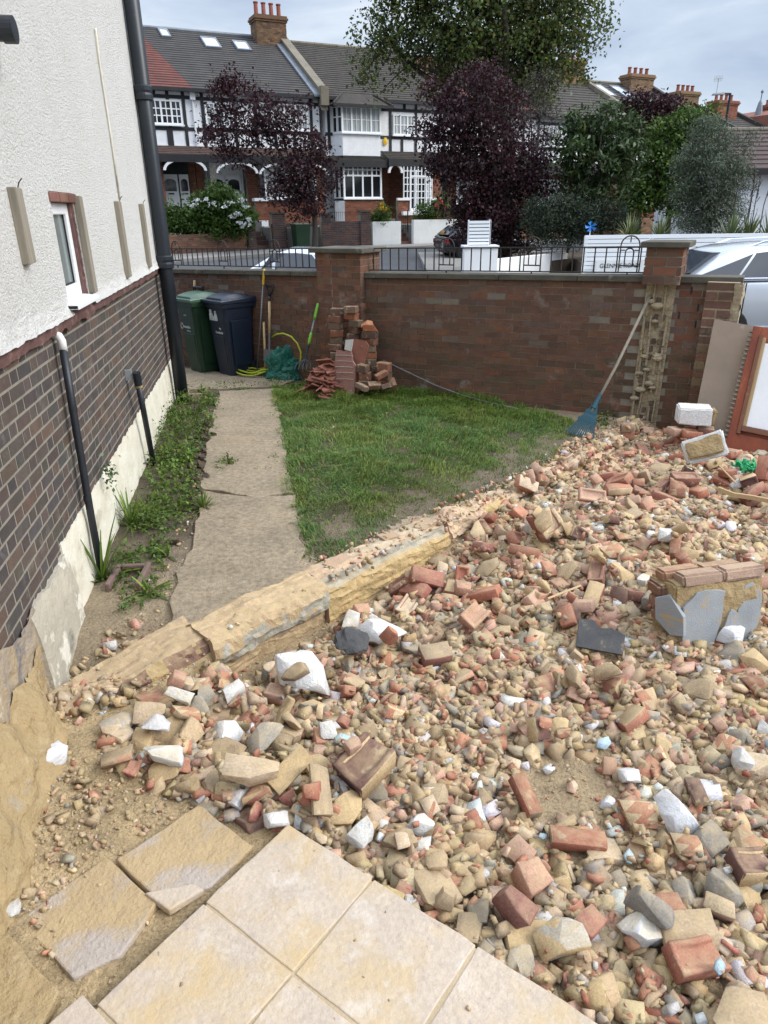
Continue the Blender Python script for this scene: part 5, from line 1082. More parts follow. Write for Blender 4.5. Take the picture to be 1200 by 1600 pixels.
m = MB(); m.tube([(0, 0, 0), (0, 0, 4)], [.09, .08], 10); m.tube([(0, 0, 4), (0, 0, 6.95), (-.02, 0, 7.02)], .065, 10); m.build('pole', 'timber', lp)
m = MB(); m.tube([(-.02, 0, 7.0), (-.4, -.05, 7.0)], .045, 8); m.build('arm', 'timber', lp)
m = MB(); m.hexa([(-.95, -.16, 6.93), (-.35, -.14, 6.95), (-.35, .1, 6.95), (-.95, .12, 6.93), (-.9, -.12, 7.02), (-.35, -.08, 7.06), (-.35, .04, 7.06), (-.9, .08, 7.02)]); m.build('lamp_head', 'steel', lp, bevel=.02)
gb = thing('wheelie_bin', 'green wheelie bin by the dark brick wall across the road', 'bin', tuple(Vector((fw(5.75, 5.45).x, fw(5.75, 5.45).y, .42))), F_ROT)
m = MB(); m.hexa([(-.3, -.3, 0), (.3, -.3, 0), (.3, .3, 0), (-.3, .3, 0), (-.36, -.36, 1.0), (.36, -.36, 1.0), (.36, .36, 1.0), (-.36, .36, 1.0)]); m.build('body', 'bin_green', gb, bevel=.03)
m = MB(); m.box(-.39, .39, -.4, .4, 1.0, 1.08); m.build('lid', 'bin_green_lid_skylit', gb, bevel=.03)

# ------------------------------------------------------------------ cars
def car(label, loc, rot, paint, L=4.6, W=1.84, H=1.66, belt=1.08, name='parked_car', suv=True):
    """x forward. Lofted body and cabin, glazing, wheels, trim."""
    t = thing(name, label, 'car', loc, rot); h = L / 2
    st = [(-h, .50, .80, .62), (-h + .06, .38, .97, .74), (-h + .30, .30, belt - .04, .86), (-h + .9, .26, belt, .92), (0, .24, belt - .02, .92), (h - 1.5, .24, belt - .04, .92), (h - .9, .26, belt - .14, .90), (h - .35, .30, belt - .28, .82), (h - .08, .36, belt - .42, .70), (h, .45, belt - .52, .58)]
    mb = MB(); vs = []
    for (x, z0, z1, w) in st:
        w = w * W / 1.84
        vs += [(x, -w * .88, z0), (x, -w, z0 + .10), (x, -w * 1.0, z0 + (z1 - z0) * .55), (x, -w * .965, z1 - .03), (x, -w * .86, z1 + .015), (x, 0, z1 + .045), (x, w * .86, z1 + .015), (x, w * .965, z1 - .03), (x, w, z0 + (z1 - z0) * .55), (x, w, z0 + .10), (x, w * .88, z0)]
    k = 11; fs = [(i * k + j, i * k + j + 1, (i + 1) * k + j + 1, (i + 1) * k + j) for i in range(len(st) - 1) for j in range(k - 1)] + [(i * k + k - 1, i * k, (i + 1) * k, (i + 1) * k + k - 1) for i in range(len(st) - 1)]
    fs += [tuple(range(k)), tuple(range((len(st) - 1) * k, len(st) * k))[::-1]]
    mb.add(vs, fs); body = mb.build('body', paint, t, smooth=True, sub=2)
    xr, xf = -h + .12, h - 1.15                      # rear and front foot of the cabin
    gs = [(xr, .0, .78), (xr + .30, .36, .76), (xr + .62, .80, .73), (xr + 1.1, .97, .71), (xr + 1.7, 1.0, .70), (xf - 1.15, .97, .70), (xf - .75, .80, .72), (xf - .3, .30, .76), (xf, .0, .78)]
    mb = MB(); vs = []
    for (x, f, w) in gs:
        zt = belt + (H - belt) * f; wb = .875 * W / 1.84; wt = (wb + (w * .93 * W / 1.84 - wb) * f)
        vs += [(x, -wb, belt - .03), (x, -(wb * .5 + wt * .5), belt + (zt - belt) * .5), (x, -wt, belt + (zt - belt) * .90), (x, -wt * .85, zt - .0), (x, 0, zt + .03 * f), (x, wt * .85, zt), (x, wt, belt + (zt - belt) * .90), (x, (wb * .5 + wt * .5), belt + (zt - belt) * .5), (x, wb, belt - .03)]
    k = 9; fs = [(i * k + j, i * k + j + 1, (i + 1) * k + j + 1, (i + 1) * k + j) for i in range(len(gs) - 1) for j in range(k - 1)]; fs += [tuple(range(k)), tuple(range((len(gs) - 1) * k, len(gs) * k))[::-1]]
    mb.add(vs, fs); mb.build('cabin', paint, t, smooth=True, sub=2)
    def side(poly, nm, m, s, lift=.012):
        wb = .875 * W / 1.84; wt = .70 * .93 * W / 1.84
        def yy(z): f = (z - belt) / (H - belt); return wb + (wt - wb) * f
        mb = MB(); n = len(poly); vs = [(x, s * (yy(z) + lift), z) for x, z in poly] + [(x, s * (yy(z) - .03), z) for x, z in poly]
        mb.add(vs, [tuple(range(n)) if s < 0 else tuple(range(n))[::-1]] + [(i, (i + 1) % n, (i + 1) % n + n, i + n) for i in range(n)]); return mb.build(nm, m, t)
    zb, zt = belt + .03, belt + (H - belt) * .80
    for s in (-1, 1):
        q = [(xr + .34, zb + .08), (xr + .45, zb + .02), (xr + .80, zb), (xr + .98, zb + .20), (xr + 1.12, zt - .06), (xr + .95, zt - .12)]
        side([(xr + .20, zb + .05), (xr + .32, zb + .01), (xr + .78, zb), (xr + 1.06, zt - .05), (xr + .86, zt - .12)], 'quarter_window', 'car_glass', s)
        side([(xr + .83, zb), (xr + 2.02, zb), (xr + 2.02, zt), (xr + 1.50, zt + .0), (xr + 1.12, zt - .04)], 'rear_window', 'car_glass', s)
        side([(xr + 2.10, zb), (xf - .42, zb), (xf - .80, zt - .10), (xf - 1.10, zt), (xr + 2.10, zt)], 'front_window', 'car_glass', s)
        m = MB(); m.tube([(xr + .36, s * .885 * W / 1.84, zb - .02), (xr + .9, s * .885 * W / 1.84, zb - .028), (xf - .4, s * .885 * W / 1.84, zb - .028)], .012, 6); m.build('window_trim', 'chrome', t)
        w = .925 * W / 1.84
        for x in (xr + .92, xr + 2.06, xf - .25): m = MB(); m.box(x - .004, x + .004, s * w - .012, s * w + .012, .42, belt - .06); m.build('door_seam', 'rubber', t)
        m = MB(); m.box(-h + .95, h - 1.2, s * w - .02, s * w + .02, .36, .41); m.build('sill_trim', 'chrome', t)
        m = MB(); m.box(-h + .8, h - .9, s * w * .93 - .03, s * w * .93 + .03, .20, .34); m.build('sill', 'rubber', t)
        for x in (xr + 1.75, xr + 3.0): m = MB(); m.cbox((x, s * (w + .01), belt - .17), (.20, .03, .03)); m.build('door_handle', paint, t, bevel=.01)
        if suv: m = MB(); m.tube([(xr + 1.05, s * .56, H - .06), (xr + 1.3, s * .56, H + .02), (xr + 2.4, s * .56, H + .05), (xf - 1.0, s * .56, H + .02), (xf - .85, s * .56, H - .05)], .018, 6); m.build('roof_rail', 'chrome', t)
        for x in (-h + .85, h - .92):
            r = MB(); r.M = Matrix.Translation((x, s * (w - .10), .36)) @ Matrix.Rotation(pi / 2, 4, 'X'); r.lathe([(.20, -.11), (.34, -.11), (.365, -.08), (.365, .08), (.34, .11), (.20, .11)], 24); wo = r.build('wheel', 'rubber', t, smooth=False)
            r = MB(); r.M = Matrix.Translation((x, s * (w - .08), .36)) @ Matrix.Rotation(pi / 2, 4, 'X'); r.lathe([(.02, -.1), (.22, -.1), (.23, 0), (.22, .1), (.02, .1)], 20); r.build('rim', 'steel', wo)
    rw = MB(); rw.add([(xr + .06, -.62, belt + .09), (xr + .06, .62, belt + .09), (xr + .52, .54, belt + (H - belt) * .70), (xr + .52, -.54, belt + (H - belt) * .70)], [(0, 1, 2, 3)])
    rw = MB(); rw.hexa([(xr + .02, -.64, belt + .08), (xr + .02, .64, belt + .08), (xr + .2, .6, belt + .08), (xr + .2, -.6, belt + .08), (xr + .47, -.54, belt + (H - belt) * .74), (xr + .47, .54, belt + (H - belt) * .74), (xr + .66, .5, belt + (H - belt) * .74), (xr + .66, -.5, belt + (H - belt) * .74)]); rw.build('back_window', 'car_glass', t)
    for s in (-1, 1): m = MB(); m.cbox((-h + .10, s * .70 * W / 1.84, belt - .16), (.12, .26, .18)); m.build('tail_light', 'tail_red', t, bevel=.03)
    return t
mat('tail_red', (.35, .01, .012), None, 3, .2, 0)
car('silver estate car parked directly behind the broken end of the wall', (7.24, 12.9, -.315), radians(3), 'car_silver', 4.75, 1.88, 1.72, 1.19)
car('silver car whose roof shows above the wall behind the railings', (-2.45, 18.9, -.31), radians(176), 'car_silver', 4.1, 1.74, 1.46, .92, suv=False)
car('black car mostly hidden behind the white slatted screen', (4.35, 30.6, .05), radians(15), 'car_black', 4.2, 1.76, 1.5, .95, suv=False)

# ------------------------------------------------------------------ bins and tools against the boundary wall
def lw(s, y=0.0, z=0.0):                       # a point off the left run of the wall: along, towards the garden (negative) and up
    p = LW0 + Matrix.Rotation(BW_ROT + radians(-8.8), 3, 'Z') @ Vector((s, y, 0)); return Vector((p.x, p.y, z))
def rw(s, y=0.0, z=0.0):
    p = BW0 + BWD * s + BWN * y; return Vector((p.x, p.y, z))
def wheelie(label, corner, rot, body_m, lid_m, marks):
    """local: x along the front, y to the back, z up; origin at the front right bottom corner."""
    t = thing('wheelie_bin', label, 'wheelie bin', corner, rot, 'two wheelie bins against the wall')
    w0, d0, w1, d1, H = .33, .36, .42, .46, .90
    def ring(z):
        f = z / H; w = w0 + (w1 - w0) * f; d = d0 + (d1 - d0) * f; cx, cy = -w0 / 2, d0 / 2; c = .035
        x0, x1, y0, y1 = cx - w / 2, cx + w / 2, cy - d / 2 - .02 * f, cy + d / 2 - .02 * f
        return [(x0 + c, y0, z), (x1 - c, y0, z), (x1, y0 + c, z), (x1, y1 - c, z), (x1 - c, y1, z), (x0 + c, y1, z), (x0, y1 - c, z), (x0, y0 + c, z)]
    mb = MB(); zs = [0, .03, .2, .45, .7, H]; vs = sum((ring(z) for z in zs), []); n = 8
    mb.add(vs, [(i * n + j, i * n + (j + 1) % n, (i + 1) * n + (j + 1) % n, (i + 1) * n + j) for i in range(len(zs) - 1) for j in range(n)] + [tuple(range(n))[::-1]])
    cx = -w0 / 2; cy = d0 / 2 - .02
    # rim collar
    R = lambda g, z: [(cx - w1 / 2 - g, cy - d1 / 2 - g, z), (cx + w1 / 2 + g, cy - d1 / 2 - g, z), (cx + w1 / 2 + g, cy + d1 / 2 + g, z), (cx - w1 / 2 - g, cy + d1 / 2 + g, z)]
    mb.hexa(R(.014, H - .05) + R(.018, H))
    # pressed panel on each side, front lifting ledge
    for s in (-1, 1):
        x = cx + s * (w1 + w0) / 4; mb.hexa([(x - .004, .05, .12), (x + .004, .05, .12), (x + .004, .30, .12), (x - .004, .30, .12), (x + s * .033 - .004, .02, .70), (x + s * .033 + .004, .02, .70), (x + s * .033 + .004, .33, .70), (x + s * .033 - .004, .33, .70)])
    mb.hexa([(cx - .11, -.012, .10), (cx + .11, -.012, .10), (cx + .11, .02, .10), (cx - .11, .02, .10), (cx - .12, -.046, .50), (cx + .12, -.046, .50), (cx + .12, .0, .50), (cx - .12, .0, .50)])
    body = mb.build('body', body_m, t, bevel=.012)
    # lid: flat rim, raised domed centre
    mb = MB(); x0, x1, y0, y1 = cx - w1 / 2 - .03, cx + w1 / 2 + .03, cy - d1 / 2 - .045, cy + d1 / 2 + .02
    mb.hexa([(x0, y0, H + .002), (x1, y0, H + .002), (x1, y1, H + .002), (x0, y1, H + .002), (x0, y0, H + .045), (x1, y0, H + .045), (x1, y1, H + .07), (x0, y1, H + .07)])
    m = 9; vs = []
    for i in range(m + 1):
        f = i / m; y = y0 + .05 + (y1 - y0 - .10) * f; h = .055 * sin(pi * min(1, f * .85 + .12)) ** .7
        for (xx, k) in ((x0 + .05, .0), (x0 + .09, 1), (x1 - .09, 1), (x1 - .05, .0)): vs.append((xx, y, H + .044 + .025 * f + h * k))
    mb.add(vs, [(i * 4 + j, i * 4 + j + 1, (i + 1) * 4 + j + 1, (i + 1) * 4 + j) for i in range(m) for j in range(3)] + [(0, 1, 2, 3)[::-1], tuple(4 * m + j for j in range(4))])
    lid = mb.build('lid', lid_m, t, bevel=.01)
    h = MB(); h.tube([(x0 + .05, y1 + .03, H + .03), (x1 - .05, y1 + .03, H + .03)], .014, 8); 
    for x in (x0 + .05, cx, x1 - .05): h.box(x - .015, x + .015, y1 - .04, y1 + .03, H + .0, H + .06)
    h.build('handle', body_m, t)
    for s in (-1, 1):
        r = MB(); r.M = Matrix.Translation((cx + s * .17, d0 + .01, .085)) @ Matrix.Rotation(pi / 2, 4, 'Y'); r.lathe([(.03, -.02), (.085, -.02), (.085, .02), (.03, .02)], 18); r.build('wheel', 'rubber', t)
    tilt = Matrix.Rotation(pi / 2 + .083, 4, 'X')
    for (txt, x, z, sz) in marks: textmesh('lettering', txt, sz, 'print_white', body, Matrix.Translation((cx + x, -.008 - .063 * z / H * .95, z)) @ tilt, .003)
    return t, body, cx
D45 = atan2(-.72, .70)
gc = lw(-1.93, -.54); 
bc = Vector((-1.935, 8.98, .016)); gcx = Vector((-2.37, 9.20, .016))
t, b, cx = wheelie('dark green wheelie bin with its lid coloured sky-lit pale beside the drainpipe', gcx, D45, 'bin_green', 'bin_green_lid_skylit', (('neaside', -.02, .585, .055), ('for homes', .01, .535, .022), ('recycle', -.02, .735, .02)))
m = MB(); 
for i in range(14): a0, a1 = 2 * pi * i / 14, 2 * pi * (i + .8) / 14; m.tube([(cx - .135 + .028 * cos(a0), -.050, .59 + .033 * sin(a0)), (cx - .135 + .028 * cos(a1), -.050, .59 + .033 * sin(a1))], .005, 5)
m.build('emblem', 'print_white', b)
t, b, cx = wheelie('dark navy wheelie bin with white bottle symbols next to the green bin', bc, D45, 'bin_blue', 'bin_blue', (('Lambeth', .03, .545, .046), ('My', .06, .595, .036)))
m = MB()
for (x, w, h, nk) in ((-.09, .032, .13, 1), (.015, .026, .12, 2), (-.045, .05, .05, 0)):
    y = -.062; z0 = .695
    P = [(cx + x - w, z0), (cx + x + w, z0), (cx + x + w * .9, z0 + h * .55), (cx + x + w * .35, z0 + h * .8), (cx + x + w * .35, z0 + h), (cx + x - w * .35, z0 + h), (cx + x - w * .35, z0 + h * .8), (cx + x - w * .9, z0 + h * .55)] if nk else [(cx + x - w, z0), (cx + x + w, z0), (cx + x + w, z0 + h), (cx + x - w, z0 + h)]
    m.hexa([(p[0], y + .03 - .07 * (p[1] - .6), p[1]) for p in ((P[0]), (P[1]))] + [(P[1][0], y + .04, P[1][1]), (P[0][0], y + .04, P[0][1])] + [(P[3][0], y - .008 - .07 * (P[3][1] - .7), P[3][1]), (P[-1][0], y - .008 - .07 * (P[-1][1] - .7), P[-1][1]), (P[-1][0], y + .03, P[-1][1]), (P[3][0], y + .03, P[3][1])]) if False else m.prism(P, 'y', -.076, -.05)
mo = m.build('bottle_symbols', 'print_white', b); mo.rotation_euler = (.07, 0, 0); mo.location = (0, .053, .004)

def tool(name, label, cat, base, top):
    """thing at the foot of a leaning tool; returns (thing, function giving points along the shaft in its frame)."""
    base, top = Vector(base), Vector(top); t = thing(name, label, cat, base); d = top - base
    return t, (lambda f, off=Vector((0, 0, 0)): d * f + off), d
def lpt(u, v, dy):                              # point of the photo on the left wall run, dy in front of it
    n = Matrix.Rotation(BW_ROT + radians(-8.8), 3, 'Z') @ Vector((0, 1, 0)); return px_plane2(u, v, LW0 - n * dy, n)
def rpt(u, v, dy): return px_plane2(u, v, BW0 - BWN * dy, BWN)
def px_plane2(u, v, p, n): d = ray(u, v); return EYEP + d * ((p - EYEP).dot(n) / d.dot(n))
t, P, d = tool('broom_handle', 'long grey metal pole with yellow grip leaning beside the navy bin', 'pole', lpt(402, 577, .16), lpt(413, 420, .02))
m = MB(); m.tube([P(0), P(.84)], .0105, 10); m.build('shaft', 'steel', t, smooth=True)
m = MB(); m.tube([P(.84), P(.86), P(.98), P(1.0)], [.011, .015, .015, .010], 12); m.build('grip', 'yellow_plastic', t, smooth=True)
t, P, d = tool('wooden_stake', 'short pale wooden stake leaning left of the spade', 'stake', lpt(415, 578, .14), lpt(412, 503, .06)); m = MB(); m.tube([P(0), P(1)], .015, 10); m.build('shaft', 'pale_wood', t, smooth=True)
t, P, d = tool('spade', 'spade with pale wooden shaft and black D handle leaning on the wall', 'spade', lpt(421, 574, .15), lpt(421, 444, .02))
m = MB(); m.tube([P(.42), P(.80)], .0165, 12); m.build('shaft', 'pale_wood', t, smooth=True)
m = MB(); m.tube([P(.20), P(.30), P(.42)], [.014, .017, .0175], 10); a = Vector((.075, -.04, 0)); bl = [P(.22) - a, P(.22) + a, P(.08) + a, P(-.02), P(.08) - a]; n = Vector((.02, .04, 0)) * .25
m.add([tuple(q - n) for q in bl] + [tuple(q + n) for q in bl], [(0, 1, 2, 3, 4), (9, 8, 7, 6, 5)] + [(i, (i + 1) % 5, (i + 1) % 5 + 5, i + 5) for i in range(5)]); m.build('blade', 'steel', t)
m = MB(); a = Vector((.062, -.046, 0)) * .8; m.tube([P(.78), P(.86)], .016, 10); m.tube([P(.86), P(.92) - a * .7, P(.99) - a, P(.99) + a, P(.92) + a * .7, P(.86)], .012, 8); m.build('d_handle', 'black_plastic', t, smooth=True)
t, P, d = tool('garden_fork', 'wooden tool handle with black grip standing behind the green bin', 'garden tool', lpt(303, 520, .10), lpt(304, 438, .04)); m = MB(); m.tube([P(0), P(1)], .016, 10); m.build('shaft', 'pale_wood', t, smooth=True)
m = MB(); q = lpt(312, 468, .05) - Vector(t.location); a = Vector((.075, -.055, 0)); m.tube([q - a, q - a * .9 + Vector((0, 0, .16)), q + a * .9 + Vector((0, 0, .16)), q + a, q - a], .022, 8); m.build('d_handle', 'black_plastic', t)
t, P, d = tool('extendable_cultivator', 'grey telescopic garden tool with lime green grips standing in the green bag', 'garden tool', lpt(474, 573, .40), lpt(497, 474, .10))
m = MB(); m.tube([P(.30), P(.75)], .011, 10); m.build('shaft', 'steel', t, smooth=True)
for a, b in ((.80, 1.0), (.40, .54)): m = MB(); m.tube([P(a - .06), P(a), P(b - .02), P(b)], [.012, .017, .017, .012], 10); m.build('grip', 'lime_plastic', t, smooth=True)
m = MB(); m.tube([P(0), P(.40)], .013, 10)
for k in (-.08, -.04, 0, .04, .08): m.tube([P(.12), P(.06) + Vector((k, -.05, 0)), P(-.02) + Vector((k * 1.2, -.09, 0))], .008, 6)
m.build('tines', 'black_plastic', t)
# hose, green bag
hz = thing('garden_hose', 'yellow green garden hose coiled on the path and looping up the wall', 'hose', (0, 0, 0)); c = gp(398, 585, .03); hz.location = c
m = MB()
for k in range(2):
    m.tube([Vector((.02 * k + .24 * cos(a) + .03 * sin(3 * a + k), .015 * k + .12 * sin(a) + .03 * cos(2 * a) - .06 * cos(a), .02 + .028 * k + .01 * sin(4 * a) + .05 * max(0, cos(a)))) for a in np.linspace(.3 * k, 2 * pi - .2 + .3 * k, 26)], .0105, 8)
m.tube([Vector((.05, .05, .06)), gp(425, 575, .10) - c, gp(440, 570, .14) - c], .0105, 8); m.tube([Vector((-.05, -.05, .03)), gp(420, 582, .05) - c, gp(436, 576, .10) - c], .0105, 8)
m.tube([lpt(u, v, .08) - c for u, v in ((425, 527), (433, 522), (443, 521), (455, 526), (465, 537), (470, 550), (470, 560), (468, 572))], .0105, 8); m.build('hose', 'hose_yellow', hz, smooth=True)
def crumple(name, parent, c, dims, m, seed, amp=.35, sub=4):
    bm = bmesh.new(); bmesh.ops.create_icosphere(bm, subdivisions=sub, radius=1)
    for v in bm.verts:
        p = v.co.copy(); k = 1 + amp * (mnoise.noise(p * 1.6 + Vector((seed, 0, 0))) + .5 * abs(mnoise.noise(p * 3.7 + Vector((0, seed, 0)))) + .22 * abs(mnoise.noise(p * 9 + Vector((0, 0, seed)))))
        v.co = Vector((c[0] + p.x * dims[0] * k, c[1] + p.y * dims[1] * k, max(0.0, c[2] + p.z * dims[2] * k)))
    me = bpy.data.meshes.new(name); bm.to_mesh(me); bm.free(); me.materials.append(MATS[m]); return link(name, me, parent)
bg = thing('green_bag', 'crumpled teal green garden bag slumped by the wall', 'bag', gp(455, 592, .0), 0)
crumple('bag', bg, (-.08, .05, .10), (.26, .16, .26), 'tarp_green', 3, .5, 5); crumple('bag_fold', bg, (.22, .16, .06), (.22, .12, .17), 'tarp_green', 9, .5, 4)
# leaf rake leaning on the right pier
t, P, d = tool('leaf_rake', 'blue plastic leaf rake with a wooden handle leaning on the brick wall', 'rake', gp(905, 682, .0), rpt(1016, 462, .03))
m = MB(); m.tube([P(.17), P(.5, Vector((.01, 0, -.01))), P(1)], .0135, 10); m.build('handle', 'aged_wood', t, smooth=True)
m = MB(); s_ = Vector((.60, -.55, -.50)).normalized(); s_ = (s_ - d.normalized() * s_.dot(d.normalized())).normalized(); nrm = d.normalized().cross(s_)
s_ = Vector((.86, -.46, .1)); s_ = (s_ - d.normalized() * s_.dot(d.normalized())).normalized(); nrm = d.normalized().cross(s_)
k = 13
for i in range(k):
    f = (i / (k - 1) - .5) * 2; tip = P(-.005) + s_ * (.135 * f + .01) - nrm * .03; m.add([tuple(P(.235) + s_ * .014 * f - s_ * .002), tuple(P(.235) + s_ * .014 * f + s_ * .006), tuple(tip + s_ * .006), tuple(tip - s_ * .006), tuple(P(.235) + s_ * .014 * f - s_ * .006 + nrm * .008), tuple(P(.235) + s_ * .014 * f + s_ * .006 + nrm * .008), tuple(tip + s_ * .006 + nrm * .006), tuple(tip - s_ * .006 + nrm * .006)], MB.BF)
m.tube([P(.30), P(.20)], [.017, .026], 10)
for g in (.16, .10): m.hexa([tuple(P(g) + s_ * (a * (.135 * (1 - g / .235) + .012)) + d.normalized() * b + nrm * c_) for (a, b, c_) in ((-1, 0, -.012), (1, 0, -.012), (1, 0, .014), (-1, 0, .014), (-1, .03, -.012), (1, .03, -.012), (1, .03, .014), (-1, .03, .014))])
m.build('rake_head', 'rake_blue', t)
# thin old hose pipe lying against the wall
hp_ = thing('old_hose', 'thin grey hose lying along the foot of the brick wall', 'hose', rpt(740, 625, .1)); c = Vector(hp_.location)
m = MB(); m.tube([rpt(u, v, dd) - c for u, v, dd in ((598, 563, .12), (640, 583, .08), (680, 602, .08), (720, 617, .12), (760, 628, .16), (800, 637, .2), (840, 646, .2), (885, 654, .2))], .0085, 7); m.build('hose', 'hose_grey', hp_, smooth=True)

# ------------------------------------------------------------------ stacked bricks and roof tiles in front of the middle pier
def brick_mesh(seed, dims=(.19, .092, .06), m='rubble_brick', col=(.30, .15, .10), chip=.0):
    rnd = random.Random(seed); bm = bmesh.new(); bmesh.ops.create_cube(bm, size=1)
    for v in bm.verts: v.co = Vector((v.co.x * dims[0], v.co.y * dims[1], v.co.z * dims[2]))
    if chip:
        nrm = Vector((rnd.uniform(-1, 1), rnd.uniform(-1, 1), rnd.uniform(.2, 1))).normalized(); bmesh.ops.bisect_plane(bm, geom=bm.verts[:] + bm.edges[:] + bm.faces[:], plane_co=nrm * dims[0] * chip, plane_no=nrm, clear_outer=True)
        bmesh.ops.holes_fill(bm, edges=[e for e in bm.edges if e.is_boundary])
    bmesh.ops.bevel(bm, geom=bm.edges[:], offset=.005, segments=1, affect='EDGES')
    bmesh.ops.triangulate(bm, faces=bm.faces[:]); bmesh.ops.subdivide_edges(bm, edges=[e for e in bm.edges if e.calc_length() > .03], cuts=1)
    for v in bm.verts: v.co += Vector((mnoise.noise(v.co * 22 + Vector((seed, 0, 0))), mnoise.noise(v.co * 22 + Vector((0, seed, 0))), mnoise.noise(v.co * 22 + Vector((0, 0, seed))))) * .0035
    bm.normal_update(); me = bpy.data.meshes.new('brick'); bm.to_mesh(me)
    at = me.color_attributes.new('Col', 'FLOAT_COLOR', 'CORNER'); mort = (.34, .29, .21)
    for p in me.polygons:
        c = mort if False else col
        k = rnd.uniform(.88, 1.1)
        for li in p.loop_indices: at.data[li].color = (c[0] * k, c[1] * k, c[2] * k, 1)
    bm.free(); me.materials.append(MATS[m]); return me
random.seed(51)
BR_COLS = [(.15, .082, .055), (.12, .075, .055), (.19, .085, .052), (.16, .105, .075), (.23, .09, .048), (.13, .09, .062)]
bme = [brick_mesh(i, col=BR_COLS[i % 6]) for i in range(6)] + [brick_mesh(20 + i, col=(.38, .13, .06), chip=.18) for i in range(2)]
stack = []
def stk(u0, v0, v1, n, dy, yaw, jig=.032, w=.19, word='', start=0):
    """a column of bricks whose foot and head sit at pixels (u0,v0),(u0,v1) of the photo, dy in front of the right wall line."""
    b = rpt(u0, v0, dy); z = max(0.0, b.z); tz = rpt(u0, v1, dy).z; h = (tz - b.z) / n
    for i in range(n):
        me = bme[(i * 5 + start) % 6] if i < n - 1 or 'broken' not in word else bme[6 + start % 2]
        o = bpy.data.objects.new('brick', me); COL.objects.link(o)
        o.location = (b.x + rj(-jig, jig), b.y + rj(-jig, jig), b.z + h * (i + .5)); o.rotation_euler = (rj(-.03, .03), rj(-.03, .03), BW_ROT + yaw + rj(-.4, .4)); o.scale = (w / .19, 1, h / .0605)
        pos = 'topmost' if i == n - 1 else ('lowest' if i == 0 else 'middle')
        tag(o, f'{pos} reclaimed brick in the {word}', 'brick', 'reclaimed bricks stacked against the middle pier')
        if i not in (0, n - 1): o['group'] = 'reclaimed bricks stacked against the middle pier'
stk(527, 548, 482, 6, .28, .1, word='left column of the stack by the pier', w=.15)
stk(553, 532, 478, 5, .26, -.1, word='middle column of the stack by the pier', w=.145, start=1)
stk(579, 602, 506, 9, .26, .15, .018, word='right column of the stack with a broken orange brick', w=.17, start=2)
stk(570, 606, 570, 3, .42, .0, word='low front pile beside the leaning slabs', w=.13, start=3)
stk(600, 607, 566, 3, .32, .1, .02, word='low right pile next to the old hose', w=.15, start=4)
stk(527, 600, 550, 4, .30, .1, word='lower left column hidden behind the tile heap', w=.16, start=2)
stk(553, 605, 535, 5, .24, .1, word='column behind the leaning red slab', w=.16, start=5)
o = link('brick', bme[7]); o.location = rpt(573, 510, .26) + Vector((0, 0, .02)); o.rotation_euler = (.5, .3, .4); o.scale = (.7, 1, 1.2); tag(o, 'bright orange broken brick lying on top of the right column', 'brick', 'reclaimed bricks stacked against the middle pier')
for i, (u, v, dy) in enumerate(((585, 606, .5), (603, 608, .42), (612, 603, .3), (566, 609, .6), (596, 590, .45), (540, 540, .2), (515, 598, .5))):
    o = link('brick', bme[i % 8]); b = rpt(u, v, dy); o.location = b + Vector((0, 0, .03)); o.rotation_euler = (rj(-.6, .6), rj(-.5, .5), rj(0, 6)); o.scale = (.75, .95, .95); tag(o, 'loose brick fallen beside the leaning slabs' if v > 580 else 'loose brick perched askew on the stacked bricks', 'brick', 'fallen bricks around the stack' if v > 580 else 'bricks perched on the stack')
# leaning terracotta slabs
def slab_lean(label, px, dy0, dy1, m, th, name='terracotta_slab'):
    """px: outline in the photo; foot dy0 in front of the wall, head dy1."""
    vs = [v for u, v in px]; va, vb = min(vs), max(vs)
    pts = [rpt(u, v, dy1 + (dy0 - dy1) * (v - va) / (vb - va)) for u, v in px]; c = sum(pts, Vector()) / len(pts); foot = min(p.z for p in pts); t = thing(name, label, 'slab', (c.x, c.y, foot), 0, 'red slabs leaning on the brick stack'); o_ = Vector((c.x, c.y, foot))
    nr = (pts[1] - pts[0]).cross(pts[-1] - pts[0]).normalized(); nr = nr if nr.dot(EYEP - c) > 0 else -nr; n = len(pts); mb = MB()
    mb.add([tuple(p - o_) for p in pts] + [tuple(p - o_ - nr * th) for p in pts], [tuple(range(n)), tuple(range(n, 2 * n))[::-1]] + [(i, (i + 1) % n, (i + 1) % n + n, i + n) for i in range(n)]); mb.build('slab', m, t, bevel=.004); return t, pts, o_, nr
t, pts, o_, nr = slab_lean('smooth terracotta slab with a white mark leaning behind the worn one', [(541, 531), (554, 530), (570, 533), (575, 540), (566, 575), (560, 612), (548, 614), (538, 570)], .42, .33, 'tile_red', .028)
m = MB(); P4 = [rpt(u, v, .425 - .001 * (v - 530)) for u, v in ((540, 531), (552, 530), (549, 549), (538, 546))]; m.add([tuple(p - o_) for p in P4] + [tuple(p - o_ - nr * .006) for p in P4], [(0, 1, 2, 3), (7, 6, 5, 4), (0, 1, 5, 4), (1, 2, 6, 5), (2, 3, 7, 6), (3, 0, 4, 7)]); m.build('white_mark', 'plaster', t)
t, pts, o_, nr = slab_lean('worn pinkish slab with mortar lines leaning at the front of the tile heap', [(526, 547), (536, 549), (548, 550), (550, 564), (555, 572), (554, 590), (551, 617), (535, 619), (524, 600), (522, 575)], .52, .40, 'tile_worn', .03)
m = MB()
for v in (555, 564, 573, 582, 592): 
    a_, b_ = rpt(524, v, .53 - .002 * 0 + .12 * (v - 619) / 72), rpt(552, v + 1, .53 + .12 * (v - 619) / 72); m.tube([a_ - o_, a_.lerp(b_, .5) - o_ + Vector((0, 0, .004)), b_ - o_], .0035, 5)
m.build('mortar_line', 'plinth_bare', t)
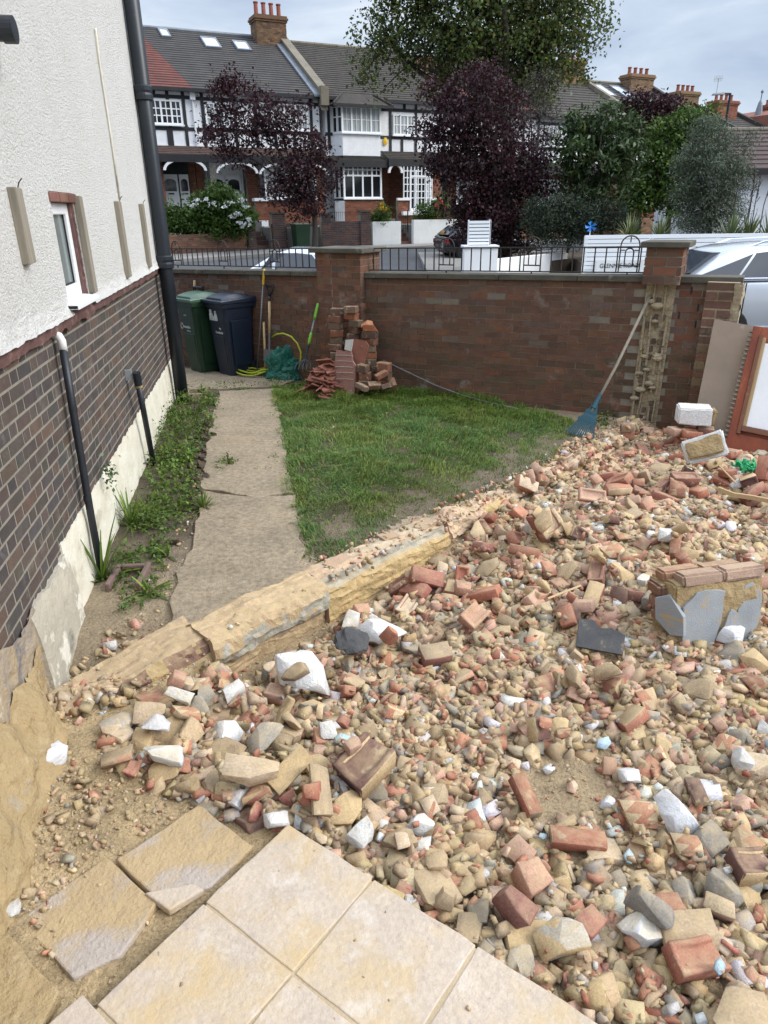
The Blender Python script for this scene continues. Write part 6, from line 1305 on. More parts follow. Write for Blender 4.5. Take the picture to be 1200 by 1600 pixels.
# heap of broken roof tiles
random.seed(77)
def tile_mesh(seed):
    rnd = random.Random(seed); w, l = rnd.uniform(.09, .17), rnd.uniform(.12, .22); pl = [(-w / 2, -l / 2), (w / 2, -l / 2 * rnd.uniform(.5, 1)), (w / 2 * rnd.uniform(.6, 1), l / 2), (-w / 2 * rnd.uniform(.5, 1), l / 2 * rnd.uniform(.6, 1))]
    mb = MB(); mb.prism(pl, 'z', -.007, .007); me_o = mb.build('roof_tile', 'tile_red'); me = me_o.data; bpy.data.objects.remove(me_o); return me
tms = [tile_mesh(i) for i in range(8)]
base = rpt(508, 608, .55); k = 0
for i in range(80):
    f = i / 80; r = .33 * (1 - f * .75); a = rj(0, 2 * pi); q = sqrt(rj(0, 1)) * r
    o = bpy.data.objects.new('roof_tile', tms[i % 8]); COL.objects.link(o); o.location = (base.x + q * cos(a) * 1.0 + .04 * f, base.y + q * sin(a) * .6 + .14 * f, .02 + .38 * f * (1 - q / .6)); o.rotation_euler = (rj(-.5, .5), rj(-.5, .7), rj(0, 6.28)); hi = f > .75
    tag(o, 'broken red clay roof tile on top of the heap by the pier' if hi else ('broken red clay roof tile in the middle of the heap by the pier' if f > .35 else 'broken red clay roof tile at the foot of the heap on the grass'), 'roof tile', 'broken roof tiles heaped in front of the middle pier')
bo = thing('paving_brick', 'open square clay gully surround at the foot of the drainpipe', 'gully', gp(308, 622, .0), H_ROT)
m = MB(); 
for (a, b, c, d_) in ((-.14, .14, -.11, -.085), (-.14, .14, .085, .11), (-.14, -.115, -.085, .085), (.115, .14, -.085, .085)): m.box(a, b, c, d_, -.05, .085)
m.build('surround', 'concrete', bo, bevel=.006)
gx = thing('drain_surround', 'broken brick drain surround among weeds below the near waste pipe', 'gully', gp(202, 905, .0), H_ROT - .1)
m = MB()
for (a, b, c, d_) in ((-.13, .13, -.10, -.07), (-.13, .12, .07, .10), (.09, .12, -.07, .07)): m.box(a, b, c, d_, -.06, .045)
m.build('surround', 'soil_brick', gx, bevel=.008) if mat('soil_brick', (.20, .12, .10), (.14, .10, .08), 8, .95, .5, 40) else 0

# ------------------------------------------------------------------ boards leaning at the right
def panel(label, cat, name, px, dys, m, th, zmin=None):
    """flat sheet through photo points; dys: distance in front of the right wall line for each."""
    pts = [rpt(u, v, dd) for (u, v), dd in zip(px, dys)]; c = sum(pts, Vector()) / len(pts); z = min(p.z for p in pts); o_ = Vector((c.x, c.y, z)); t = thing(name, label, cat, o_)
    nr = (pts[1] - pts[0]).cross(pts[-1] - pts[0]).normalized(); nr = nr if nr.dot(EYEP - c) > 0 else -nr; n = len(pts); mb = MB()
    mb.add([tuple(p - o_) for p in pts] + [tuple(p - o_ - nr * th) for p in pts], [tuple(range(n)), tuple(range(n, 2 * n))[::-1]] + [(i, (i + 1) % n, (i + 1) % n + n, i + n) for i in range(n)]); mb.build('board', m, t, bevel=.003); return t, o_, nr
t, o_, nr = panel('grey brown sheet of board leaning against the broken end pier', 'board', 'board', [(1117, 499), (1178, 510), (1133, 705), (1078, 690)], (.22, .22, .62, .62), 'mdf_board', .018)
# red framed door leaning in front
t, o_, nr = panel('red brown wooden door leaf with a white glazed panel leaning at the right edge', 'door', 'wooden_door', [(1178, 510), (1470, 545), (1440, 775), (1131, 706)], (.30, .38, .86, .70), 'red_wood', .04)
A, B, Cc, Dd = [rpt(u, v, dd) - o_ for (u, v), dd in zip([(1178, 510), (1470, 545), (1440, 775), (1131, 706)], (.30, .38, .86, .70))]
def dq(a, b, h=0.0): p = A.lerp(B, a); q = Dd.lerp(Cc, a); return p.lerp(q, b) + nr * h
def dbar(a0, a1, b0, b1, h0, h1, nm, m): mb = MB(); mb.hexa([tuple(dq(a, b, h)) for h in (h0, h1) for (a, b) in ((a0, b0), (a1, b0), (a1, b1), (a0, b1))]); return mb.build(nm, m, t, bevel=.004)
dbar(.0, .045, .0, .985, .001, .022, 'stile', 'red_wood'); dbar(.0, 1, .84, .99, .0015, .020, 'bottom_rail', 'red_wood'); dbar(.045, .067, .06, .84, .001, .040, 'moulding', 'aged_red'); dbar(.067, .9, .775, .815, .001, .045, 'moulding', 'aged_red'); dbar(.087, .9, .12, .77, .002, .012, 'white_panel', 'white_paint'); dbar(.067, .087, .08, .772, .001, .026, 'bead', 'mortar_wood')
mb = MB(); random.seed(3)
for i in range(26): b = .03 + .036 * i; mb.hexa([tuple(dq(a, bb, h)) for h in (-.03, .002) for (a, bb) in ((-.020 - rj(0, .01), b), (.002, b), (.002, b + .016), (-.020, b + .014))])
mb.build('splinter', 'aged_wood', t)

# ------------------------------------------------------------------ rubble: every larger piece an object, the small stuff one sheet of fragments
random.seed(101); RNG = np.random.default_rng(101)
TAN = [(.46, .335, .185), (.53, .41, .26), (.41, .30, .17), (.35, .265, .175), (.50, .395, .285), (.44, .325, .205), (.325, .245, .16)]
GREY = [(.27, .255, .225), (.33, .31, .275), (.22, .21, .195), (.30, .275, .23)]
RED = [(.33, .125, .08), (.39, .17, .11), (.29, .115, .085), (.43, .24, .165), (.47, .29, .215), (.36, .145, .095), (.25, .115, .09)]
PURP = [(.13, .065, .055), (.16, .09, .075), (.11, .075, .065)]
WHT = [(.84, .84, .84), (.76, .75, .72), (.80, .80, .82)]
def arrays(bm, mname, colf):
    bmesh.ops.triangulate(bm, faces=bm.faces[:]); bm.normal_update(); bm.verts.ensure_lookup_table()
    V = np.array([v.co[:] for v in bm.verts]); Fc = np.array([[v.index for v in f.verts] for f in bm.faces]); Cc = np.array([colf(f) for f in bm.faces]); bm.free()
    me = None; return {'V': V, 'F': Fc, 'C': Cc, 'm': mname, 'me': None, 'ext': (V.max(0) - V.min(0))}
def lump(seed, dims, cols, mname='lump', n=13, rough=.05, bev=.05, second=None, sub=True):
    rnd = random.Random(seed); bm = bmesh.new()
    bmesh.ops.create_cube(bm, size=1)
    for v in bm.verts: v.co = Vector((v.co.x * dims[0], v.co.y * dims[1], v.co.z * dims[2])) * rnd.uniform(.86, 1.06)
    for i in range(n):
        p = Vector((rnd.gauss(0, 1), rnd.gauss(0, 1), rnd.gauss(0, .8))).normalized(); q = Vector((p.x * dims[0], p.y * dims[1], p.z * dims[2])) * rnd.uniform(.27, .48)
        no = Vector((p.x / dims[0], p.y / dims[1], p.z / dims[2])).normalized()
        r = bmesh.ops.bisect_plane(bm, geom=bm.verts[:] + bm.edges[:] + bm.faces[:], plane_co=q, plane_no=no, clear_outer=True); ed = [e for e in bm.edges if e.is_boundary]
        if ed: bmesh.ops.holes_fill(bm, edges=ed)
    bmesh.ops.remove_doubles(bm, verts=bm.verts[:], dist=.02 * min(dims))
    if bev: bmesh.ops.bevel(bm, geom=bm.edges[:], offset=bev * min(dims), segments=1, affect='EDGES', clamp_overlap=True)
    bmesh.ops.triangulate(bm, faces=bm.faces[:])
    if sub: bmesh.ops.subdivide_edges(bm, edges=[e for e in bm.edges if e.calc_length() > .30 * max(dims)], cuts=1, use_grid_fill=False); bmesh.ops.triangulate(bm, faces=bm.faces[:])
    s = 1.0 / max(dims)
    for v in bm.verts: v.co += Vector((mnoise.noise(v.co * s * 5 + Vector((seed, 0, 0))), mnoise.noise(v.co * s * 5 + Vector((0, seed, 0))), mnoise.noise(v.co * s * 5 + Vector((0, 0, seed))))) * rough * max(dims)
    base = cols[seed % len(cols)]; off = Vector((seed * 1.37, 0, 0)); ax = Vector((rnd.gauss(0, 1), rnd.gauss(0, 1), rnd.gauss(0, 1))).normalized()
    def cf(f):
        k = rnd.uniform(.92, 1.08); c = base
        if second and f.normal.dot(ax) > .35 and mnoise.noise(f.calc_center_median() * s * 2 + off) > -.25: c = second[seed % len(second)]
        return [x * k for x in c]
    return arrays(bm, mname, cf)
def brickfrag(seed, keep, frog=True, cols=RED):
    """a pressed brick with a frog, broken across; keep = share of its length that is left."""
    rnd = random.Random(seed); L, W, Hh = .192, .092, .060; bm = bmesh.new(); bmesh.ops.create_cube(bm, size=1)
    for v in bm.verts: v.co = Vector((v.co.x * L, v.co.y * W, v.co.z * Hh))
    if frog:
        top = max(bm.faces, key=lambda f: f.calc_center_median().z); r = bmesh.ops.inset_region(bm, faces=[top], thickness=.020, depth=0)
        top = max([f for f in bm.faces if f.normal.z > .9], key=lambda f: -abs(f.calc_center_median().x) - abs(f.calc_center_median().y) - f.calc_area() * 0); bmesh.ops.inset_region(bm, faces=[top], thickness=.012, depth=-.011)
    x = -L / 2
    for k in range(2 if keep < .4 else (1 if keep < .98 else 0)):
        no = Vector((1, rnd.uniform(-.45, .45), rnd.uniform(-.4, .4))).normalized()
        if k == 1: no = Vector((-1 if rnd.random() < .3 else .2, rnd.choice((-1, 1)), rnd.uniform(-.4, .4))).normalized(); co = Vector((-L / 2 + L * keep * .5, 0, 0)) + no * W * rnd.uniform(.0, .3)
        else: co = Vector((-L / 2 + L * keep, 0, 0))
        bmesh.ops.bisect_plane(bm, geom=bm.verts[:] + bm.edges[:] + bm.faces[:], plane_co=co, plane_no=no, clear_outer=True)
        bmesh.ops.holes_fill(bm, edges=[e for e in bm.edges if e.is_boundary])
    bmesh.ops.dissolve_degenerate(bm, dist=.0005, edges=bm.edges[:])
    bmesh.ops.bevel(bm, geom=[e for e in bm.edges if len(e.link_faces) == 2 and e.calc_face_angle(0) > .5], offset=.0035, segments=1, affect='EDGES', clamp_overlap=True)
    bmesh.ops.triangulate(bm, faces=bm.faces[:]); bmesh.ops.subdivide_edges(bm, edges=[e for e in bm.edges if e.calc_length() > .035], cuts=1); bmesh.ops.triangulate(bm, faces=bm.faces[:])
    c = sum((v.co for v in bm.verts), Vector()) / len(bm.verts)
    for v in bm.verts: v.co = v.co - c + Vector((mnoise.noise(v.co * 25 + Vector((seed, 0, 0))), mnoise.noise(v.co * 25 + Vector((0, seed, 0))), mnoise.noise(v.co * 25 + Vector((0, 0, seed))))) * .005
    bm.normal_update(); base = cols[seed % len(cols)]; mort = TAN[seed % 5]; kind = rnd.random(); side = rnd.choice((Vector((0, 0, -1)), Vector((0, 1, 0)), Vector((0, -1, 0)), Vector((-1, 0, 0)), Vector((0, 0, 1))))
    def cf(f):
        k = rnd.uniform(.93, 1.07); p = f.calc_center_median(); c = base
        if kind < .6 and f.normal.dot(side) > .7: c = mort
        return [x * k for x in c]
    return arrays(bm, 'rubble_brick', cf)
def slabfrag(seed, cols, th, size, mname):
    rnd = random.Random(seed); n = rnd.randint(4, 6); bm = bmesh.new(); a0 = rnd.random() * 6
    pts = [(size * rnd.uniform(.6, 1.05) * cos(a0 + 2 * pi * i / n), size * .75 * rnd.uniform(.6, 1.05) * sin(a0 + 2 * pi * i / n)) for i in range(n)]
    lo = [bm.verts.new((x, y, -th / 2)) for x, y in pts]; hi = [bm.verts.new((x * .96, y * .96, th / 2)) for x, y in pts]; bm.faces.new(lo[::-1]); bm.faces.new(hi)
    for i in range(n): bm.faces.new((lo[i], lo[(i + 1) % n], hi[(i + 1) % n], hi[i]))
    base = cols[seed % len(cols)]; return arrays(bm, mname, lambda f: [x * rnd.uniform(.93, 1.07) for x in base])
LIB = {}
LIB['whole brick'] = [brickfrag(200 + i, 1.0, i in (0, 2, 4)) for i in range(6)]
LIB['half brick'] = [brickfrag(220 + i, rj(.45, .72), i % 2 == 0) for i in range(10)] + [brickfrag(300 + i, .55, True, PURP) for i in range(2)]
LIB['brick fragment'] = [brickfrag(240 + i, rj(.24, .38), i % 3 == 0) for i in range(10)] + [lump(260 + i, (.085, .07, .055), RED, 'rubble_brick', 5, .03, .02, TAN) for i in range(8)]
LIB['mortar lump'] = [lump(400 + i, (.115 * rj(.8, 1.25), .09 * rj(.8, 1.15), .048 * rj(.7, 1.3)), TAN, 'lump', random.choice((3, 4, 6)), .035, .025, None if i % 4 else RED) for i in range(18)]
LIB['grey concrete lump'] = [lump(440 + i, (.115, .09, .055), GREY, 'lump', 7, .04, .03, TAN if i % 2 else None) for i in range(6)]
LIB['white plaster chunk'] = [lump(460 + i, (.10, .085, .065), WHT, 'plaster', 7, .045, .015, [(.80, .74, .62)] if i % 2 else None) for i in range(7)]
LIB['brick tile shard'] = [slabfrag(480 + i, RED + PURP, rj(.010, .022), rj(.045, .07), 'rubble_brick') for i in range(8)]
LIB['blue painted chip'] = [slabfrag(500 + i, [(.50, .66, .76)], .012, .042, 'plaster') for i in range(3)]
def simple(seed, cols, m, n=2): return lump(seed, (.1, rj(.065, .09), rj(.03, .055)), cols, m, n + seed % 3, .03, 0, None, False)
SMALL = [simple(600 + i, TAN, 'lump') for i in range(14)] + [simple(630 + i, RED, 'rubble_brick') for i in range(8)] + [simple(650 + i, GREY, 'lump') for i in range(4)] + [simple(660 + i, WHT, 'plaster') for i in range(2)] + [slabfrag(670 + i, RED + PURP, .016, .05, 'rubble_brick') for i in range(4)] + [slabfrag(680, [(.52, .68, .78)], .012, .04, 'plaster')]
SMALL_W = np.array([3.8] * 14 + [1.7] * 8 + [1.6] * 4 + [.95] * 2 + [1.3] * 4 + [.25]); SMALL_W /= SMALL_W.sum()
def mesh_of(k, name):
    if k['me'] is None:
        o = npmesh(name, k['V'], k['F'], k['m'], k['C']); k['me'] = o.data; bpy.data.objects.remove(o)
    return k['me']

RUB = [(p.x, p.y) for p in pxpoly([(150, 1178), (165, 1212), (230, 1238), (300, 1252), (385, 1300), (440, 1290), (452, 1283)], -.1)]
RUB += [(p.x, p.y) for p in (PA + PB * .02 - PC * .01, PA + PB * 1.9 - PC * .01, Vector((2.6, .1, 0)), Vector((4.6, 1.6, 0)), Vector((4.9, 5.1, 0)), Vector((3.35, 6.1, 0)), rw(3.2, -.12), rw(2.75, -.15))] + [(p.x, p.y) for p in pxpoly([(975, 668), (940, 690), (905, 715)], 0.02)]
RUB = [(p[0], p[1]) for p in RUB] + [((ST0 + STD * l + STN * o).x, (ST0 + STD * l + STN * o).y) for l, o in ((5.0, -.1), (4.3, -.06), (3.6, -.02), (3.0, .03), (2.4, .06), (1.5, .09), (.9, .12), (.45, .17), (.15, .22))]
GX0, GY0, GST = -2.2, -.4, .0125; GNX, GNY = 580, 580
xs = GX0 + np.arange(GNX) * GST; ys = GY0 + np.arange(GNY) * GST
cs = 6; HC = np.array([[gheight(x, y) for y in ys[::cs]] for x in xs[::cs]])
HM = np.kron(HC, np.ones((cs, cs)))[:GNX, :GNY].copy()
# stub wall and patio count as surface too
for i in range(0, GNX):
    d = (xs[i] - ST0.x) * STD.x + (ys - ST0.y) * STD.y; q = (xs[i] - ST0.x) * STN.x + (ys - ST0.y) * STN.y; k = (q > -.27) & (q < .0) & (d > 0) & (d < 5.3); HM[i, k] = np.maximum(HM[i, k], np.where(d[k] < .75, -.03, .035))
    a = (xs[i] - PA.x) * PB.x + (ys - PA.y) * PB.y; b = (xs[i] - PA.x) * PC.x + (ys - PA.y) * PC.y; k = (a > 0) & (b > 0); HM[i, k] = PATIO_Z
BIG = np.zeros((GNX, GNY), bool)
def hwin(x, y, r):
    i0, i1 = max(0, int((x - r - GX0) / GST)), min(GNX, int((x + r - GX0) / GST) + 2); j0, j1 = max(0, int((y - r - GY0) / GST)), min(GNY, int((y + r - GY0) / GST) + 2); return i0, i1, j0, j1
def drop(x, y, r, th, sink=.3, upd=True, pct=62):
    """rest a piece of footprint radius r and thickness th on what lies there; returns the height of its centre and the local slope."""
    i0, i1, j0, j1 = hwin(x, y, r)
    if i1 - i0 < 1 or j1 - j0 < 1: return gheight(x, y) + th * .3, 0, 0
    sub = HM[i0:i1, j0:j1]; dx = xs[i0:i1, None] - x; dy = ys[None, j0:j1] - y; dd = (dx * dx + dy * dy) / (r * r); m = dd <= 1.0
    if not m.any(): return gheight(x, y) + th * .3, 0, 0
    h = float(np.percentile(sub[m], pct)); gx = float((sub * dx * m).sum() / max(1e-6, (dx * dx * m).sum())); gy = float((sub * dy * m).sum() / max(1e-6, (dy * dy * m).sum()))
    zb = h - sink * th
    if upd: prof = zb + th * np.sqrt(np.clip(1 - dd * .8, 0, 1)); HM[i0:i1, j0:j1] = np.where(m, np.maximum(sub, prof), sub)
    return zb + th * .5, gx, gy
def rot_for(gx, gy, tilt, yaw=None):
    yaw = rj(0, 2 * pi) if yaw is None else yaw
    return Euler((gy * .8 + random.gauss(0, tilt), -gx * .8 + random.gauss(0, tilt), 0)).to_matrix() @ Matrix.Rotation(yaw, 3, 'Z')
ACC = {}
def put_small(k, x, y, z, R, s):
    i, j = int((x - GX0) / GST), int((y - GY0) / GST)
    if 0 <= i < GNX and 0 <= j < GNY and BIG[i, j] and rj(0, 1) < .93: return
    A = ACC.setdefault(k['m'], {'V': [], 'F': [], 'C': [], 'n': 0}); V = (k['V'] * s) @ np.array(R).T + np.array((x, y, z)); A['V'].append(V); A['F'].append(k['F'] + A['n']); A['n'] += len(V)
    c = k['C'] * RNG.uniform(.8, 1.2); A['C'].append(c * (1 + .06 * RNG.uniform(-1, 1, 3)))
BX = [min(p[0] for p in RUB), max(p[0] for p in RUB), min(p[1] for p in RUB), max(p[1] for p in RUB)]
def rand_in():
    while True:
        x, y = rj(BX[0], BX[1]), rj(BX[2], BX[3])
        if poly_in(RUB, x, y):
            u, v, w = cam_uv(x, y, 0)
            if u < 1620 and v < 1760: return x, y
def cam_uv(x, y, z):
    p = Vector((x, y, z)) - EYEP; w = p.dot(W_AX); return 600 + F_PX * p.dot(R_AX) / w, 800 - F_PX * p.dot(U_AX) / w, w
def near_w(x, y): return min(1.0, 3.2 / max(1.2, cam_uv(x, y, 0)[2])) 
def zone(x, y):
    l, q = lq(x, y); u, v, w = cam_uv(x, y, -.05); d = Vector((x, y, 0)) - PA; pa, pb = d.dot(PB), d.dot(PC)
    if q < .22: return ('at the left foot of the stub wall' if l < 1.5 else 'beside the stub wall and lawn' if l < 3.2 else 'on the edge near the leaf rake')
    if w > 5.0: return 'in the heap below the leaning door' if u > 1000 else 'at the far tip beside the lawn'
    if w > 3.9: return 'at the right behind the masonry block' if u > 1000 else 'in the upper heap'
    if pb > -.28 and pa > -.1: return 'along the patio edge'
    if u < 560: return 'left of the dark purple brick'
    if w > 3.0: return 'beside the masonry block' if u > 960 else 'in the middle of the rubble'
    if w > 2.35: return 'in the right hand rubble' if u > 850 else 'between patio corner and black slate'
    return 'in the nearest lower right rubble'
HERO = []; 
def piece(kind, k, x, y, s, R=None, label=None, z=None, sink=.3, group=None, name=None, tilt=.28, squash=(1, 1, 1), upd=True):
    e = k['ext'] * s * np.array(squash); R = R if R is not None else rot_for(0, 0, tilt); ee = np.abs(np.array(R)) @ e; r = .42 * (ee[0] + ee[1]) / 2
    zz, gx, gy = drop(x, y, r, ee[2], sink, upd)
    if max(e) > .07:
        i0, i1, j0, j1 = hwin(x, y, r * .95)
        if i1 > i0 and j1 > j0: BIG[i0:i1, j0:j1] |= ((xs[i0:i1, None] - x) ** 2 + (ys[None, j0:j1] - y) ** 2) < (r * .95) ** 2
    o = bpy.data.objects.new((name or kind).replace(' ', '_'), mesh_of(k, (name or kind).replace(' ', '_'))); COL.objects.link(o); o.location = (x, y, zz if z is None else z)
    o.rotation_euler = R.to_euler(); o.scale = (s * squash[0], s * squash[1], s * squash[2]); return tag(o, label, {'white plaster chunk': 'plaster', 'mortar lump': 'stone', 'grey concrete lump': 'stone', 'blue painted chip': 'plaster'}.get(kind, 'brick'), group or ('loose %ss in the rubble' % kind))
SP = gp(880, 1195, -.02)
def sand_layer(n, smin, smax, pw):
    for _ in range(n):
        x, y = rand_in()
        if rj(0, 1) > near_w(x, y) ** pw: continue
        if (x - SP.x) ** 2 + (y - SP.y) ** 2 < .035 * (1 + .6 * fbm(x * 5, y * 5)) and smax > .03: continue
        k = SMALL[RNG.choice(len(SMALL), p=SMALL_W)]; s = (smin + (smax - smin) * rj(0, 1) ** 1.35) / .1; e = k['ext'] * s
        i, j = min(GNX - 1, max(0, int((x - GX0) / GST))), min(GNY - 1, max(0, int((y - GY0) / GST)))
        if BIG[i, j] and rj(0, 1) < .93: continue
        z, gx, gy = drop(x, y, .4 * max(e[0], e[1]), e[2], .42, True, 48); put_small(k, x, y, z, rot_for(gx, gy, .20), s)
def big_layer(n, spec):
    done = 0; tries = 0
    while done < n and tries < n * 40:
        tries += 1; x, y = rand_in(); u, v, w = cam_uv(x, y, 0)
        l, q = lq(x, y); far = sstep(2.9, 4.6, w) * sstep(.5, .9, u / 1200 + .25)
        kind = spec(far, u, v, w, x, y)
        if kind is None: continue
        k = random.choice(LIB[kind]); lo, hi = {'whole brick': (.94, 1.04), 'half brick': (.85, 1.05), 'brick fragment': (.6, 1.1), 'mortar lump': (.62, 1.35), 'grey concrete lump': (.6, 1.3), 'white plaster chunk': (.42, 1.05), 'brick tile shard': (.6, 1.1), 'blue painted chip': (.45, .9)}[kind]
        s = lo + (hi - lo) * rj(0, 1) ** 1.7; e = k['ext'] * s
        if kind == 'whole brick' and w < 3.6: continue
        zz, gx, gy = drop(x, y, .4 * max(e[0], e[1]), e[2], 0, False); R = rot_for(gx, gy, .36 if 'brick' in kind else .22)
        if 'brick' in kind and rj(0, 1) < .3: R = R @ Matrix.Rotation(random.choice((pi / 2, pi)), 3, 'X')
        size = max(e) ; sz = 'large ' if size > .125 and 'whole' not in kind else ('small ' if size < .075 else '')
        col = np.median(k['C'], 0); 
        if 'brick' in kind: cw = 'purple brown ' if col[0] < .19 else ('pinkish ' if col[1] > .19 else 'red ')
        elif kind == 'mortar lump': cw = 'sandy ' if col[0] > .42 else 'dull brown '
        else: cw = ''
        frog = 'lying frog up ' if 'brick' in kind and (R @ Vector((0, 0, 1))).z > .75 and kind in ('whole brick', 'half brick') else ('on edge ' if kind in ('whole brick', 'half brick') and abs((R @ Vector((0, 0, 1))).z) < .45 else '')
        piece(kind, k, x, y, s, R, f'{sz}{cw}{kind} {frog}{zone(x, y)}', sink=.38); done += 1
# pieces one can tell apart, read off the photograph
def hero(kind, idx, u, v, size, label, yaw=0.0, tilt=(0, 0), squash=(1, 1, 1), zg=None, lift=0.0, name=None, sink=.2, roll=0):
    x, y = gp(u, v, -.06 if zg is None else zg)[:2]; k = LIB[kind][idx % len(LIB[kind])]; s = size / k['ext'].max(); R = Euler((tilt[0], tilt[1], 0)).to_matrix() @ Matrix.Rotation(yaw, 3, 'Z') @ Matrix.Rotation(roll, 3, 'X')
    o = piece(kind, k, x, y, s, R, label, None, sink, None, name, squash=squash); o.location.z += lift; return o
sand_layer(5400, .05, .125, .25)
def spec0(far, u, v, w, x, y):
    t = rj(0, 1)
    if rj(0, 1) > near_w(x, y) ** .4: return None
    b = .26 + .30 * far
    return 'half brick' if t < b * .36 else 'brick fragment' if t < b else 'mortar lump' if t < b + .42 * (1 - far * .5) else 'grey concrete lump' if t < b + .53 * (1 - far * .4) else 'white plaster chunk' if rj(0, 1) < .42 and u > 350 else 'brick tile shard'
big_layer(240, spec0)
sand_layer(6200, .034, .095, .3)
def spec1(far, u, v, w, x, y):
    t = rj(0, 1)
    if far > .45: return 'whole brick' if t < .30 else 'half brick' if t < .62 else 'brick fragment' if t < .78 else 'mortar lump' if t < .94 else 'grey concrete lump'
    if w > 4.2: return 'half brick' if t < .34 else 'brick fragment' if t < .58 else 'whole brick' if t < .66 else 'mortar lump' if t < .93 else 'grey concrete lump'
    return spec0(far, u, v, w, x, y) if rj(0, 1) < .5 else None
big_layer(390, spec1)
LEFT = [(p.x, p.y) for p in pxpoly([(165, 1150), (330, 1085), (420, 1060), (560, 1130), (610, 1240), (560, 1330), (470, 1285), (385, 1300), (300, 1250), (190, 1215)], -.12)]
done = 0
while done < 46:
    x, y = rj(-1.5, .2), rj(1.4, 3.0)
    if not poly_in(LEFT, x, y): continue
    t = rj(0, 1); kind = 'mortar lump' if t < .60 else 'grey concrete lump' if t < .76 else 'white plaster chunk' if t < .88 else 'brick fragment'; k = random.choice(LIB[kind]); s = rj(.75, 1.3) if kind != 'brick fragment' else rj(.7, 1.0); done += 1
    zz, gx, gy = drop(x, y, .05, .05, 0, False); piece(kind, k, x, y, s, rot_for(gx, gy, .24), f'{"large " if s > 1.15 else ""}{kind} {zone(x, y)}', sink=.42, squash=(1, 1, .72))
# distinctive chunks
LIB['white plaster chunk'].append(lump(991, (.27, .19, .20), [(.90, .90, .90)], 'plaster', 9, .05, .012, [(.55, .43, .26)]))
hero('white plaster chunk', 7, 476, 1064, .25, 'big bright white plaster boulder below the stub wall, largest white piece', .5, (.35, .25), lift=.05)
hero('white plaster chunk', 3, 550, 955, .115, 'white plaster lump standing upright beside the middle of the stub wall', 1.2, (.6, 0), lift=.03)
hero('white plaster chunk', 1, 1055, 1268, .17, 'crooked white plaster chunk right of the red coping pieces', 2.3, (.3, .4), (1, .6, .9), lift=.02)
hero('white plaster chunk', 5, 1003, 1438, .13, 'rounded white plaster chunk in the near right rubble', .3, (.2, .1), lift=.01)
hero('white plaster chunk', 2, 987, 1195, .085, 'flat white plaster piece above the crooked white chunk', .2, (.4, .2))
hero('white plaster chunk', 4, 1136, 1010, .13, 'white plaster chunk in front of the grey faced masonry block', .1, (0, .1), (1, .8, .8), lift=.01)
hero('white plaster chunk', 6, 566, 1302, .10, 'white triangular plaster chunk at the patio corner', .8, (.5, .2), lift=.02)
hero('white plaster chunk', 2, 434, 1284, .09, 'white plaster chunk touching the tip of the patio', .4, (.1, .3))
hero('white plaster chunk', 5, 264, 1200, .17, 'long flat white edged slab fragment in the left of the rubble', -.1, (.15, .1), (1, .55, .45))
hero('white plaster chunk', 1, 250, 1162, .11, 'square white plaster piece with sand on it at the left', .1, (.2, 0), (1, .9, .6))
hero('white plaster chunk', 0, 365, 1108, .11, 'white plaster lump behind the left rubble near the stub wall', 1.0, (.2, .3), (1, .7, .7))
hero('white plaster chunk', 3, 288, 1118, .12, 'pointed white plaster piece leaning against the stub wall', 2.8, (.5, .0), (1, .6, .6))
hero('white plaster chunk', 4, 80, 1214, .15, 'grey white mortar chunk lying apart on the sand at the left', .9, (.0, .3), (1, .6, .6), zg=-.09)
hero('white plaster chunk', 6, 20, 1425, .055, 'small speckled white lump on the sand at the far left', .9, (.0, .3), zg=-.06)
hero('white plaster chunk', 2, 860, 1175, .05, 'small white plaster flake in the sandy hollow', .9, (.0, .3))
hero('white plaster chunk', 0, 1030, 877, .10, 'white plaster wedge left of the masonry block', .2, (.3, .3), lift=.02)
hero('grey concrete lump', 1, 872, 1458, .15, 'round grey stone with a sandy streak near the lower right', .2, (.2, .1), lift=.01)
hero('grey concrete lump', 3, 815, 1492, .11, 'dark grey speckled stone touching the patio edge', 1.2, (.3, .1))
hero('grey concrete lump', 0, 1025, 955, .17, 'rough grey concrete lump left of the masonry block', .1, (.1, .0), (1, .8, .8))
hero('grey concrete lump', 4, 415, 1172, .16, 'blue grey and white slab fragment in the left rubble', 1.0, (.5, .2), (1, .7, .6), lift=.02)
hero('grey concrete lump', 5, 190, 1145, .15, 'grey mortar boulder at the left end of the stub wall', .6, (.2, .1), (1, .9, .8))
hero('grey concrete lump', 2, 1110, 1305, .11, 'pitted grey concrete lump right of the crooked white chunk', .6, (.2, .1))
hero('mortar lump', 3, 395, 1240, .21, 'wide sandy mortar slab above the patio corner', -.1, (.25, .05), (1, .6, .6), lift=.02)
hero('mortar lump', 6, 455, 1230, .18, 'leaning sandy mortar block left of the dark purple brick', .9, (.7, .2), (1, .7, .6), lift=.03)
hero('mortar lump', 9, 500, 1258, .20, 'upright sandy mortar slab beside the dark purple brick', 1.9, (.2, .6), (1, .5, .6), lift=.03)
hero('mortar lump', 5, 620, 1300, .13, 'round sandy mortar boulder close to the patio corner', .3, (.2, .1), lift=.01)
hero('mortar lump', 12, 1165, 1580, .20, 'large sandy stone in the lower right corner', .3, (.2, .1), (1, .8, .8), lift=.02)
hero('mortar lump', 2, 1070, 1460, .19, 'wide flat sandy block right of the rounded white chunk', .1, (.2, .1), (1, .8, .5), lift=.02)
hero('mortar lump', 8, 855, 1060, .13, 'squared sandy mortar lump left of the black slate', .4, (.2, .1))
hero('half brick', 10, 570, 1214, .205, 'dark purple brown half brick in front of the left rubble, largest dark piece', .75, (.25, -.2), (1, 1.0, 1.0), lift=.03, roll=.2)
hero('half brick', 11, 438, 1030, .15, 'dark brown brick behind the big white boulder', .3, (.1, .1), lift=.0)
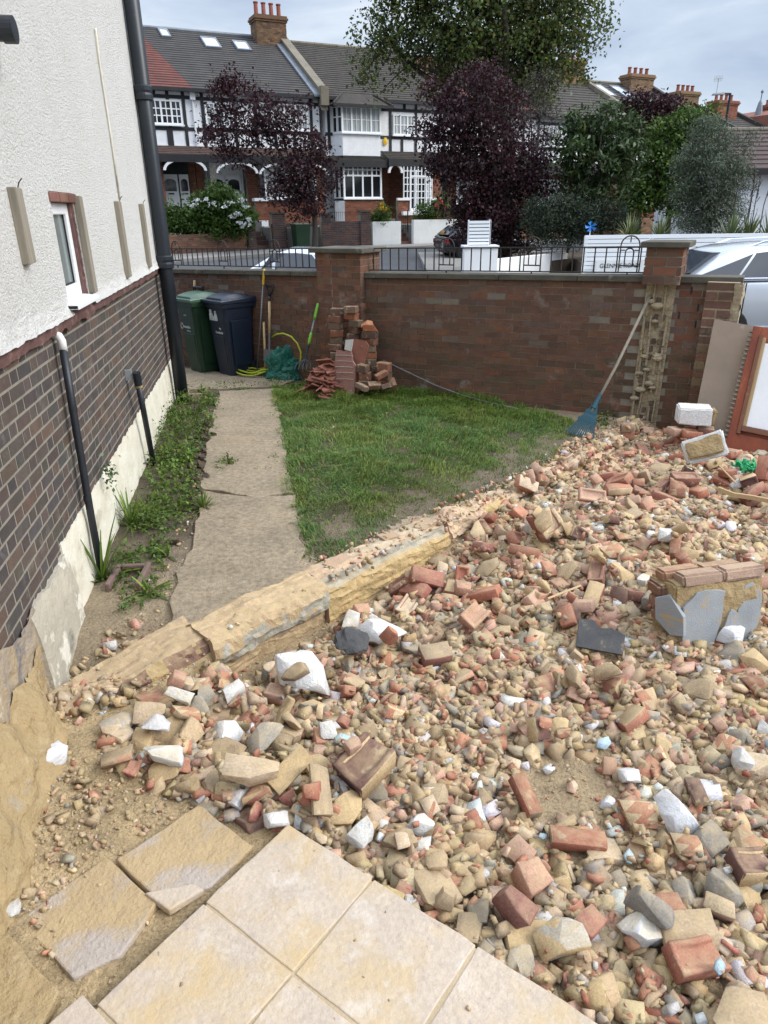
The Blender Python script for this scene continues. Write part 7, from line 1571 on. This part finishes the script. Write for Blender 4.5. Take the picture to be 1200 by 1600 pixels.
hero('whole brick', 3, 905, 1293, .20, 'red moulded coping brick lying flat in the middle right', -.1, (.15, .05), (1, .75, .7), lift=.015, name='coping brick')
hero('whole brick', 3, 822, 1232, .17, 'red ridged coping brick pointing at the camera', 1.9, (.2, .25), (1, .75, .8), lift=.02, name='coping brick')
hero('brick fragment', 1, 832, 1365, 0.115, 'red brick fragment with a sandy top near the patio edge', .4, (.3, .2), lift=.015)
hero('brick fragment', 4, 805, 1420, 0.123, 'red cornered brick fragment beside the patio edge', .8, (.3, .4), lift=.02)
hero('brick fragment', 7, 920, 1440, 0.090, 'deep red brick fragment left of the rounded white chunk', .8, (.3, .1))
hero('half brick', 2, 1085, 1500, .16, 'sand covered brick with a red face at the lower right', .2, (.3, .1), lift=.01)
hero('half brick', 5, 1045, 1402, 0.107, 'sandy square half brick above the rounded white chunk', .05, (.1, .0), lift=.01)
hero('half brick', 10, 1175, 1350, 0.131, 'dark half brick at the right edge with a sandy top', .1, (.1, .1), lift=.01)
hero('half brick', 3, 680, 1018, .16, 'pale topped red half brick in the upper middle rubble', .3, (.2, .1), lift=.01)
hero('half brick', 0, 740, 972, .15, 'upturned red brick with a grey frog in the upper rubble', .9, (.6, .2), lift=.02)
hero('half brick', 6, 855, 830, .20, 'tall sandy brick standing on end in the heap', 2.2, (.9, .2), (1, 1, 1), zg=.05, lift=.05)
hero('whole brick', 0, 925, 778, .19, 'pinkish brick with its frog facing the camera in the upper heap', -.15, (.95, .0), zg=.08, lift=.05)
hero('whole brick', 1, 967, 755, .19, 'dull brown whole brick lying behind the frogged brick', .1, (.1, .0), zg=.09, lift=.03)
hero('whole brick', 2, 1070, 748, .20, 'pink frogged brick lying level below the yellow block', .05, (.2, .05), zg=.12, lift=.03)
hero('whole brick', 4, 1150, 660, .001, 'x', 0) if False else 0
hero('blue painted chip', 0, 945, 1146, .075, 'pale blue painted flake standing up in the middle rubble', .6, (.7, .3), lift=.02)
hero('blue painted chip', 1, 988, 1315, .05, 'pale blue painted flake below the red coping brick', 1.2, (.5, .3), lift=.02)
hero('blue painted chip', 2, 1120, 1525, .05, 'pale blue painted flake in the lower right corner', 1.2, (.4, .3), lift=.02)
hero('blue painted chip', 0, 850, 1288, .035, 'pale blue painted flake left of the red coping brick', .2, (.3, .3), lift=.02)
hero('blue painted chip', 1, 535, 1170, .07, 'blue grey painted flake right of the white edged slab', .2, (.3, .3), lift=.02)
sl = thing('slate_piece', 'square black slate piece lying in the middle of the rubble', 'slate', tuple(gp(938, 995, -.02)), -.25, None, (.55, .08, -.2))
mb = MB(); mb.prism([(-.115, -.075), (.11, -.08), (.12, .03), (.05, .055), (.0, .045), (-.04, .085), (-.11, .08)], 'z', -.006, .006); mb.build('slate', 'slate', sl)
sl = thing('slate_piece', 'crumpled black roofing scrap near the stub wall', 'slate', tuple(gp(548, 1005, -.03)), .4, None, (.4, .25, .3)); crumple('scrap', sl, (0, 0, .02), (.075, .075, .03), 'slate', 4, .5, 3)
sand_layer(11500, .016, .052, .5)
def spec2(far, u, v, w, x, y):
    t = rj(0, 1); wk = near_w(x, y)
    if w > 4.8 and rj(0, 1) > .35: return None
    return 'mortar lump' if t < .52 else 'brick fragment' if t < .74 else 'grey concrete lump' if t < .84 else 'brick tile shard' if t < .93 else 'white plaster chunk' if t < .985 and u > 400 else 'blue painted chip'
big_layer(170, spec2)
sand_layer(7000, .007, .024, .9)
# scattered bits beyond the heap: sand at the left, bed end, lawn edge, path
W_SAND = SMALL_W.copy(); W_SAND[14:22] *= .22; W_SAND[26:] *= .4; W_SAND /= W_SAND.sum()
def scatter(px, n, smin, smax, z=0.0, w=None):
    P = [(p.x, p.y) for p in pxpoly(px, z)]; bx = [min(p[0] for p in P), max(p[0] for p in P), min(p[1] for p in P), max(p[1] for p in P)]; c = 0
    while c < n:
        x, y = rj(bx[0], bx[1]), rj(bx[2], bx[3])
        if not poly_in(P, x, y): continue
        c += 1; k = SMALL[RNG.choice(len(SMALL), p=SMALL_W if w is None else w)]; s = (smin + (smax - smin) * rj(0, 1) ** 3) / .1; e = k['ext'] * s
        zz, gx, gy = drop(x, y, .4 * max(e[0], e[1]), e[2], .3, True, 60) if (GX0 < x < GX0 + GNX * GST - .1 and GY0 < y < GY0 + GNY * GST - .1) else (gheight(x, y) + e[2] * .25, 0, 0)
        put_small(k, x, y, zz, rot_for(gx, gy, .4), s)
scatter([(30, 1260), (120, 1190), (330, 1265), (250, 1420), (150, 1520), (60, 1500), (20, 1400)], 700, .004, .028, -.09, W_SAND)
scatter([(20, 1250), (110, 1190), (190, 1250), (120, 1380), (20, 1420)], 150, .01, .055, -.09, W_SAND)
scatter([(60, 1110), (90, 1040), (200, 960), (300, 1000), (250, 1060), (120, 1120)], 480, .012, .07, 0)
scatter([(480, 880), (640, 815), (820, 735), (890, 700), (960, 690), (800, 780), (660, 850), (500, 930)], 900, .006, .038, .01)
scatter([(330, 1045), (520, 930), (680, 850), (860, 750), (900, 700), (870, 690), (660, 830), (500, 915), (300, 1000), (150, 1080)], 700, .004, .03, .02)
scatter([(870, 700), (900, 675), (985, 655), (1020, 660), (960, 720), (860, 760)], 520, .012, .065, .02)
scatter([(160, 960), (270, 840), (300, 760), (320, 640), (350, 640), (300, 900), (260, 980)], 420, .006, .03, .0)
scatter([(300, 990), (340, 790), (460, 790), (475, 900), (420, 930)], 260, .003, .011, .02)
scatter([(430, 610), (880, 655), (780, 760), (500, 850)], 60, .010, .03, .01)
scatter([(150, 1530), (450, 1300), (590, 1370), (900, 1600), (300, 1600)], 130, .0025, .014, PATIO_Z, W_SAND)
for mname, A in ACC.items():
    o = npmesh({'lump': 'mortar_rubble', 'rubble_brick': 'brick_rubble', 'plaster': 'plaster_rubble'}[mname], np.concatenate(A['V']), np.concatenate(A['F']), mname, np.concatenate(A['C']))
    tag(o, {'lump': 'countless small sandy mortar and stone fragments covering the rubble field', 'rubble_brick': 'countless small red brick fragments mixed through the rubble field', 'plaster': 'countless small white plaster crumbs mixed through the rubble field'}[mname], 'rubble', kind='stuff')

# ------------------------------------------------------------------ blocks of masonry
def rough_block(name, parent, pts8, m, amp=.008, cuts=5, seed=0, col=(1, 1, 1)):
    bm = bmesh.new(); vs = [bm.verts.new(p) for p in pts8]
    for f in MB.BF: bm.faces.new([vs[i] for i in f])
    bmesh.ops.bevel(bm, geom=bm.edges[:], offset=.012, segments=2, affect='EDGES'); bmesh.ops.triangulate(bm, faces=bm.faces[:]); bmesh.ops.subdivide_edges(bm, edges=[e for e in bm.edges if e.calc_length() > .04], cuts=cuts); bmesh.ops.triangulate(bm, faces=bm.faces[:])
    for v in bm.verts: v.co += Vector((mnoise.fractal(v.co * 12 + Vector((seed, 0, 0)), 1, 2, 3), mnoise.fractal(v.co * 12 + Vector((0, seed, 0)), 1, 2, 3), mnoise.fractal(v.co * 12 + Vector((0, 0, seed)), 1, 2, 3))) * amp
    me = bpy.data.meshes.new(name); bm.to_mesh(me); at = me.color_attributes.new('Col', 'FLOAT_COLOR', 'CORNER'); at.data.foreach_set('color', [*col, 1] * len(me.loops)); bm.free(); me.materials.append(MATS[m]); return link(name, me, parent)
def bx8(x0, x1, y0, y1, z0, z1, j=0.0): return [(x + rj(-j, j), y + rj(-j, j), z + rj(-j, j)) for z in (z0, z1) for x, y in ((x0, y0), (x1, y0), (x1, y1), (x0, y1))]
random.seed(5)
c = gp(1105, 990, .0) + Vector((0, 0, .055)); t = thing('masonry_block', 'fallen block of bricks with yellow mortar and grey render faces at the right', 'masonry', (c.x + .02, c.y + .06, c.z), radians(8), None, (radians(-12), radians(-3), radians(8)))
rough_block('mortar_core', t, bx8(-.205, .25, -.055, .17, -.17, .215, .015), 'mortar_dab', .014, 5, 3)
for i, (x0, x1, y0, y1, z0, z1, c_) in enumerate(((-.17, .035, -.075, .03, .20, .262, (.42, .285, .21)), (.048, .26, -.07, .03, .20, .262, (.43, .295, .22)), (-.21, -.01, .04, .14, .195, .255, (.34, .19, .12)), (.005, .22, .045, .14, .195, .25, (.36, .22, .14)), (-.245, -.185, .01, .15, .13, .195, (.25, .13, .085)), (-.245, -.185, .0, .14, .06, .125, (.23, .11, .075)), (-.245, -.185, -.01, .12, -.01, .055, (.24, .12, .08)))):
    rough_block('brick', t, bx8(x0, x1, y0, y1, z0, z1, .003), 'rubble_brick', .003, 2, 10 + i, c_)
for i, poly in enumerate((([(-.19, -.17), (-.03, -.17), (.03, .03), (.05, .16), (-.02, .175), (-.10, .165), (-.17, .10)]), ([(.0, -.17), (.15, -.15), (.22, -.06), (.25, .0), (.24, .12), (.19, .18), (.15, .17), (.12, .11), (.14, .08), (.11, .03), (.08, .06), (.05, -.02)]))):
    mb = MB(); mb.prism([(p[0], p[1]) for p in ragged([Vector((*p, 0)) for p in poly], .010, .018)], 'y', -.074 + .003 * i, -.04); mb.build('render_skin', 'render_skin', t, bevel=.003)
mb = MB(); mb.prism([(-.05, -.04), (.02, -.05), (.10, .02), (.10, .13), (.02, .16), (-.05, .06)], 'x', -.272, -.246); o = mb.build('render_skin', 'render_skin', t, bevel=.003); o.rotation_euler = (0, 0, .55); o.location = (.02, .09, 0)
c = gp(1082, 664, .185); t = thing('white_block', 'white painted masonry block sitting on bricks below the brown board', 'block', c, BW_ROT + .25)
rough_block('block', t, bx8(-.145, .135, -.09, .09, .02, .175, .008), 'plaster', .006, 3, 31, (.92, .92, .93)); rough_block('mortar_back', t, bx8(.13, .17, -.06, .08, .02, .15, .008), 'mortar_dab', .01, 3, 32)
for i, (dx, dy, yaw) in enumerate(((-.17, -.04, .4), (-.04, -.08, .1), (.11, -.02, -.2), (-.06, .04, .0), (.06, .05, .2))):
    piece('half brick', LIB['half brick'][i + 1], c.x + dx, c.y + dy, 1.05, Euler((.1, .1, yaw)).to_matrix(), ('brick supporting the white block, %s' % ('left one', 'front middle one', 'right one beside the board', 'hidden rear left one', 'hidden rear right one')[i]), z=.14 if i < 3 else .11, upd=False)
c = gp(1106, 714, .21); t = thing('yellow_block', 'white edged block with a bare yellow mortar face tilted below the brown board', 'block', c, 0, None, (radians(-20), radians(-24), radians(-16)))
rough_block('block', t, bx8(-.15, .15, -.05, .06, -.02, .17, .01), 'plaster', .006, 3, 41, (.86, .85, .82)); rough_block('mortar_face', t, bx8(-.125, .125, -.062, -.04, .0, .145, .014), 'mortar_dab', .008, 4, 42)
t = thing('green_netting', 'bunched bright green netting at the foot of the red door', 'netting', gp(1168, 738, .06)); mb = MB()
for i in range(26): a = rj(0, 6.3); r_ = rj(.02, .13); mb.tube([Vector((r_ * cos(a), .6 * r_ * sin(a), rj(.0, .06))) + Vector((rj(-.03, .03), rj(-.03, .03), rj(0, .05))) for _ in range(5)], .009, 5)
mb.build('netting', 'net_green', t)
t = thing('timber_lath', 'curved pale timber lath lying across bricks at the right edge', 'lath', gp(1150, 775, .13)); mb = MB(); mb.tube([(-.10, .06, .03), (-.02, .0, .01), (.10, -.03, -.0), (.30, -.08, -.03)], .02, 4); mb.build('lath', 'mortar_wood', t)
t = thing('timber_lath', 'thin pale stick lying in the rubble left of the masonry block', 'lath', gp(882, 925, .06)); mb = MB(); mb.tube([(-.10, -.05, -.01), (.10, .05, .01)], .006, 5); mb.build('lath', 'pale_wood', t)
t = thing('timber_lath', 'thin stick leaning on the yellow block', 'lath', gp(1135, 745, .14)); mb = MB(); mb.tube([(-.04, .06, .07), (.05, -.06, -.03)], .007, 5); mb.build('lath', 'pale_wood', t)
t = thing('timber_lath', 'grey broken timber peg standing by the stub wall at the left', 'lath', gp(278, 1105, -.15), .3); mb = MB(); mb.hexa([(-.012, -.02, -.05), (.012, -.02, -.05), (.012, .02, -.05), (-.012, .02, -.05), (.02, -.02, .12), (.032, -.02, .11), (.032, .02, .10), (.02, .02, .12)]); mb.build('lath', 'aged_wood', t)

# ------------------------------------------------------------------ lawn grass
def blades(P, h, wd, lean, col, name, label, cat, m='grass_blade', lay=None):
    n = len(P); az = RNG.uniform(0, 2 * pi, n); ln = lean * RNG.uniform(.2, 1.3, n); H_ = h * RNG.uniform(.5, 1.4, n)
    d = np.stack([np.cos(az), np.sin(az)], 1) * ln[:, None]
    if lay is not None: d = d + lay
    s = np.stack([-np.sin(az + .7), np.cos(az + .7)], 1) * wd * RNG.uniform(.6, 1.3, (n, 1)); Z0 = np.array([gheight(p[0], p[1]) for p in P]) - .004 if len(P) < 9000 else np.interp(0, [0, 1], [0, 1]) * np.ones(n) + .0
    a = np.stack([P[:, 0] - s[:, 0], P[:, 1] - s[:, 1], Z0], 1); b = np.stack([P[:, 0] + s[:, 0], P[:, 1] + s[:, 1], Z0], 1)
    mid = np.stack([P[:, 0] + d[:, 0] * H_ * .45, P[:, 1] + d[:, 1] * H_ * .45, Z0 + H_ * .62], 1); sv = np.stack([s[:, 0] * .7, s[:, 1] * .7, np.zeros(n)], 1)
    tip = np.stack([P[:, 0] + d[:, 0] * H_ * 1.2, P[:, 1] + d[:, 1] * H_ * 1.2, Z0 + H_ * np.clip(1 - .5 * np.hypot(d[:, 0], d[:, 1]), .25, 1)], 1)
    V = np.stack([a, b, mid + sv, mid - sv, tip], 1).reshape(-1, 3); o = np.arange(n) * 5
    T = np.concatenate([np.stack([o, o + 1, o + 2], 1), np.stack([o, o + 2, o + 3], 1), np.stack([o + 3, o + 2, o + 4], 1)]); ob = npmesh(name, V, T, m, np.concatenate([col, col, col])); return tag(ob, label, cat, kind='stuff')
LP = [(p.x, p.y) for p in LAWN]; bx = [min(p[0] for p in LP), max(p[0] for p in LP), min(p[1] for p in LP), max(p[1] for p in LP)]
pts = []; cols = []; hh = []; lay = []
while len(pts) < 72000:
    x, y = rj(bx[0] - .1, bx[1] + .1), rj(bx[2] - .15, bx[3] + .2)
    l, q = lq(x, y); n1 = fbm(x * 1.6, y * 1.6, 5); n2 = fbm(x * 5, y * 5, 6); edge = poly_in(LP, x, y)
    if not edge and not poly_in(LP, x + .12 * n2, y + .12 * n2): continue
    dens = (.5 + .5 * sstep(-.35, -1.1, q + .25 * n1 + .2 * n2)) if q > -1.3 else 1.0
    if q > -.55 + .25 * n1: dens *= .5
    dens *= 1 - .75 * sstep(.08, .34, n2) * (1 - sstep(7.4, 7.9, y))
    if rj(0, 1) > dens: continue
    pts.append((x, y)); k = rj(.65, 1.25); back = sstep(6.8, 7.8, y + .35 * x); dry = rj(0, 1) < .12 + .30 * max(0, n1) + .2 * sstep(.0, .3, n2)
    c = (2.1, 1.25, 1.3) if dry else (1.05 + .3 * back + .4 * n1, 1.0 + .2 * back + .14 * n1, 1.05 - .2 * back)
    cols.append([k * t_ for t_ in c]); hh.append((.050 + .022 * back + .02 * max(0, n1)) * (1 if q < -.9 else .7) * max(.45, .9 + 1.3 * fbm(x * 3.1, y * 3.1, 15))); lay.append((.55 * sin(2.2 * x + 3 * n1) * (1 - back), .55 * cos(2.0 * y + 2 * n1) * (1 - back)))
blades(np.array(pts), np.array(hh), .0032, .8, np.array(cols), 'grass', 'rough green grass of the small lawn', 'grass', lay=np.array(lay))
# weeds: low leaves in the flower bed, lawn edge and joints
def weedpatch(px, n, size, spread, z=0.0, tall=.06):
    P = [(p.x, p.y) for p in pxpoly(px, z)]; bx = [min(p[0] for p in P), max(p[0] for p in P), min(p[1] for p in P), max(p[1] for p in P)]; C_ = []; T_ = []
    while len(C_) < n:
        x, y = rj(bx[0], bx[1]), rj(bx[2], bx[3])
        if not poly_in(P, x, y) or fbm(x * 4, y * 4, 9) < rj(-.5, .35): continue
        k = random.randint(6, 18); hgt = tall * rj(.3, 1.2); kk = rj(.6, 1.3)
        for _ in range(k): C_.append((x + random.gauss(0, spread), y + random.gauss(0, spread), max(.006, gheight(x, y) + abs(random.gauss(0, hgt))))); T_.append(kk)
    return np.array(C_), np.array(T_)
Cs, Ts, Ls = [], [], []
for px, n, sz, sp, tl in (([(255, 640), (340, 610), (335, 690), (300, 720), (230, 760), (235, 700)], 3000, .034, .035, .085), ([(215, 790), (300, 690), (310, 780), (260, 880), (190, 880)], 2200, .03, .035, .06), ([(160, 880), (250, 850), (260, 930), (180, 960)], 700, .024, .03, .03), ([(325, 715), (360, 712), (372, 730), (335, 740)], 160, .03, .02, .04), ([(335, 598), (440, 600), (432, 612), (340, 614)], 420, .022, .03, .03), ([(395, 730), (455, 700), (462, 760), (420, 745)], 320, .02, .03, .02), ([(440, 600), (860, 640), (880, 665), (600, 640), (450, 640)], 900, .026, .03, .03), ([(470, 860), (530, 830), (560, 870), (490, 890)], 260, .018, .03, .02), ([(910, 655), (960, 650), (950, 672), (905, 672)], 200, .03, .03, .06), ([(405, 590), (500, 595), (520, 615), (430, 615)], 420, .03, .04, .05)):
    a, b = weedpatch(px, n, sz, sp, 0, tl); Cs.append(a); Ts.append(b); Ls.append(np.full((len(a), 1), sz))
Cs = np.concatenate(Cs); Ts = np.concatenate(Ts); Ls = np.concatenate(Ls); V, Fc = leaves(Cs, Ls, .55, .8, .45)
tag(npmesh('weeds', V, Fc, 'weed_leaf', leafcol(Ts, .2, (.2, (1.3, 1.05, .7)))), 'low mixed weeds in the bed, lawn edges and path joints', 'weeds', kind='stuff')
for u, v, n, L, sd, lab in ((160, 905, 22, .46, 3, 'tall strappy iris clump at the foot of the near waste pipe'), (205, 822, 60, .34, 4, 'bright grassy tuft in the bed between the two waste pipes'), (232, 925, 14, .24, 5, 'thin arching weed in front of the brick drain surround'), (318, 795, 70, .17, 6, 'fine grass tuft spilling onto the concrete path'), (232, 800, 30, .22, 7, 'leafy dandelion clump against the white plinth'), (262, 870, 10, .12, 8, 'small pale weed beside the cracked path edge'), (345, 725, 18, .08, 9, 'low weed rosette on the left edge of the path')):
    c = gp(u, v, 0.0); spiky(lab, (c.x, c.y, gheight(c.x, c.y) - .01), n, L, .0085 if n < 25 else .004, (.35, 1.35), 'weed_leaf', 'weed_clump', .45, sd)
pl_ = thing('wall_weed', 'small leafy weed growing out of the brick wall above the plinth', 'weed', tuple(HP + HD * 1.62 + Vector((HD.y, -HD.x, 0)) * .01 + Vector((0, 0, .46)))); C_ = RNG.normal(size=(60, 3)) * (.025, .03, .045) + np.array((.03, 0, 0)); V, Fc = leaves(C_, .03, .6, .3); npmesh('foliage', V, Fc, 'leaf_dark', np.ones((60, 3)) * 1.6, pl_)
# turned soil clods in the bed
mb_V, mb_F, k0 = [], [], 0; kk = [lump(800 + i, (.09, .08, .06), [(1, 1, 1)], 'soil_clod', 14, .12, .05) for i in range(4)]
P = [(p.x, p.y) for p in pxpoly([(300, 700), (325, 640), (338, 700), (318, 760), (300, 840), (270, 880), (262, 850), (290, 770)], 0)]; bx = [min(p[0] for p in P), max(p[0] for p in P), min(p[1] for p in P), max(p[1] for p in P)]; c = 0
while c < 120:
    x, y = rj(bx[0], bx[1]), rj(bx[2], bx[3])
    if not poly_in(P, x, y): continue
    c += 1; k = random.choice(kk); s = .25 + .95 * rj(0, 1) ** 2.2; V = (k['V'] * s) @ np.array(rot_for(0, 0, .6)).T + np.array((x, y, gheight(x, y) + .01 * s)); mb_V.append(V); mb_F.append(k['F'] + k0); k0 += len(V)
tag(npmesh('soil_clods', np.concatenate(mb_V), np.concatenate(mb_F), 'soil_clod', None), 'dark turned soil clods along the left edge of the path', 'soil', kind='stuff')
